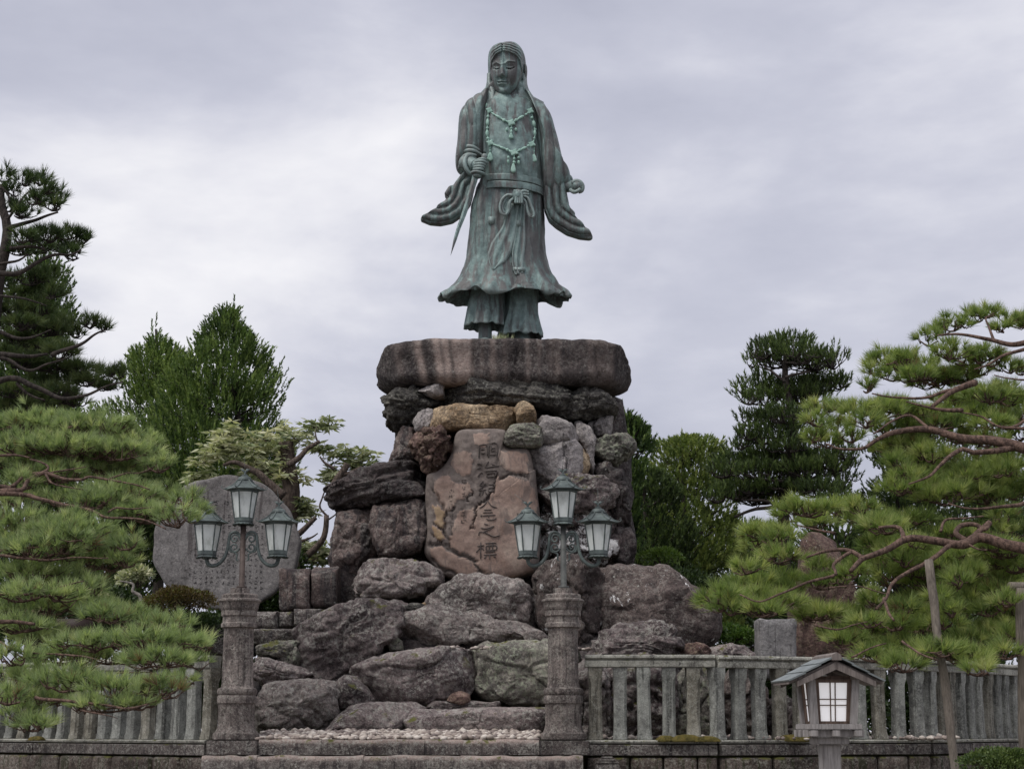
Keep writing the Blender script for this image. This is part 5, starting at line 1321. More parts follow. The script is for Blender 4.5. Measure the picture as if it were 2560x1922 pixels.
def lamp(px, label, polemat, rots, spikes):
    b = W(px, 1470, PY)
    root = thing('lantern_lamp', label, 'lamp', (b[0], PY, b[2]), 'three-headed lanterns on the pillars')
    Zp = lambda py: W(px, py, PY)[2] - b[2]
    X = lambda r: (r - 748) / R5[2] * MP
    Zr = lambda y: Zp(1100 + y / R5[2])
    mb = MB(); mb.tube([(0, 0, 0), (0, 0, 0.03), (0, 0, 0.03), (0, 0, Zr(745))], [.075, .075, .042, .040], 16)
    mb.build('pole', M[polemat], root)
    for s in (-1, 1):
        arm = MB()
        rr = lambda pts: smooth_line([(s * X(748 + x), 0, Zr(y)) for x, y in pts], 50)
        arm.tube(rr([(24,890),(30,850),(55,822),(95,822),(122,850),(130,910),(140,980),(165,1050),(210,1100),(262,1120),(305,1108),(320,1075),(322,1040)]), np.linspace(.017, .03, 50), 9)
        for cy in (880, 955):                                   # scroll pair
            T = np.linspace(0.2, 2 * np.pi * 1.35, 44); rad = np.linspace(44, 9, 44)
            sg = 1 if cy == 880 else -1
            arm.tube(np.array([(s * X(748 + 74 - rad_ * math.cos(t_) * 1.0), 0, Zr(cy + sg * -rad_ * math.sin(t_))) for t_, rad_ in zip(T, rad)]), np.linspace(.015, .011, 44), 7)
        arm.tube(rr([(118,940),(112,990),(80,1000),(52,1020),(55,1060),(40,1075)]), .013, 7)
        arm.build('arm', M['lampmetal'], root)
    lantern_head(root, 0, Zp(1224), rots[0], spikes[0])
    lantern_head(root, X(748 - 322), Zp(1306), rots[1], spikes[1])
    lantern_head(root, X(748 + 318), Zp(1305), rots[2], spikes[2])
    return root
lamp(604, 'brown-poled lamp with three hexagonal lanterns before the round stele', 'polebrown', [math.radians(14)] * 3, [(2, 85), None, (6, 90)])
lamp(1409, 'grey-poled lamp with three hexagonal lanterns before the inscribed stone', 'polegrey', [0.0, 0.0, 0.0], [(3, 82), (34, 73), (1, 88)])

# ------------------------------------------------------------------ stone railings
RAIL_TOP = float(W(1600, 1637, 25.12)[2]); POST_TOP = float(W(1600, 1668, 25.12)[2]); POST_BOT = TZ + 0.0
SILL_T = TZ - 0.005
def post_mesh(seed, w=0.185):
    """chamfered post with a carved shoulder near its top and a spread foot"""
    h = POST_TOP - POST_BOT; rs_ = np.random.RandomState(seed)
    rows = [(0, 1.08, .10), (.03, 1.08, .10), (.10, 1.0, .22), (.2, .98, .24), (.5, .97, .24), (.78, .97, .24), (.83, .99, .16), (.86, 1.03, .07), (.90, 1.06, .05), (1.0, 1.06, .05)]
    V = []
    for t, s, ch in rows:
        a = w / 2 * s * (1 + 0.01 * rs_.normal()); c_ = a * ch * 1.6
        q = [(a, -a + c_), (a, a - c_), (a - c_, a), (-a + c_, a), (-a, a - c_), (-a, -a + c_), (-a + c_, -a), (a - c_, -a)]
        V.append([(x, y, t * h) for x, y in q])
    v, f = grid_vf(np.array(V), True, True, True)
    me = np_mesh('baluster', v, f, M['fence' if seed % 3 else 'fence2']); sharp(me, 25); return me
PM = [post_mesh(i) for i in range(6)]
def polyline_pts(L, step_, start=0.0):
    L = np.array(L, float); out = []; carry = start
    for a, b in zip(L[:-1], L[1:]):
        d = np.linalg.norm(b - a); t = unit(b - a); s = carry
        while s <= d + 1e-6:
            out.append((a + t * s, math.atan2(t[1], t[0]))); s += step_
        carry = s - d
    return out
def rail_piece(a, b, prof):
    """extrude a (depth, height) profile between plan points a and b"""
    a, b = np.array(a), np.array(b); t = unit(b - a); nrm = np.array((t[1], -t[0]))
    if nrm[1] > 0: nrm = -nrm
    V = np.array([[(p_[0] + nrm[0] * d, p_[1] + nrm[1] * d, z) for d, z in prof] for p_ in (a, b)])
    return grid_vf(V, True, True, True)
T_ = RAIL_TOP; B_ = POST_TOP
RPROF = [(-.11, B_), (.11, B_), (.115, B_ + .01), (.115, B_ + .085), (.105, B_ + .09), (.085, B_ + .095), (.085, B_ + .108), (.12, B_ + .118), (.13, B_ + .13), (.125, T_ - .02), (.105, T_), (-.105, T_), (-.125, T_ - .02), (-.12, B_ + .118), (-.11, B_ + .09)]
def railing(label, line, step_, start, post_w=1.0, rail_len=1.9, seedo=0):
    c = np.array((line[0][0], line[0][1], TZ)) if line[0][0] > 0 else np.array((line[-1][0], line[-1][1], TZ))
    root = thing('stone_railing', label, 'railing', c)
    L = np.array(line, float)
    k = 0
    for a, b in zip(L[:-1], L[1:]):
        d = np.linalg.norm(b - a); m_ = max(1, int(round(d / rail_len)))
        for i in range(m_):
            p0 = a + (b - a) * (i / m_) + unit(b - a) * (0.003 if i else 0); p1 = a + (b - a) * ((i + 1) / m_) - unit(b - a) * 0.003
            pr = [(dd, zz_ + 0.004 * math.sin(k * 3.1 + 1)) for dd, zz_ in RPROF]
            v, f = rail_piece(p0, p1, pr); o = new_obj('rail', np_mesh('rail', v - c, f, M['rail'], False), root); k += 1
            # sill under the posts, then the base course
            v, f = rail_piece(p0, p1, [(-.15, TZ - .03), (-.15, SILL_T), (.10, SILL_T), (.14, SILL_T - .01), (.15, SILL_T - .02), (.14, SILL_T - .045), (.10, SILL_T - .055)]); new_obj('sill', np_mesh('sill', v - c, f, M['rail'], False), root)
        nb = max(1, int(round(d / 1.35)))
        for i in range(nb):
            p0 = a + (b - a) * (i / nb) + unit(b - a) * 0.004; p1 = a + (b - a) * ((i + 1) / nb) - unit(b - a) * 0.004
            e_ = 0.008 * math.sin(i * 2.7 + k)
            v, f = rail_piece(p0, p1, [(-.10, TZ - .22), (-.10, SILL_T - .06), (.135 + e_, SILL_T - .065), (.15 + e_, SILL_T - .075), (.15 + e_, TZ - .21), (.14 + e_, TZ - .22)]); new_obj('base_course_block', np_mesh('base_course_block', v - c, f, M['base'], False), root)
    for i, (p_, ang) in enumerate(polyline_pts(line, step_, start)):
        o = new_obj('baluster', PM[(i * 5 + i // 3 + seedo) % 6], root, (p_[0] - c[0], p_[1] - c[1], POST_BOT - TZ))
        o.rotation_euler = (0.010 * math.sin(i * 4.1), 0.014 * math.sin(i * 2.3), ang + 0.05 * math.sin(i * 3.7))
    return root
railing('grey-green stone railing right of the steps, behind the wooden lantern', FR[:4] + [(10.2, 33.0)], 0.343, 0.14)
railing('stone railing left of the steps half hidden by pine boughs', FL, 0.343, 0.2, seedo=2)

# retaining wall: stones below the railing
def retaining(label, line, seed):
    rs_ = np.random.RandomState(seed)
    L = np.array(line, float); c = np.array((L[0][0], L[0][1], 0.0)) if L[0][0] > 0 else np.array((L[-1][0], L[-1][1], 0.0))
    root = thing('retaining_wall', label, 'wall', c)
    for a, b in zip(L[:-1], L[1:]):
        d = np.linalg.norm(b - a); t = unit(b - a); nrm = np.array((t[1], -t[0])); nrm = nrm if nrm[1] < 0 else -nrm
        z = TZ - 0.235
        for row in range(3):
            h = rs_.uniform(.36, .46) if row < 2 else z
            s = 0.0
            while s < d:
                w = min(rs_.uniform(.45, 1.0), d - s)
                if d - s - w < 0.25: w = d - s
                ctr = a + t * (s + w / 2) + nrm * (0.04 + rs_.uniform(0, .03)); s += w
                V = np.zeros((10, 40, 3)); A = np.linspace(0, 2 * np.pi, 40, endpoint=False)
                ex = 0.16
                ca, sa = np.sign(np.cos(A)) * np.abs(np.cos(A)) ** ex, np.sign(np.sin(A)) * np.abs(np.sin(A)) ** ex
                for i, (sc, dp) in enumerate(((0.02, .12), (.5, .118), (.8, .112), (.93, .095), (.985, .06), (.985, 0), (.985, -.1), (.985, -.2), (.5, -.2), (.02, -.2))):
                    u = ca * sc * (w / 2 - .006); zz = sa * sc * (h / 2 - .006)
                    dp_ = dp + (0.02 * fbm(np.stack([u * 4, zz * 4, np.full(40, s + row * 7)], 1), 3, seed) if dp > 0 else 0)
                    V[i, :, 0] = ctr[0] + t[0] * u + nrm[0] * dp_; V[i, :, 1] = ctr[1] + t[1] * u + nrm[1] * dp_; V[i, :, 2] = z - h / 2 + zz
                v, f = close_poles(V)
                new_obj('stone', np_mesh('stone', v - c, f, M['wall']), root)
            z -= h
    return root
retaining('mossy rough stone wall below the right railing', FR[:4], 21)
retaining('mossy rough stone wall below the left railing', [(-10.4, 30.5), FL[-1]], 22)

# ------------------------------------------------------------------ steps and gravel
def steps():
    c = np.array((W(1000, 1850, 24.6)[0], 24.5, 0.0))
    root = thing('stone_steps', 'worn stone steps between the two lamp pillars', 'steps', c)
    def course(x0, x1, yt, yb, Y, depth, joints):
        zt, zb = W(1000, yt, Y)[2], W(1000, yb, Y)[2]
        xs = [W(x0, yt, Y)[0]] + [W(j, yt, Y)[0] for j in joints] + [W(x1, yt, Y)[0]]
        for i, (a, b) in enumerate(zip(xs[:-1], xs[1:])):
            w = b - a - 0.006; h = zt - zb
            A = np.linspace(0, 1, 30)
            # section: worn rounded nosing
            prof = [(0, 0), (0, h * .45), (0.004, h - .065), (0.016, h - .035), (.036, h - .013), (.07, h), (depth * .5, h + .002), (depth, h), (depth, 0)]
            V = np.zeros((24, len(prof), 3))
            for k, u in enumerate(np.linspace(-.5, .5, 24)):
                dz = 0.012 * vnoise(np.array([[u * 5 + i * 3.3, yt * .1, 1.0]]), 5)[0]
                for q, (dd, zz) in enumerate(prof): V[k, q] = ((a + b) / 2 + u * w, Y + dd + (dz * .6 if dd < .03 else 0), zb + zz + (dz if zz > h * .7 else 0))
            v, f = grid_vf(V, True, True, True)
            lip_light = np.tile([0, 0, .15, .8, 1, .9, .6, .4, 0], 24) * np.clip(.75 + .8 * fbm(v[:24 * 9] * 3, 3, 44), 0, 1)  # pale lips: sky light on the worn nosing put into the colour
            o = new_obj('step_block', np_mesh('step_block', v - c, f, M['step'], vert_attr={'pale': np.concatenate([lip_light, np.zeros(len(v) - len(lip_light))])}), root); sharp(o.data, 40)
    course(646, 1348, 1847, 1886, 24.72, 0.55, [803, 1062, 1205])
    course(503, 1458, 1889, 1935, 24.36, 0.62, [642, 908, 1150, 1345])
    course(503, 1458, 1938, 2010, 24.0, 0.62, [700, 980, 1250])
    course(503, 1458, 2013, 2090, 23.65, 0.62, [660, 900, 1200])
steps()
pm_ = rock_mat('pebble', (0.15, 0.125, 0.105), (0.27, 0.23, 0.20), (0.42, 0.37, 0.33), 0.2, (0.45, 0.43, 0.4), scale=3, fleck=0.0, bstr=0.2)
m, n, l = mat_new('pebbles')
a_ = n.new('ShaderNodeAttribute'); a_.attribute_name = 'tint'
c = ramp(n, l, a_.outputs['Fac'], [(0.0, (0.13, 0.105, 0.10)), (0.3, (0.24, 0.195, 0.175)), (0.6, (0.36, 0.31, 0.27)), (1.0, (0.55, 0.50, 0.45))])
finish(n, l, c, 0.8); M['pebble'] = m
def pebbles(label, boxes, seed, count, z0=TZ, size=(.025, .06), rise=0.0):
    rs_ = np.random.RandomState(seed)
    bm = bmesh.new(); bmesh.ops.create_icosphere(bm, subdivisions=1, radius=1.0); bm.verts.index_update()
    bv = np.array([w.co[:] for w in bm.verts]); bf = np.array([[w.index for w in q.verts] for q in bm.faces]); bm.free()
    vs, fs, tn = [], [], []; k = 0
    tot = sum((b[1] - b[0]) * (b[3] - b[2]) for b in boxes)
    for x0, x1, y0, y1, zb in boxes:
        for _ in range(int(count * (x1 - x0) * (y1 - y0) / tot)):
            s = rs_.uniform(*size); yy = rs_.uniform(y0, y1); sc = s * np.array((rs_.uniform(.8, 1.4), rs_.uniform(.7, 1.2), rs_.uniform(.45, .75)))
            an = rs_.uniform(0, 6.28); R_ = np.array(((math.cos(an), -math.sin(an), 0), (math.sin(an), math.cos(an), 0), (0, 0, 1)))
            vs.append((bv * sc * (1 + .12 * rs_.normal(size=bv.shape))) @ R_.T + [rs_.uniform(x0, x1), yy, zb + rise * (yy - y0) / (y1 - y0) + sc[2] * rs_.uniform(.3, 1.0)])
            fs.append(bf + k * len(bv)); tn.append(np.full(len(bf), rs_.rand())); k += 1
    v = np.concatenate(vs); f = np.concatenate(fs)
    off = np.array((v[:, 0].mean(), v[:, 1].mean(), z0))
    o = new_obj('gravel', np_mesh('gravel', v - off, f, M['pebble'], True, {'tint': np.concatenate(tn)}), None, off)
    return tag(o, label, 'gravel', kind='stuff')
gx0, gx1 = W(640, 1840, 25)[0], W(1350, 1840, 25)[0]
pebbles('pale rounded gravel strewn at the top of the steps', [(gx0, gx1, 24.82, 26.1, TZ - .002)], 5, 1700, rise=.10)
pebbles('pale gravel behind the right railing', [(1.3, 4.2, 25.3, 26.3, TZ), (4.0, 6.5, 26.2, 27.4, TZ)], 6, 800)
zs = float(W(1500, 1620, 28)[2])
pebbles('few pale pebbles lodged on the mound', [(float(W(1120, 1600, 27.6)[0]), float(W(1260, 1600, 27.6)[0]), 27.4, 28.0, float(W(1200, 1622, 27.6)[2])), (float(W(1440, 1600, 27.9)[0]), float(W(1500, 1600, 27.9)[0]), 27.6, 28.2, float(W(1460, 1625, 27.9)[2]))], 7, 50)

# moss cushions on the right sill
def moss(label, px, Yp, w, h, seed):
    p0 = W(px, 1845, Yp)
    rs_ = np.random.RandomState(seed)
    V = np.zeros((12, 40, 3)); A = np.linspace(0, 2 * np.pi, 40, endpoint=False)
    for i, t in enumerate(np.linspace(0, np.pi / 2, 12)):
        r = math.cos(t) * (1 + .18 * np.sin(3 * A + seed) + .1 * np.sin(7 * A + 2 * seed))
        V[i, :, 0] = p0[0] + w * r * np.cos(A); V[i, :, 1] = Yp - .12 + .10 * r * np.sin(A); V[i, :, 2] = TZ - .03 + h * math.sin(t)
    P = V.reshape(-1, 3); P += unit(P - [p0[0], Yp, TZ]) * (0.02 * fbm(P * 14, 3, seed))[:, None]
    v, f = grid_vf(P.reshape(V.shape), True, True, True)
    off = np.array((p0[0], Yp, TZ))
    return tag(new_obj('moss_cushion', np_mesh('moss_cushion', v - off, f, M['moss']), None, off), label, 'moss')
moss('small yellow-green moss cushion at the foot of the fourth railing post', 1662, 25.1, .13, .09, 1)
moss('largest orange-green moss cushion on the railing sill', 1712, 25.08, .22, .10, 2)
moss('rusty moss patch at the foot of the railing corner post', 1766, 25.08, .17, .08, 3)
moss('dark moss cushion on the sill just left of the wooden lantern', 1985, 25.6, .28, .10, 4)
moss('moss clump on the left sill under the pine', 98, 27.5, .12, .07, 5)

# little stone finial standing in front of the right wall
mb = MB(); b = W(1518, 1922, 24.6); s = 24.6 / F_PX
cz = lambda y: W(1518, y, 24.6)[2]
for y0, y1, w in ((1890, 1896, 30), (1896, 1902, 44), (1902, 1908, 56), (1909, 2100, 58)):
    mb.box((b[0], 24.6, (cz(y0) + max(cz(y1), 0)) / 2), (w * s, w * s, cz(y0) - max(cz(y1), 0) - .002), bev=.012)
o = mb.build('stone_post', M['base'], None, (b[0], 24.6, 0), loc=(b[0], 24.6, 0)); sharp(o.data, 40)
tag(o, 'short stone post with stepped cap at the foot of the right wall', 'stone post')

# ------------------------------------------------------------------ wooden lantern
def wood_mat(name, a, b, sc=1.0):
    m, n, l = mat_new(name)
    t = n.new('ShaderNodeTexCoord'); v = t.outputs['Object']
    g = noise(n, l, mapping(n, l, v, (14, 14, 1.2)), 5 * sc, 6, 0.65, 0.3)
    c = ramp(n, l, g, [(0.35, a), (0.65, b)])
    c = mixc(n, l, 0.4, c, ramp(n, l, noise(n, l, v, 7, 5, 0.6), [(0.3, (0.3, 0.29, 0.28)), (0.7, (0.72, 0.7, 0.68))]), 'OVERLAY')
    finish(n, l, c, 0.8, g, 0.35, 0.01)
    return m
M['oldwood'] = wood_mat('weathered_wood', (0.11, 0.092, 0.084), (0.22, 0.19, 0.175))
M['brownwood'] = wood_mat('brown_wood', (0.085, 0.058, 0.045), (0.17, 0.12, 0.095))
M['greywood'] = wood_mat('grey_wood', (0.20, 0.185, 0.18), (0.36, 0.34, 0.33))
m, n, l = mat_new('lantern_copper_roof')
v, oi = coords(n, l)
c = ramp(n, l, noise(n, l, v, 9, 5, 0.6), [(0.35, (0.13, 0.145, 0.145)), (0.65, (0.24, 0.265, 0.262))])
finish(n, l, c, 0.5, noise(n, l, v, 50, 3, 0.6), 0.1, 0.01, 0.4, 0.5); M['copper'] = m
m, n, l = mat_new('paper_panel')
t = n.new('ShaderNodeTexCoord')
c = ramp(n, l, noise(n, l, t.outputs['Object'], 4, 3, 0.5), [(0.3, (0.86, 0.85, 0.87)), (0.7, (0.92, 0.91, 0.93))])
b_ = n.new('ShaderNodeBsdfDiffuse'); l.new(c, b_.inputs[0]); t_ = n.new('ShaderNodeBsdfTranslucent'); l.new(c, t_.inputs[0]); x_ = n.new('ShaderNodeMixShader'); x_.inputs[0].default_value = 0.05
o_ = n.new('ShaderNodeOutputMaterial'); l.new(b_.outputs[0], x_.inputs[1]); l.new(t_.outputs[0], x_.inputs[2]); l.new(x_.outputs[0], o_.inputs[0]); e_ = n.new('ShaderNodeEmission'); e_.inputs[0].default_value = (1, 0.98, 0.96, 1); e_.inputs[1].default_value = 0.16; a_ = n.new('ShaderNodeAddShader'); l.new(x_.outputs[0], a_.inputs[0]); l.new(e_.outputs[0], a_.inputs[1]); l.new(a_.outputs[0], o_.inputs[0]); M['paper'] = m   # the lantern is lit

def wooden_lantern():
    Y = 11.0; s = mpp(2083, 1750, Y) / R8[2]
    zc = lambda y: W(2083, R8[1] + y / R8[2], Y)[2]
    b = W(1900 + 585 / R8[2], 1900, Y)
    root = thing('wooden_lantern', 'small roofed wooden garden lantern with white paper panels', 'lantern', (b[0], Y, 0), rz=math.radians(5))
    # local: x right, y depth, z up; u() scales zoom units
    u = lambda a: a * s
    post = MB().box((0, 0, zc(1270) / 2), (u(155), u(155), zc(1270)), bev=.006); o = post.build('post', M['greywood'], root); sharp(o.data, 30)
    mb = MB().box((0, 0, (zc(1215) + zc(1270)) / 2), (u(270), u(270), u(55)), bev=.004)
    o = mb.build('bracket_block', M['greywood'], root); sharp(o.data, 30)
    for y in (-150, 0, 150):
        mb = MB().box((0, u(y), (zc(1150) + zc(1212)) / 2), (u(505), u(60), u(60)), bev=.003); o = mb.build('beam', M['greywood'], root); sharp(o.data, 30)
    for x in (-185, 0, 185):
        mb = MB().box((u(x), 0, (zc(1152) + zc(1208)) / 2), (u(58), u(505), u(50)), bev=.003); o = mb.build('beam', M['greywood'], root); sharp(o.data, 30)
    mb = MB().box((0, 0, (zc(1102) + zc(1149)) / 2), (u(450), u(450), u(46)), bev=.004); o = mb.build('deck', M['greywood'], root); sharp(o.data, 30)
    # tapered box frame: four corner posts, rails, paper panels with crossed bars
    zt, zb = zc(735), zc(1101); ht, hb = u(205), u(178)
    def P(cx, cy, z):
        k = (z - zb) / (zt - zb); h = hb + (ht - hb) * k; return np.array((cx * h, cy * h, z))
    for cx in (-1, 1):
        for cy in (-1, 1):
            w = u(30); fr = MB()
            q = []
            for z in (zb, zt):
                c0 = P(cx, cy, z) * [.91, .91, 1]; q += [c0 + [dx * w, dy * w, 0] for dx, dy in ((-1, -1), (1, -1), (1, 1), (-1, 1))]
            fr.add(np.array(q), [np.array([[0, 1, 5, 4], [1, 2, 6, 5], [2, 3, 7, 6], [3, 0, 4, 7], [4, 5, 6, 7], [3, 2, 1, 0]])]).build('corner_post', M['greywood'], root, smooth=False)
    for a in range(4):
        R_ = np.array(((math.cos(a * math.pi / 2), -math.sin(a * math.pi / 2), 0), (math.sin(a * math.pi / 2), math.cos(a * math.pi / 2), 0), (0, 0, 1)))
        def plate_(x0, x1, k0, k1, dep, th):
            """panel piece on face a: x fractions -1..1, k height fractions, inset depth"""
            q = []
            for d_ in (dep, dep + th):
                for x, k in ((x0, k0), (x1, k0), (x1, k1), (x0, k1)):
                    z = zb + (zt - zb) * k; h = hb + (ht - hb) * k; q.append(R_ @ np.array((x * h, -(h - d_), z)))
            return np.array(q), [np.array([[0, 1, 2, 3], [7, 6, 5, 4], [0, 4, 5, 1], [1, 5, 6, 2], [2, 6, 7, 3], [3, 7, 4, 0]])]
        panel = MB()
        for x0, x1, k0, k1 in ((-.76, -.60, .0, .93), (.60, .76, .0, .93), (-.76, .76, .93, 1.0), (-.76, .76, 0, .06)): panel.add(*plate_(x0, x1, k0, k1, u(14), u(22)))
        po = panel.build('panel_frame', M['brownwood'], root, smooth=False)
        MB().add(*plate_(-.64, .64, .03, .95, u(34), u(5))).build('paper', M['paper'], po, smooth=False)
        bars = MB()
        for x in (-.115, .095): bars.add(*plate_(x - .022, x + .022, .05, .94, u(22), u(10)))
        for k in (.42, .555): bars.add(*plate_(-.62, .62, k - .012, k + .012, u(23), u(10)))
        bars.build('lattice_bar', M['brownwood'], po, smooth=False)
    # gabled roof: two copper slopes, barge boards, ridge cap
    zr, ze = zc(545), zc(752); hw = u(392); dp = u(320)
    for sx in (-1, 1):
        t0 = np.array((0, 0, zr)); t1 = np.array((sx * hw, 0, ze)); dirv = unit(t1 - t0); nrm = np.array((-dirv[2] * sx, 0, dirv[0] * sx)) ; nrm = nrm if nrm[2] > 0 else -nrm
        L = np.linalg.norm(t1 - t0)
        for i in range(3):                                      # lapped sheets
            a0, a1 = t0 + dirv * L * i / 3, t0 + dirv * L * (i + 1.06) / 3
            q = [a + [0, y, 0] + nrm * h for a, hh in ((a0, (-.004, .006)), (a1, (.002, .012))) for y in (-dp, dp) for h in hh]
            q = np.array(q)
            MB().add(q, [np.array([[0, 4, 6, 2], [1, 3, 7, 5], [0, 1, 5, 4], [2, 6, 7, 3], [4, 5, 7, 6], [0, 2, 3, 1]])]).build('roof_sheet', M['copper'], root, smooth=False)
        for y in (-dp + u(30), dp - u(30)):                     # barge boards
            a0, a1 = np.array((0, y, zc(592))), np.array((sx * u(330), y, zc(752)))
            w = u(50); t_ = unit(a1 - a0)
            q = np.array([a0 + [0, -u(14), 0], a1 + [0, -u(14), 0], a1 + [0, -u(14), -w * .9], a0 + [0, -u(14), -w * 1.25], a0 + [0, u(14), 0], a1 + [0, u(14), 0], a1 + [0, u(14), -w * .9], a0 + [0, u(14), -w * 1.25]])
            MB().add(q, [np.array([[0, 1, 2, 3], [7, 6, 5, 4], [0, 4, 5, 1], [1, 5, 6, 2], [2, 6, 7, 3], [3, 7, 4, 0]])]).build('barge_board', M['oldwood'], root, smooth=False)
        q = np.array([np.array((x * sx, y, z)) for y in (-dp + u(50), dp - u(50)) for x, z in ((0, zc(575)), (u(395), zc(756)), (u(395), zc(775)), (0, zc(610)))])
        MB().add(q, [np.array([[0, 1, 2, 3], [7, 6, 5, 4], [0, 4, 5, 1], [1, 5, 6, 2], [2, 6, 7, 3], [3, 7, 4, 0]])]).build('roof_board', M['oldwood'], root, smooth=False)
    q = []
    for y in (-dp - u(8), dp + u(8)): q += [(x, y, z) for x, z in ((-u(42), zc(580)), (-u(38), zc(535)), (0, zc(515)), (u(38), zc(535)), (u(42), zc(580)))]
    v_, f_ = grid_vf(np.array(q).reshape(2, 5, 3), True, True, True)
    MB().add(v_, f_).build('ridge_cap', M['oldwood'], root, smooth=False)
    MB().box((0, 0, zc(720)), (u(300), u(330), u(28))).build('tie_beam', M['brownwood'], root, smooth=False)
    return root
wooden_lantern()

# ------------------------------------------------------------------ pine props and the sign
def prop(label, p0, p1, Y0, Y1, r, name='wooden_prop'):
    a, b = W(*p0, Y0), W(*p1, Y1)
    d = unit(b - a); b = a + d * ((a[2] + 0.1) / -d[2])
    P = np.linspace(a, b, 26); rs_ = np.random.RandomState(int(p0[0]))
    P[:, 0] += 0.008 * np.cumsum(rs_.normal(size=26)) * .5
    mb = MB().tube(P, r * (1 + .04 * np.sin(np.linspace(0, 20, 26))), 12)
    o = mb.build(name, M['greywood2'], None, (b[0], b[1], 0), loc=(b[0], b[1], 0)); return tag(o, label, 'wooden prop')
M['greywood2'] = wood_mat('prop_wood', (0.085, 0.072, 0.06), (0.18, 0.155, 0.13))
prop('leaning bare wooden prop in front of the right railing', (2322, 1400), (2389, 1922), 16.0, 15.6, .04)
prop('upright wooden prop at the right edge carrying a log', (2551, 1470), (2562, 1922), 16.2, 16.2, .045)
a = W(2524, 1465, 16.2)
mb = MB().tube([a, a + [.25, .1, 0], a + [1.2, .5, 0.02]], [.04, .045, .045], 12); o = mb.build('prop_log', M['greywood2'], None, a, loc=a); tag(o, 'short log lying across the prop at the right edge', 'log')
NY = 27.6
a = W(186, 1575, NY); sg = thing('notice_board', 'small dark brown notice board showing among the left pine boughs', 'sign', (a[0], NY, TZ))
s = mpp(186, 1560, NY)
m, n, l = mat_new('dark_board'); finish(n, l, (0.028, 0.016, 0.014), 0.6); M['board'] = m
MB().box((0, 0, W(186, 1566, NY)[2] - TZ), (92 * s, .03, 40 * s), bev=.004).build('board', M['board'], sg)
for sx in (-1, 1): MB().box((sx * 30 * s, .03, (W(186, 1590, NY)[2] - TZ) / 2), (.05, .04, W(186, 1590, NY)[2] - TZ), bev=.004).build('leg', M['board'], sg)
# ------------------------------------------------------------------ plants
def perp(a):
    h = np.where(np.abs(a[:, 2:3]) < 0.9, np.array([[0, 0, 1.0]]), np.array([[1.0, 0, 0]]))
    u = unit(np.cross(a, h)); return u, np.cross(a, u)

def tufts(pos, axis, n, L, sl, amin, amax, width, rs_, tint=None):
    """needle tufts: n needles on each shoot (length sl), as slender triangles"""
    N = len(pos); u, w = perp(axis)
    k = rs_.rand(N, n); ph = rs_.uniform(0, 2 * np.pi, (N, n)); al = rs_.uniform(amin, amax, (N, n)) * (1.15 - 0.5 * k)
    LL = L * rs_.uniform(.75, 1.15, (N, n)) * rs_.uniform(.85, 1.15, (N, 1))
    d = np.cos(al)[..., None] * axis[:, None] + np.sin(al)[..., None] * (np.cos(ph)[..., None] * u[:, None] + np.sin(ph)[..., None] * w[:, None])
    b = pos[:, None] + axis[:, None] * (k * sl)[..., None]
    rv = rs_.normal(size=(N, n, 3)); sd = np.cross(d, rv); sd /= np.maximum(np.linalg.norm(sd, axis=-1, keepdims=True), 1e-6)
    sd = sd * width * 0.5
    tip = b + d * LL[..., None]; mid = b
    V = np.stack([mid - sd, mid + sd, tip], 2).reshape(-1, 3)
    tt = (rs_.rand(N) if tint is None else tint)[:, None] + rs_.normal(0, .10, (N, n))
    return V, np.clip(tt, 0, 1).reshape(-1)

class Plant:
    def __init__(self, name, label, cat, base, group=None):
        self.root = thing(name, label, cat, base, group); self.base = np.array(base, float); self.v = []; self.t = []; self.tw = MB(); self.br = MB()
    def foliage(self, V, t): self.v.append(V); self.t.append(t)
    def branch(self, pts, r0, r1, n=8, k=4, wob=0.0, seed=0):
        P = np.array(pts, float); m_ = max(6, k * (len(P) - 1)); P = smooth_line(P, m_) if len(P) > 2 else np.linspace(P[0], P[-1], m_)
        if wob:
            r_ = np.random.RandomState(seed); P[1:] += np.stack([fbm(P[1:] * 3 + seed, 2, 1), fbm(P[1:] * 3 + seed, 2, 2), fbm(P[1:] * 3 + seed, 2, 3)], 1) * wob
        self.br.tube(P, np.linspace(r0, r1, m_), n); return P
    def twig(self, pts, r0, r1):
        self.tw.tube(np.array(pts), np.linspace(r0, r1, len(pts)), 3, False)
    def done(self, mat, bark, crown='crown'):
        if self.v:
            V = np.concatenate(self.v) - self.base; t = np.concatenate(self.t); F_ = np.arange(len(V)).reshape(-1, 3)
            new_obj(crown, np_mesh(crown, V, F_, mat, False, {'tint': t}), self.root)
        if self.br.n: self.br.build('trunk', bark, self.root, self.base)
        if self.tw.n: tag(self.tw.build('twigs', bark, self.root, self.base), kind='stuff')
        return self.root

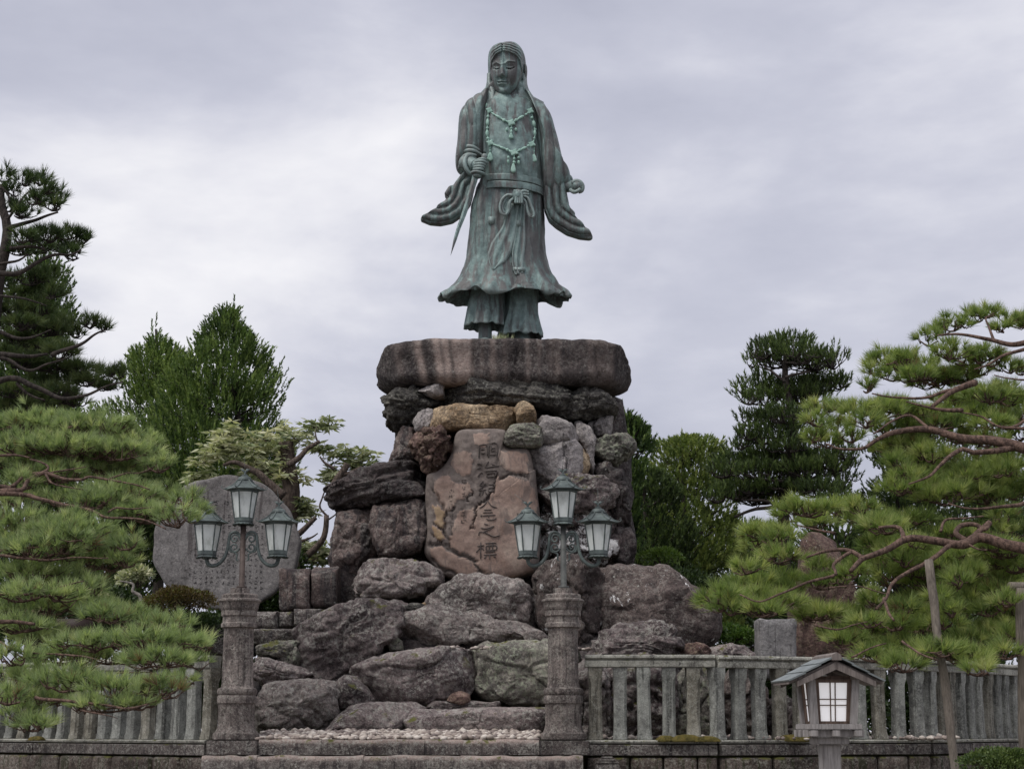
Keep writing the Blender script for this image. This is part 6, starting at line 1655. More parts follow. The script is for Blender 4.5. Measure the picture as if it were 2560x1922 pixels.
def pad(T, cx, cy, rx, ry, Y, rs_, dens=420, nn=34, L=.085, width=.0052, sl=.03, up=0.9, sp_=(.35, 1.15), twr=.006, twf=.5, depth=.75, tintc=.5, flat=1.0):
    C = W(cx, cy, Y); s = mpp(cx, cy, Y); a, h = rx * s, ry * s; b = max(a * depth, .12)
    N = max(6, int(dens * math.pi * a * b))
    r = np.sqrt(rs_.rand(N)); ph = rs_.uniform(0, 2 * np.pi, N)
    lob = 1 + .16 * np.sin(3 * ph + rs_.uniform(0, 6)) + .12 * np.sin(5 * ph + rs_.uniform(0, 6))
    q = rs_.rand(N)
    P = np.stack([a * r * lob * np.cos(ph), b * r * lob * np.sin(ph), h * flat * ((1 - r ** 2) * (1.35 * q - .2) - .25 + .25 * rs_.normal(size=N) * (1 - .5 * r))], 1) + C
    ax = np.stack([.75 * r * np.cos(ph), .75 * r * np.sin(ph), np.full(N, up)], 1) + .32 * rs_.normal(size=(N, 3)); ax = unit(ax)
    V, t = tufts(P, ax, nn, L, sl, sp_[0], sp_[1], width, rs_, np.clip(rs_.normal(tintc, .2, N), 0, 1))
    T.foliage(V, t)
    A = C + np.array((0, 0, -h * .75))
    mains = []
    for k in range(max(3, int(5 * min(1, a / .3)))):
        an = rs_.uniform(0, 6.28); rr = rs_.uniform(.45, .85)
        e = C + np.array((a * rr * math.cos(an), b * rr * math.sin(an), -h * rs_.uniform(.1, .6)))
        m1 = A * .5 + e * .5 + rs_.normal(0, .05 * a, 3) - [0, 0, .1 * h]
        Q = smooth_line([A, m1, e], 6); mains.append(Q); T.twig(Q, twr * 1.7, twr)
    MP_ = np.concatenate(mains)
    for i in rs_.choice(N, int(N * twf), replace=False):
        p = P[i]; j = np.argmin(((MP_ - p) ** 2).sum(1)); a0 = MP_[j]
        mid = (a0 + p) / 2 + np.array((0, 0, -.15 * np.linalg.norm(p - a0))) + rs_.normal(0, .012, 3)
        T.twig([a0, mid, p, p + ax[i] * sl], twr, twr * .45)
    return C

M['needle_fg'] = needle_mat('needles_bright', [(0, (0.176, 0.115, 0.062)), (.06, (0.083, 0.121, 0.045)), (.35, (0.166, 0.228, 0.075)), (.7, (0.264, 0.314, 0.113)), (1, (0.406, 0.420, 0.189))], .42)
M['needle_fgl'] = needle_mat('needles_soft_green', [(0, (0.195, 0.130, 0.081)), (.07, (0.106, 0.144, 0.077)), (.35, (0.211, 0.272, 0.138)), (.7, (0.329, 0.389, 0.203)), (1, (0.472, 0.496, 0.291))], .42)
M['needle_dark'] = needle_mat('needles_dark', [(0, (0.032, 0.052, 0.023)), (.5, (0.065, 0.099, 0.038)), (1, (0.123, 0.152, 0.061))], .25)
M['needle_mid'] = needle_mat('needles_deep_green', [(0, (0.027, 0.049, 0.019)), (.4, (0.070, 0.115, 0.035)), (.75, (0.132, 0.196, 0.054)), (1, (0.223, 0.290, 0.092))], .28)
M['needle_blue'] = needle_mat('needles_dark_green', [(0, (0.026, 0.040, 0.018)), (.5, (0.058, 0.088, 0.032)), (.8, (0.098, 0.140, 0.044)), (1, (0.15, 0.20, 0.066))], .25)
M['needle_olive'] = needle_mat('needles_olive', [(0, (0.061, 0.091, 0.029)), (.5, (0.148, 0.198, 0.058)), (1, (0.289, 0.325, 0.109))], .28)
M['bark_red'] = bark_mat('red_pine_bark', (0.085, 0.052, 0.042), (0.21, 0.135, 0.105), 1.5)
M['bark_dark'] = bark_mat('dark_pine_bark', (0.03, 0.024, 0.022), (0.075, 0.06, 0.052), 1.2)
M['bark_brown'] = bark_mat('brown_bark', (0.07, 0.05, 0.04), (0.15, 0.115, 0.095), 1.2)
M['bark_pale'] = bark_mat('pale_bark', (0.20, 0.175, 0.155), (0.36, 0.33, 0.30), 1.2)

# ---- near pine on the left
rs_ = np.random.RandomState(101)
T = Plant('pine_tree', 'spreading light green pine reaching in from the lower left', 'pine', (-6.3, 17.0, 0))
Yl = lambda cy: 18.2 - (cy - 1030) / 780 * 4.2
PADS = [(90,1062,110,32),(230,1068,110,32),(330,1104,70,28),(60,1112,85,32),(170,1118,110,32),(290,1128,90,26),
        (60,1156,85,30),(190,1146,110,32),(320,1158,90,30),(392,1160,42,24),(250,1178,100,24),(130,1186,90,24),
        (300,1232,95,30),(400,1244,70,34),(442,1290,58,34),(350,1284,85,25),(470,1244,34,24),(480,1275,34,22),(240,1250,70,24),
        (60,1250,62,30),(150,1250,50,20),(40,1205,50,22),
        (60,1304,85,38),(180,1322,100,34),(280,1362,76,34),(100,1372,110,34),(220,1404,90,30),(312,1402,40,20),(30,1350,50,30),(160,1350,80,30),(320,1355,36,22),
        (70,1432,85,30),(170,1452,84,26),(60,1482,74,25),(150,1485,60,20),(225,1470,40,20),
        (220,1516,86,20),(330,1546,74,20),(120,1520,74,20),(40,1524,48,22),(270,1540,70,18),(420,1560,60,16),(60,1565,66,16),
        (100,1592,84,22),(240,1608,92,24),(350,1602,82,24),(440,1606,82,26),(512,1612,34,18),(400,1650,92,20),(300,1640,80,20),(170,1640,84,22),(40,1640,56,24),(480,1650,46,18),
        (60,1692,84,30),(180,1702,92,28),(300,1720,82,28),(400,1722,72,22),(462,1698,40,20),(100,1746,102,25),(250,1764,82,18),(60,1782,54,24),(340,1760,54,14),(20,1735,44,30),(90,1812,60,16)]
for cx, cy, rx, ry in PADS:
    pad(T, cx, cy, rx, ry * 1.12, Yl(cy) + rs_.uniform(-.7, .7), rs_, dens=330, nn=34, L=.11, width=.0068, sp_=(.22, .95), twr=.0075, tintc=rs_.uniform(.38, .62))
def br(T, reg, pts, Yf, r0, r1, seed=0, n=8, wob=.02, fwd=.55):
    Q = Z(reg, pts); P = np.array([W(x, y, Yf(y) - fwd) for x, y in Q]); s = mpp(Q[0][0], Q[0][1], Yf(Q[0][1])) / reg[2]
    return T.branch(P, r0 * s, r1 * s, n, 5, wob, seed)
for i, (reg, pts, r0, r1) in enumerate([(L2, [(-200,830),(0,765),(180,752),(240,660),(370,605),(500,642),(680,662),(740,640),(900,665),(1100,690),(1230,740)], 24, 5), (L2, [(-200,760),(0,722),(90,722),(200,632),(350,602),(400,560),(330,520),(250,490)], 20, 7), (L2, [(-150,790),(100,775),(240,780),(320,812),(560,872),(720,907),(900,967),(1060,977),(1200,1002),(1380,1070)], 22, 5), (L2, [(900,930),(980,882),(1150,902),(1380,890)], 9, 3), (L2, [(400,610),(600,580),(720,545)], 9, 3), (L2, [(900,660),(1050,600),(1150,600),(1250,560)], 8, 3), (L2, [(380,620),(430,690),(560,720),(740,740)], 10, 3),
        (L2, [(-100,1280),(0,1252),(300,1222),(700,1162)], 12, 3), (L2, [(-100,1330),(0,1292),(150,1320),(420,1335),(680,1310),(900,1302)], 14, 4), (L2, [(-100,1600),(150,1620),(400,1560),(700,1500)], 14, 4), (L5, [(-100,480),(0,525),(60,572),(200,612),(350,632),(500,640)], 14, 4), (L5, [(480,640),(720,652),(900,692)], 11, 4), (L5, [(300,1010),(720,1065),(950,1082),(1100,1102),(1300,1052),(1500,952),(1650,885)], 15, 4), (L5, [(700,1120),(860,1160),(1000,1200)], 8, 3), (L5, [(1000,800),(1250,800),(1400,830),(1550,820)], 8, 3), (L5, [(-60,360),(120,360),(300,380)], 20, 12), (L2, [(-100,460),(100,450),(250,480)], 14, 6)]):
    br(T, reg, pts, Yl, r0, r1, i)
T.branch([(-6.3, 17, -.1), (-6.25, 17, 1.5), (-6.5, 16.9, 3.0), (-6.2, 17.2, 4.6), (-6.4, 17.4, 6.2)], .24, .10, 12, 6)
for z, px, py in ((2.2, -60, 1700), (2.6, -60, 1560), (3.2, -45, 1380), (4.4, -45, 1240), (5.2, -45, 1150)):
    e_ = W(px, py, Yl(py)); T.branch([(-6.35, 17, z), (np.array((-6.35, 17, z)) + e_) / 2 + [0, 0, .1], e_], .09, .05, 8, 5)
T.done(M['needle_fgl'], M['bark_red'])

# ---- near pine on the right
rs_ = np.random.RandomState(202)
T = Plant('pine_tree', 'large yellow-green pine spreading in from the right over the railing', 'pine', (7.4, 18.6, 0))
Yr = lambda cy: 20.5 - (cy - 760) / 960 * 4.6
PQ7 = [(1330,280,110,56),(1240,330,90,40),(1130,400,84,56),(1560,190,110,46),(1500,230,70,36),(1780,240,90,38),(1720,320,72,28),(1860,270,70,36),
       (800,570,150,56),(950,560,120,56),(1300,500,130,56),(1550,520,130,66),(1080,600,120,56),(700,640,62,48),(660,770,62,44),(1200,720,250,46),(850,680,100,48),(1050,680,120,40),(1350,700,150,38),(1500,640,120,46),(1420,560,120,40),(900,620,120,40),(1640,560,70,50),
       (1770,620,90,46),(1860,640,60,40),
       (300,950,120,44),(450,930,100,48),(600,960,120,48),(780,960,90,38),(240,1150,90,56),(400,1080,120,66),(520,1150,100,56),(330,1210,120,38),(650,1050,120,46),(850,920,90,34),(920,960,80,36),(250,1040,80,40),
       (1400,900,150,56),(1600,840,150,56),(1750,860,120,66),(1500,1000,160,46),(1250,1050,150,46),(1000,1080,130,38),(1750,980,90,56),(1850,900,80,60),(1330,960,120,50),(1660,920,120,50),(1100,980,110,36),
       (1000,1230,110,46),(1150,1300,130,56),(900,1370,110,56),(950,1480,120,46),(1100,1420,100,46),(1020,1340,100,50),
       (1450,1470,200,56),(1650,1430,120,46),(1300,1530,150,46),(1100,1600,150,46),(1400,1600,180,46),(1550,1520,140,50),(1750,1480,100,50),(1780,1600,110,46),(1600,1620,120,40)]
PQ8 = [(2150,720,90,40),(2060,880,100,40),(2160,1060,80,40),(2000,1010,110,40),(2120,1180,90,38),(1960,1150,110,38),(2080,1300,100,38),(2180,480,70,36),(1750,640,100,36),(1850,960,110,38),(1650,930,110,36),(1500,930,100,34),(1400,1000,90,34),(1950,60,110,50),(2100,180,100,50),(2150,60,80,50),(2050,470,90,36),(750,330,170,46),(660,370,110,40),(950,330,120,38),(1120,320,90,38),(430,480,110,48),(580,520,110,56),(450,590,110,56),(560,650,120,46),(400,540,80,40),(1230,560,110,38),(1350,610,120,38),(850,710,80,38),(1150,720,130,42),(1400,680,100,38),(560,800,110,46),(300,850,120,42),(170,920,120,46),(400,930,130,38),(250,1000,140,42),(450,1020,110,34),(100,960,80,34),(850,830,110,38),(1000,810,100,34),(1300,770,100,38),(640,840,90,36),(330,920,90,36),(1060,760,80,36),
       (850,1040,170,34),(1030,1040,100,30),(740,1060,70,26),(1050,1160,160,38),(1250,1140,120,34),(1000,1220,110,30),(930,1200,80,28),(1450,1060,110,38),(1600,1030,100,38),(1750,1030,110,46),(1500,1130,130,34),(1350,1110,100,30),(1200,1320,120,36),(1400,1390,120,36),(1650,1280,120,42),(1850,1350,110,38),(1900,1420,100,28),(1300,1360,90,30),(1760,1330,90,34),(1550,1330,90,30),
       (1100,410,90,34),(1300,400,100,34),(1500,400,90,30),(1200,420,80,30),(1650,250,150,46),(1850,110,130,56),(1950,250,120,46),(1700,700,120,38),(1950,700,120,42),(2100,620,90,38),(1750,560,90,34),(2000,580,80,34),(1450,120,130,46),(1600,180,110,44),(2080,380,90,40),(1850,760,110,38),(2050,800,110,38),(1600,640,80,34),(1480,560,70,30),(1560,820,90,34),(1900,880,100,36),(2100,950,80,36)]
def fill_pads(poly, dx, dy, r_):
    P = np.array(poly, float); out = []
    for y in np.arange(P[:, 1].min(), P[:, 1].max(), dy):
        for x in np.arange(P[:, 0].min(), P[:, 0].max(), dx):
            q = np.array([[x + r_.uniform(-.45, .45) * dx, y + r_.uniform(-.45, .45) * dy]])
            if in_poly(q, P)[0]: out.append((q[0, 0], q[0, 1], r_.uniform(90, 140), r_.uniform(32, 46)))
    return out
PQ7 += fill_pads([(620,940),(1000,900),(1880,780),(1880,1650),(900,1650),(760,1250)], 230, 105, np.random.RandomState(71))
PQ8 += [q for q in fill_pads([(430,470),(800,360),(1600,440),(2200,440),(2200,1330),(1000,1290),(760,1080),(120,1000),(180,900)], 270, 120, np.random.RandomState(72)) if not (590 < q[0] < 1110 and 440 < q[1] < 1330)]
# boughs that go on outside the picture
PQ7 += [(x, y, 200, 60) for x, y in ((2050,260),(2250,340),(2450,480),(2200,620),(2500,760),(2100,900),(2350,1000),(2600,1050),(2200,1250),(2500,1350),(2100,1480),(2400,1600),(2150,120),(2350,180))]
for reg, L_ in ((Q7, PQ7), (Q8, PQ8)):
    for cx, cy, rx, ry in L_:
        (x, y), = Z(reg, [(cx, cy)])
        pad(T, x, y, rx / reg[2] * 1.1, ry / reg[2] * 1.4, Yr(y) + rs_.uniform(-.8, .8), rs_, dens=330, nn=34, L=.13, width=.0078, sp_=(.22, .95), twr=.0085, tintc=rs_.uniform(.38, .66))
for i, (reg, pts, r0, r1) in enumerate([(Q8, [(2420,640),(2212,590),(2050,556),(1900,522),(1800,570),(1650,546),(1500,522),(1400,542),(1300,602),(1130,662),(1040,742)], 40, 14), (Q8, [(1980,422),(1900,482),(1830,542),(1700,582),(1620,642),(1540,702),(1400,772),(1330,832),(1270,932),(1200,1002)], 20, 8), (Q8, [(1270,930),(1300,1032),(1330,1082)], 12, 7), (Q8, [(1820,540),(1755,492),(1790,442),(1880,435),(1950,472),(1985,422)], 18, 12), (Q8, [(1130,655),(1060,612),(980,602),(850,622),(750,652)], 16, 6), (Q8, [(1040,622),(930,702),(940,762),(820,802),(620,882),(440,946),(300,902)], 12, 4), (Q8, [(1400,530),(1360,452),(1230,462)], 16, 9), (Q8, [(940,492),(800,472),(680,442)], 9, 4), (Q8, [(1820,560),(1900,600),(1960,605)], 9, 4), (Q8, [(900,860),(1080,850),(1300,900)], 6, 3), (Q8, [(800,1110),(950,1142),(1060,1112),(1160,1090)], 7, 3), (Q8, [(1050,1330),(1150,1280),(1280,1235)], 7, 4), (Q8, [(1390,1220),(1510,1300),(1640,1340)], 8, 5), (Q8, [(2212,290),(2000,320),(1850,330),(1700,290)], 14, 4), (Q8, [(1650,480),(1680,400),(1800,390),(1940,380)], 10, 5),
        (Q7, [(1990,400),(1880,432),(1780,442),(1650,416),(1500,382),(1350,362),(1200,380)], 24, 6), (Q7, [(1650,416),(1600,302),(1580,242),(1640,200)], 12, 4), (Q7, [(1990,440),(1880,482),(1720,522),(1600,602),(1500,640)], 16, 6), (Q7, [(2000,1290),(1850,1242),(1600,1192),(1400,1182),(1150,1112),(900,1122),(720,1192),(600,1262),(440,1267),(330,1222)], 44, 6), (Q7, [(1150,1112),(1000,1002),(850,1042),(700,1142)], 12, 6), (Q7, [(1850,1232),(1500,1282),(1400,1252),(1250,1362),(1130,1482),(980,1532)], 26, 6), (Q7, [(1400,960),(1230,952),(1100,932),(950,892)], 18, 5), (Q7, [(1990,1130),(1880,1102),(1680,1082),(1550,1002),(1400,972)], 14, 5), (Q7, [(1500,740),(1320,810),(1150,930)], 26, 14), (Q7, [(1320,800),(1100,850),(850,860),(690,830)], 14, 5), (Q7, [(1990,700),(1880,725),(1750,710),(1650,680)], 9, 4), (Q7, [(1990,960),(1830,1080),(1700,1090)], 18, 8)]):
    br(T, reg, pts, Yr, r0, r1, 50 + i, fwd=1.15)
T.branch([(7.4, 18.6, -.1), (7.3, 18.6, 1.8), (7.0, 18.4, 3.2), (7.2, 18.8, 4.8), (6.8, 19.1, 5.9), (6.7, 19.4, 6.5)], .28, .08, 12, 6)
for z, reg, a_, b_ in ((3.1, Q8, 2420, 640), (4.2, Q7, 2000, 1290), (5.0, Q7, 1990, 960), (5.6, Q7, 1990, 700), (6.1, Q7, 1990, 420)):
    (x, y), = Z(reg, [(a_, b_)]); e_ = W(x, y, Yr(y)); s0 = np.array((7.0, 18.8, z)); T.branch([s0, (s0 + e_) / 2, e_], .11, .06, 8, 5)
T.done(M['needle_fg'], M['bark_red'])

# ---- tall dark pine at the left edge
rs_ = np.random.RandomState(303)
T = Plant('pine_tree', 'tall dark open-branched pine at the left edge against the sky', 'pine', (-7.6, 25.4, TZ - .1))
PL1 = [(20,100,56,56),(150,130,66,46),(250,130,72,50),(370,240,66,54),(330,290,80,46),(230,250,72,44),(60,300,80,44),(150,345,80,34),(90,200,50,40),(300,190,60,40),
       (150,500,86,44),(300,480,100,50),(430,480,86,40),(530,510,66,38),(400,560,100,36),(120,590,80,26),(460,610,56,36),(250,570,86,36),
       (60,780,100,56),(200,760,96,56),(320,740,56,54),(340,850,66,46),(150,860,106,46),(260,830,80,46),
       (80,960,106,56),(230,950,96,56),(330,1010,86,56),(150,1050,106,46),(300,1090,106,46),(30,1040,70,50),
       (580,1050,56,40),(650,1070,42,40),(490,1110,46,38),(420,1060,50,46),
       (100,1150,116,46),(250,1200,116,46),(400,1230,96,46),(150,1300,116,46),(350,1330,116,46),(30,1240,80,50),
       (500,1330,86,36),(640,1370,56,36),(740,1370,66,40),(560,1420,86,36),(450,1400,86,36),(680,1450,76,26),(260,1430,100,40),
       (100,1480,116,46),(300,1560,126,40),(450,1540,96,36),(120,1580,116,36),(200,1520,100,40),(380,1480,90,36)]
Yt = lambda y: 24.5
for cx, cy, rx, ry in PL1:
    (x, y), = Z(L1, [(cx, cy)])
    low = min(1, max(0, (cy - 650) / 300))
    pad(T, x, y, rx / L1[2], ry / L1[2], 24.5 + rs_.uniform(-1.0, 1.2) + (1.0 if cy > 700 else 0), rs_, dens=300 + 80 * low, nn=24, L=.16, width=.012, sl=.05, twr=.010, twf=.75, sp_=(.25, 1.0), tintc=.35 + .3 * low)
for i, (pts, r0, r1) in enumerate([([(45,440),(160,412),(250,382),(370,332)], 16, 6), ([(60,560),(200,552),(290,572)], 13, 8), ([(-60,740),(0,722),(120,722),(250,652),(350,602),(450,602),(520,582)], 20, 6), ([(-40,660),(100,652),(180,602)], 12, 5), ([(-40,860),(0,862),(150,882),(290,932)], 10, 4), ([(-60,1070),(0,1092),(100,1132),(200,1142),(330,1092)], 15, 5), ([(-60,1230),(0,1242),(180,1252),(300,1240)], 22, 8), ([(0,1255),(60,1272),(180,1352),(300,1302),(420,1262)], 13, 5), ([(330,1250),(430,1212),(500,1182),(580,1122),(640,1092)], 16, 6), ([(-60,1425),(0,1412),(100,1396),(230,1452),(400,1516),(560,1496),(680,1452),(780,1422)], 22, 5), ([(110,1420),(200,1500),(300,1530)], 12, 5), ([(180,440),(215,500),(280,560)], 9, 5), ([(190,180),(210,240),(250,290)], 8, 4), ([(0,180),(40,220),(60,270)], 9, 5), ([(45,380),(110,290),(190,200),(260,190)], 10, 4)]):
    br(T, L1, pts, Yt, r0, r1, 90 + i, 7, .03)
T.branch([(-7.6, 25.4, TZ - .3)] + [W(x, y, 24.6) for x, y in Z(L1, [(-120,1800),(-60,1200),(-10,760),(22,620),(46,480),(38,380),(5,280),(10,160)])], .28, .05, 12, 6)
T.done(M['needle_dark'], M['bark_dark'])

# ---- bushy conifers behind
def bough_tree(name, label, cx, Y, prof, mat, bark, rs_, nb=150, ns=17, sl=.30, L=.09, width=.036, nn=15, upw=1.0, group=None, tc=.5, cat='pine', lat=.22):
    """dense bushy conifer; prof: (py, left px, right px) from top to bottom"""
    prof = np.array(prof, float)
    s = mpp(cx, prof[0, 0], Y); base = W(cx, prof[-1, 0], Y)
    T = Plant(name, label, cat, (base[0], Y, TZ - .1), group)
    top = W(cx, prof[0, 0], Y)
    T.branch([(base[0], Y, TZ - .2), (base[0] + .1, Y, (TZ + top[2]) / 2), (top[0], Y, top[2] - .05)], .22, .03, 9, 6)
    N = int(nb * ns * 1.6)
    hh = np.array([np.interp(y, prof[:, 0], prof[:, 2] - prof[:, 1]) for y in np.linspace(prof[0, 0], prof[-1, 0], 200)]); cdf = np.cumsum(hh + 20.); cdf /= cdf[-1]
    py = np.interp(rs_.rand(N), cdf, np.linspace(prof[0, 0], prof[-1, 0], 200))
    lx, rx = np.interp(py, prof[:, 0], prof[:, 1]), np.interp(py, prof[:, 0], prof[:, 2])
    an = rs_.uniform(0, 2 * np.pi, N); u = rs_.uniform(.04, 1.0, N) ** .5
    zz = np.interp(py, np.linspace(prof[0, 0], prof[-1, 0], 60), [W(cx, y, Y)[2] for y in np.linspace(prof[0, 0], prof[-1, 0], 60)])
    c0 = W(0, 0, Y)[0] * 0 + ((lx + rx) / 2 - 1280) * s; R_ = (rx - lx) / 2 * s
    d = np.stack([np.cos(an), .85 * np.sin(an), np.zeros(N)], 1)
    P0 = np.stack([c0, np.full(N, Y), zz], 1) + d * (R_ * u)[:, None]
    # boughs: lumps of foliage with hollows between them
    lump = fbm(P0 * np.array((0.95, 0.95, 1.5)) + base[0], 3, int(abs(cx)) % 97, .6)
    keep = lump > -.12 - .22 * rs_.rand(N)
    P0, d, u, lump, R_ = P0[keep], d[keep], u[keep], lump[keep], R_[keep]
    P0 += d * ((lump * .75 + .22 * fbm(P0 * .55 + 9, 2, 61)) * np.minimum(R_, 1.1))[:, None]; P0[:, 2] += .45 * fbm(P0 * .8 + 3, 2, 62) * np.minimum(R_, 1.0)
    N = len(P0)
    ax = unit(d * (.1 + .45 * u)[:, None] + np.array((0, 0, upw)) + .18 * rs_.normal(size=(N, 3)))
    V, tt = tufts(P0 - ax * sl * .5, ax, nn, L, sl, .35, .8, width, rs_, np.clip(rs_.normal(tc, .28, N) + .25 * fbm(P0 * .8, 2, 5), 0, 1)); T.foliage(V, tt)
    for i in rs_.choice(N, min(N, 90), replace=False):
        r0 = np.array((base[0], Y, P0[i][2] - .5)); T.twig(smooth_line([r0, (r0 + P0[i]) / 2 - [0, 0, .1], P0[i]], 5), .03, .012)
    P = np.array([top + [0, 0, -.2 * k] + [rs_.normal(0, .06 * k), rs_.normal(0, .06 * k), 0] for k in range(5)]); V, tt = tufts(P, np.tile([[0, 0, 1.0]], (5, 1)), 30, L, sl * 1.3, .25, .7, width, rs_); T.foliage(V, tt)
    return T.done(mat, bark)
R_ = np.random.RandomState
bough_tree('conifer', 'broad deep green bushy pine behind the round stele', 585, 44, [(775,545,600),(810,515,645),(860,470,670),(920,430,695),(980,390,712),(1050,360,738),(1110,340,745),(1180,350,745),(1260,380,740),(1400,400,740)], M['needle_mid'], M['bark_dark'], R_(1), 300, 22, tc=.6)
bough_tree('conifer', 'smaller pointed pine at the left of the broad green one', 390, 47, [(818,380,400),(850,355,425),(900,325,460),(960,300,475),(1020,265,490),(1090,240,490),(1180,250,480),(1350,260,480)], M['needle_mid'], M['bark_dark'], R_(2), 190, 19, tc=.6)
bough_tree('conifer', 'dark green pine rising behind the tall left pine', 95, 40, [(640,60,130),(700,20,160),(780,-20,168),(880,-40,172),(960,-40,190),(1060,-60,210),(1200,-60,230)], M['needle_mid'], M['bark_dark'], R_(3), 170, 18, tc=.4)
bough_tree('conifer', 'pine top peeking out behind the right side of the rock tower', 1555, 42, [(1040,1555,1580),(1080,1530,1625),(1130,1520,1640),(1180,1520,1612),(1240,1520,1600),(1380,1520,1610)], M['needle_mid'], M['bark_dark'], R_(4), 90, 18, tc=.4)
bough_tree('conifer', 'olive green bushy conifer right of the rock tower', 1705, 48, [(1095,1690,1770),(1130,1640,1800),(1180,1620,1840),(1250,1590,1850),(1330,1580,1860),(1420,1580,1860),(1560,1590,1850)], M['needle_olive'], M['bark_dark'], R_(5), 230, 19, sl=.17, upw=.7)
bough_tree('conifer', 'low dark pine filling the gap beside the rock tower', 1610, 45, [(1180,1590,1640),(1230,1560,1690),(1300,1550,1720),(1400,1560,1730),(1560,1560,1740)], M['needle_blue'], M['bark_dark'], R_(6), 130, 18, sl=.15)
bough_tree('conifer', 'dark pine behind the middle of the right pine', 2240, 46, [(1110,2200,2280),(1160,2160,2330),(1250,2150,2380),(1350,2150,2400),(1450,2150,2400),(1600,2150,2400)], M['needle_blue'], M['bark_dark'], R_(7), 200, 18, sl=.15)
bough_tree('conifer', 'shaded pine at the far right behind the props', 2480, 43, [(1190,2430,2500),(1240,2400,2560),(1330,2370,2600),(1450,2360,2620),(1600,2360,2620)], M['needle_blue'], M['bark_dark'], R_(8), 170, 18, sl=.15)
bough_tree('conifer', 'shaded pine between the standing stone and the olive conifer', 1900, 50, [(1330,1860,1960),(1390,1840,2010),(1470,1830,2030),(1600,1830,2040)], M['needle_blue'], M['bark_dark'], R_(9), 120, 18, sl=.15)
bough_tree('conifer', 'dark pine low behind the left pine boughs', 330, 42, [(1180,280,390),(1250,250,430),(1330,230,440),(1450,230,440),(1580,240,440)], M['needle_blue'], M['bark_dark'], R_(10), 130, 18, sl=.15)
bough_tree('conifer', 'dense dark pine filling in behind the left edge boughs', 90, 38, [(1000,20,170),(1100,-40,230),(1250,-60,260),(1400,-60,270),(1600,-60,270)], M['needle_mid'], M['bark_dark'], R_(11), 190, 18, tc=.35)

# ---- layered black pine right of the tower
rs_ = np.random.RandomState(404)
cb = W(1960, 1560, 44)
T = Plant('black_pine', 'tall layered dark pine rising above the others on the right', 'pine', (cb[0], 44, TZ - .1))
PB = [(1360,270,190,80),(1180,310,120,80),(1480,350,180,80),(1720,380,110,90),(1280,400,170,60),(1560,420,200,60),(1100,400,60,50),
      (1150,560,120,80),(1380,620,220,80),(1650,590,180,80),(1780,560,80,70),(1050,680,100,70),(1200,700,140,60),(1500,680,200,50),(1000,610,50,50),
      (1040,860,90,60),(1170,850,110,50),(1350,830,160,70),(1480,800,120,60),(1200,920,110,50),(1400,890,120,50),
      (1060,980,100,50),(1200,1010,150,50),(1420,960,120,40),(1000,1060,90,45),(930,1110,60,36),(1130,1100,120,40),(1380,1080,160,50),
      (1300,1180,260,60),(1000,1220,200,60),(1600,1180,180,60),(1750,1220,140,60),(1820,1130,100,60),(1150,1280,220,60),(1500,1270,240,60),(850,1280,120,50),(1800,1330,110,60),
      (1300,1420,260,60),(1000,1440,180,60),(1600,1420,180,70),(900,1380,120,50),(1750,1440,110,50),(1150,1500,200,40),(820,1480,110,50)]
for cx, cy, rx, ry in PB:
    (x, y), = Z(Q6, [(cx, cy)])
    pad(T, x, y, rx / Q6[2] * 1.12, ry / Q6[2] * 1.1, 44 + rs_.uniform(-1.0, 1.0), rs_, dens=120, nn=20, L=.11, width=.026, sl=.24, up=1.5, sp_=(.3, .75), twr=.018, twf=.3, depth=.8, tintc=rs_.uniform(.5, .75))
T.branch([(cb[0], 44, TZ - .2)] + [W(x, y, 44) for x, y in Z(Q6, [(1340,1560),(1390,1380),(1410,960),(1390,740),(1350,520),(1360,330)])], .24, .07, 10, 6)
for i, (pts, r0, r1) in enumerate([([(1350,520),(1450,490),(1560,480)], 14, 6), ([(1350,560),(1250,480),(1180,440)], 14, 6), ([(1400,980),(1300,1000),(1150,1010)], 14, 5), ([(1410,1000),(1520,960),(1600,950)], 13, 5), ([(1380,1350),(1200,1340),(1050,1300)], 16, 6), ([(1380,1380),(1550,1330),(1700,1300)], 16, 6), ([(1340,1560),(1200,1510),(1000,1500)], 20, 8), ([(1340,1540),(1100,1580),(950,1640)], 18, 10), ([(1390,760),(1250,780),(1120,800)], 14, 6)]):
    br(T, Q6, pts, lambda y: 44, r0, r1, 130 + i, 7, .03)
T.done(M['needle_blue'], M['bark_dark'])

# ---- broad-leaved plants
def leaf_mat(name, stops, tr=.25): return needle_mat(name, stops, tr, .45)
M['leaf_pale'] = leaf_mat('pale_leaves', [(0, (0.09, 0.12, 0.06)), (.3, (0.20, 0.235, 0.13)), (.65, (0.40, 0.42, 0.27)), (1, (0.60, 0.58, 0.42))])
M['leaf_brown'] = leaf_mat('bronzed_leaves', [(0, (0.03, 0.022, 0.012)), (.4, (0.075, 0.055, 0.022)), (.7, (0.12, 0.085, 0.035)), (1, (0.10, 0.12, 0.03))])
M['leaf_green'] = leaf_mat('green_leaves', [(0, (0.02, 0.045, 0.010)), (.5, (0.055, 0.105, 0.020)), (1, (0.12, 0.18, 0.04))])
M['leaf_box'] = leaf_mat('small_green_leaves', [(0, (0.025, 0.045, 0.014)), (.5, (0.07, 0.105, 0.03)), (1, (0.14, 0.18, 0.06))])
M['leaf_dark'] = leaf_mat('dark_leaves', [(0, (0.010, 0.018, 0.007)), (.5, (0.024, 0.042, 0.014)), (1, (0.05, 0.075, 0.025))])

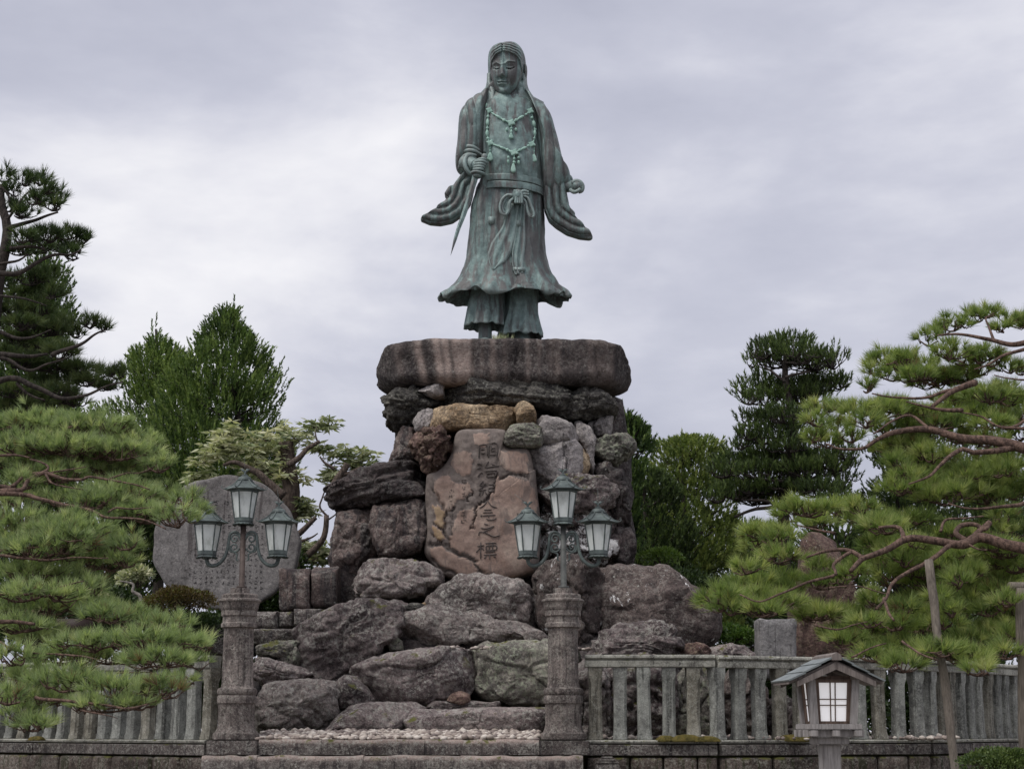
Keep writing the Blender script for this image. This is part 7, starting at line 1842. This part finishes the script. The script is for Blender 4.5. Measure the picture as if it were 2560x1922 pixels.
def leaves(pos, dirs, L, wd, rs_, tint):
    """each leaf = two triangles, folded along its midrib"""
    N = len(pos); u, w = perp(dirs); ph = rs_.uniform(0, 6.28, N)[:, None]; sd = np.cos(ph) * u + np.sin(ph) * w
    LL = L * rs_.uniform(.7, 1.2, N)[:, None]
    tip = pos + dirs * LL; mid = pos + dirs * LL * .45
    nrm = np.cross(dirs, sd)
    a = mid + sd * wd * .5 + nrm * wd * .12; b = mid - sd * wd * .5 + nrm * wd * .12
    V = np.stack([pos, a, tip, pos, tip, b], 1).reshape(-1, 3)
    return V, np.repeat(tint, 2)
def whorls(T, P, out, n, L, wd, rs_, droop=.3, tc=.5):
    N = len(P); ph = (np.arange(n)[None] / n * 2 * np.pi + rs_.uniform(0, 6.28, (N, 1)))
    u, w = perp(out)
    d = np.cos(ph)[..., None] * u[:, None] + np.sin(ph)[..., None] * w[:, None] + out[:, None] * .35 + np.array((0, 0, -droop))
    d = unit(d + .15 * rs_.normal(size=d.shape)).reshape(-1, 3)
    t = np.clip(np.repeat(rs_.normal(tc, .22, N), n) + rs_.normal(0, .12, N * n), 0, 1)
    V, tt = leaves(np.repeat(P, n, 0), d, L, wd, rs_, t); T.foliage(V, tt)

rs_ = np.random.RandomState(505)
tb = W(715, 1480, 37)
T = Plant('broadleaf_tree', 'gnarled tree with pale drooping leaves behind the round stele', 'tree', (tb[0], 37, TZ - .1))
Yc = lambda y: 37.0
# trunk and stub limbs (frame L3 and L4)
T.branch([(tb[0], 37, TZ - .2)] + [W(x, y, 37) for x, y in [(725,1560),(735,1440),(722,1340),(728,1240),(720,1180),(715,1105)]], .30, .16, 12, 6, .03)
for i, (reg, pts, r0, r1) in enumerate([(L3, [(1440,1536),(1330,1440),(1250,1360),(1150,1310),(1060,1275),(980,1300)], 40, 12), (L3, [(1470,1300),(1560,1240),(1620,1180),(1720,1115)], 26, 14), (L3, [(1800,1530),(1850,1420),(1900,1340),(1925,1285)], 40, 24), (L3, [(1890,1380),(1960,1350),(2040,1310)], 18, 8), (L3, [(1830,1330),(1760,1280),(1720,1230)], 14, 6), (L3, [(1700,1110),(1690,1050),(1700,1000)], 7, 3), (L4, [(1450,1500),(1560,1080),(1720,900),(1830,760),(1850,560)], 46, 26), (L4, [(1520,780),(1600,720),(1740,580)], 34, 22), (L4, [(1540,1080),(1650,1030),(1760,990)], 12, 5), (L4, [(1590,820),(1700,780),(1760,740)], 16, 6), (L4, [(1850,560),(1780,470),(1800,380),(1850,260)], 12, 6), (L4, [(1840,620),(1930,560),(2000,480)], 10, 4)]):
    br(T, reg, pts, Yc, r0, r1, 170 + i, 9, .02)
CL = [(L3, 1040, 1020, 60, 30, 8), (L3, 1010, 1070, 90, 40, 16), (L3, 950, 1130, 110, 50, 22), (L3, 960, 1200, 130, 50, 28), (L3, 1080, 1180, 120, 50, 24), (L3, 820, 1270, 70, 26, 8), (L3, 1220, 1200, 90, 40, 14), (L3, 1320, 1090, 90, 40, 14), (L3, 1440, 1060, 70, 40, 10), (L3, 1560, 1080, 70, 50, 12), (L3, 1380, 1200, 90, 50, 18), (L3, 1250, 1290, 100, 50, 20), (L3, 1330, 1330, 110, 50, 22), (L3, 1480, 1380, 100, 50, 18), (L3, 1680, 985, 70, 26, 12), (L3, 1790, 990, 60, 30, 10), (L3, 1620, 1040, 40, 24, 5), (L3, 1720, 1170, 70, 30, 10), (L3, 1830, 1190, 80, 30, 12), (L3, 1940, 1200, 70, 30, 12), (L3, 2050, 1220, 80, 34, 14), (L3, 2070, 1280, 50, 24, 6), (L3, 1960, 1290, 50, 24, 6), (L3, 1830, 1370, 60, 50, 12), (L3, 1850, 1440, 50, 40, 8),
      (L3, 760, 1390, 70, 30, 8), (L3, 860, 1370, 60, 24, 7), (L4, 1620, 460, 90, 70, 18), (L4, 1640, 540, 80, 60, 14), (L4, 1600, 880, 80, 50, 12), (L4, 1720, 920, 110, 60, 18), (L4, 1820, 900, 80, 50, 12), (L4, 1660, 1000, 80, 40, 12), (L4, 1840, 1010, 60, 40, 10), (L4, 1880, 180, 60, 50, 8), (L4, 1960, 130, 60, 60, 8)]
for reg, cx, cy, rx, ry, k in CL:
    (x, y), = Z(reg, [(cx, cy)]); C = W(x, y, 37); s = mpp(x, y, 37) / reg[2]
    N = int(k * 1.25)
    P = C + np.stack([rs_.normal(0, .7, N) * rx * s, rs_.normal(0, .6, N) * rx * s, rs_.normal(0, .8, N) * ry * s], 1)
    whorls(T, P, unit(np.stack([rs_.normal(0, .3, N), rs_.normal(0, .3, N), np.ones(N)], 1)), 8, .21, .058, rs_, .5, .72 if cx < 1500 and reg is L3 else .5)
    for p in P[::2]: T.twig([C - [0, 0, ry * s * .7], (C + p) / 2 - [0, 0, .05], p], .010, .005)
T.done(M['leaf_pale'], M['bark_brown'])

def bush(label, cx, cy, rx, ry, Y, mat, rs_, n=2500, L=.06, wd=.035, name='shrub', bark='bark_brown', lobes=9, tc=.5, depth=.8, full=False):
    C = W(cx, cy, Y); s = mpp(cx, cy, Y); a, h = rx * s, ry * s
    zb = C[2] - h
    T = Plant(name, label, 'shrub', (C[0], Y, zb))
    lc = []
    for _ in range(lobes):
        v_ = unit(rs_.normal(size=3)); v_[2] = abs(v_[2]) * .9 - .15 if not full else rs_.uniform(-1.2, 1.0); v_[0] = v_[0] if not full else rs_.uniform(-1.3, 1.3); lc.append((C + v_ * np.array((a * .62, a * depth * .62, h * .62)), rs_.uniform(.34, .52)))
    for c_, q in lc:
        N = n // lobes; d = unit(rs_.normal(size=(N, 3))); d[:, 2] = np.abs(d[:, 2]) * np.where(rs_.rand(N) < .8, 1, -1)
        P = c_ + d * np.array((a, a * depth, h)) * (q * (rs_.uniform(.75, 1.08, N)))[:, None]
        dirs = unit(d + .6 * rs_.normal(size=(N, 3)) + [0, 0, .3])
        V, t = leaves(P, dirs, L, wd, rs_, np.clip(rs_.normal(tc, .2) + rs_.normal(0, .2, N), 0, 1)); T.foliage(V, t)
        T.twig(smooth_line([np.array((C[0], Y, zb - .1)), (C + c_) / 2 - [0, 0, h * .4], c_], 6), .02, .008)
    return T.done(mat, M[bark])
bough_tree('conifer', 'dark pine behind the standing stone at right', 2090, 42, [(1240,2050,2140),(1300,2010,2180),(1380,1990,2200),(1480,1990,2210),(1650,1990,2210)], M['needle_blue'], M['bark_dark'], R_(12), 110, 18, sl=.15)
bough_tree('conifer', 'dark pine at the right edge behind the log prop', 2390, 38, [(1330,2350,2440),(1400,2310,2480),(1500,2300,2500),(1700,2300,2500)], M['needle_blue'], M['bark_dark'], R_(13), 90, 18, sl=.15)
bough_tree('conifer', 'far dark pine mass closing the gap right of the tower', 1640, 56, [(1255,1560,1720),(1300,1530,1780),(1400,1520,1800),(1520,1520,1800),(1660,1520,1800)], M['needle_blue'], M['bark_dark'], R_(14), 130, 18, sl=.2, tc=.35)
bough_tree('conifer', 'far dark pine mass behind the granite block', 1850, 57, [(1300,1800,1900),(1360,1770,1960),(1450,1760,2000),(1660,1760,2000)], M['needle_blue'], M['bark_dark'], R_(15), 110, 18, sl=.2, tc=.35)
bough_tree('conifer', 'far dark pine mass behind the heart of the right pine', 2300, 56, [(1060,2240,2400),(1130,2190,2480),(1250,2150,2560),(1450,2140,2600),(1660,2140,2600)], M['needle_blue'], M['bark_dark'], R_(16), 200, 18, sl=.2, tc=.35)
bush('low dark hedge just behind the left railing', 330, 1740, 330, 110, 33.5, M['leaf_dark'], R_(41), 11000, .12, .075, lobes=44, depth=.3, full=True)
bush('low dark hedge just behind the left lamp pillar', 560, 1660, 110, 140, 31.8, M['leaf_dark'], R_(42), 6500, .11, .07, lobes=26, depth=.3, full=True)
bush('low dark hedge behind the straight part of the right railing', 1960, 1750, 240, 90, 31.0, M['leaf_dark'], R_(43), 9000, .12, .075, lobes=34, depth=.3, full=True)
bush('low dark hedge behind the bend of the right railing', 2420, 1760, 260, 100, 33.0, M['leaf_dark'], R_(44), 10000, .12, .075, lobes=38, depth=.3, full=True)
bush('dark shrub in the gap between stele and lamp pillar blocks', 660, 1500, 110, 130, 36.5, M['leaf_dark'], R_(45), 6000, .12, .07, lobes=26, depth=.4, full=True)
bush('bronze-brown shrub left of the left lamp pillar', 450, 1508, 95, 46, 28.5, M['leaf_brown'], R_(21), 4200, .055, .03, lobes=16)
bush('dark green shrub under the bronze one beside the left pillar', 480, 1575, 90, 50, 28.2, M['leaf_dark'], R_(22), 3500, .06, .03, lobes=14)
bush('bright green low shrub left of the granite block', 1830, 1595, 66, 36, 30.5, M['leaf_green'], R_(23), 2600, .07, .03, lobes=10)
bush('clipped small-leaved shrub in the bottom right corner', 2500, 1915, 105, 52, 12.5, M['leaf_box'], R_(24), 7000, .022, .015, lobes=22)
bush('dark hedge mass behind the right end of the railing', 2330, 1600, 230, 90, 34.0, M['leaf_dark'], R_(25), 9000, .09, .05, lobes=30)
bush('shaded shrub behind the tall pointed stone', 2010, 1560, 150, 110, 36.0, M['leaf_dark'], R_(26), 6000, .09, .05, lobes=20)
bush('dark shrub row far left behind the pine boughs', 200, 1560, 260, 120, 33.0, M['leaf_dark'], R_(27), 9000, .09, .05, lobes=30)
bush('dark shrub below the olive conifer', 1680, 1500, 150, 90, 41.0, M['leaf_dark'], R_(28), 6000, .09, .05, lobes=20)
bush('yellow-green sprig at the right foot of the tower', 1655, 1395, 60, 26, 34.0, M['leaf_green'], R_(29), 900, .09, .03, lobes=7, tc=.9)
bush('yellowish-leaved shrub in front of the pointed stone', 2170, 1500, 36, 36, 30.0, M['leaf_pale'], R_(30), 420, .06, .03, lobes=6, tc=.55)
bush('pale variegated shrub left of the round stele', 345, 1450, 52, 36, 33.0, M['leaf_pale'], R_(31), 1300, .10, .035, lobes=9, tc=.6)
bush('golden-green shrub peeping over the left pine boughs', 225, 1490, 40, 18, 27.0, M['leaf_pale'], R_(32), 500, .08, .03, lobes=5, tc=.7)
bush('dark shrub between the round stele and the tall block', 700, 1400, 60, 90, 38.5, M['leaf_pale'], R_(33), 1500, .14, .04, lobes=9, tc=.35)
T = Plant('bare_sapling', 'twisted pale bare stem left of the round stele', 'sapling', W(352, 1520, 31.5))
T.branch([W(x, y, 31.5) for x, y in [(352,1520),(350,1490),(332,1478),(334,1462),(322,1456),(300,1452)]], .045, .012, 8, 5); T.done(M['leaf_pale'], M['bark_pale'])
# grass tuft at the statue's feet
T = Plant('grass_tuft', 'small dry grass tuft growing on the slab at the statue feet', 'grass tuft', (W(1256, 845, 31.3)[0], 31.35, SLAB_Z - .02))
rs_ = np.random.RandomState(7)
P = np.stack([W(1256, 845, 31.35)[0] + rs_.normal(0, .10, 26), 31.35 + rs_.normal(0, .08, 26), np.full(26, SLAB_Z - .03)], 1)
V, t = tufts(P, unit(np.stack([rs_.normal(0, .25, 26), rs_.normal(0, .25, 26), np.ones(26)], 1)), 8, .13, .02, .1, .5, .012, rs_); T.foliage(V, t); T.done(M['leaf_pale'], M['bark_pale'], 'blades')
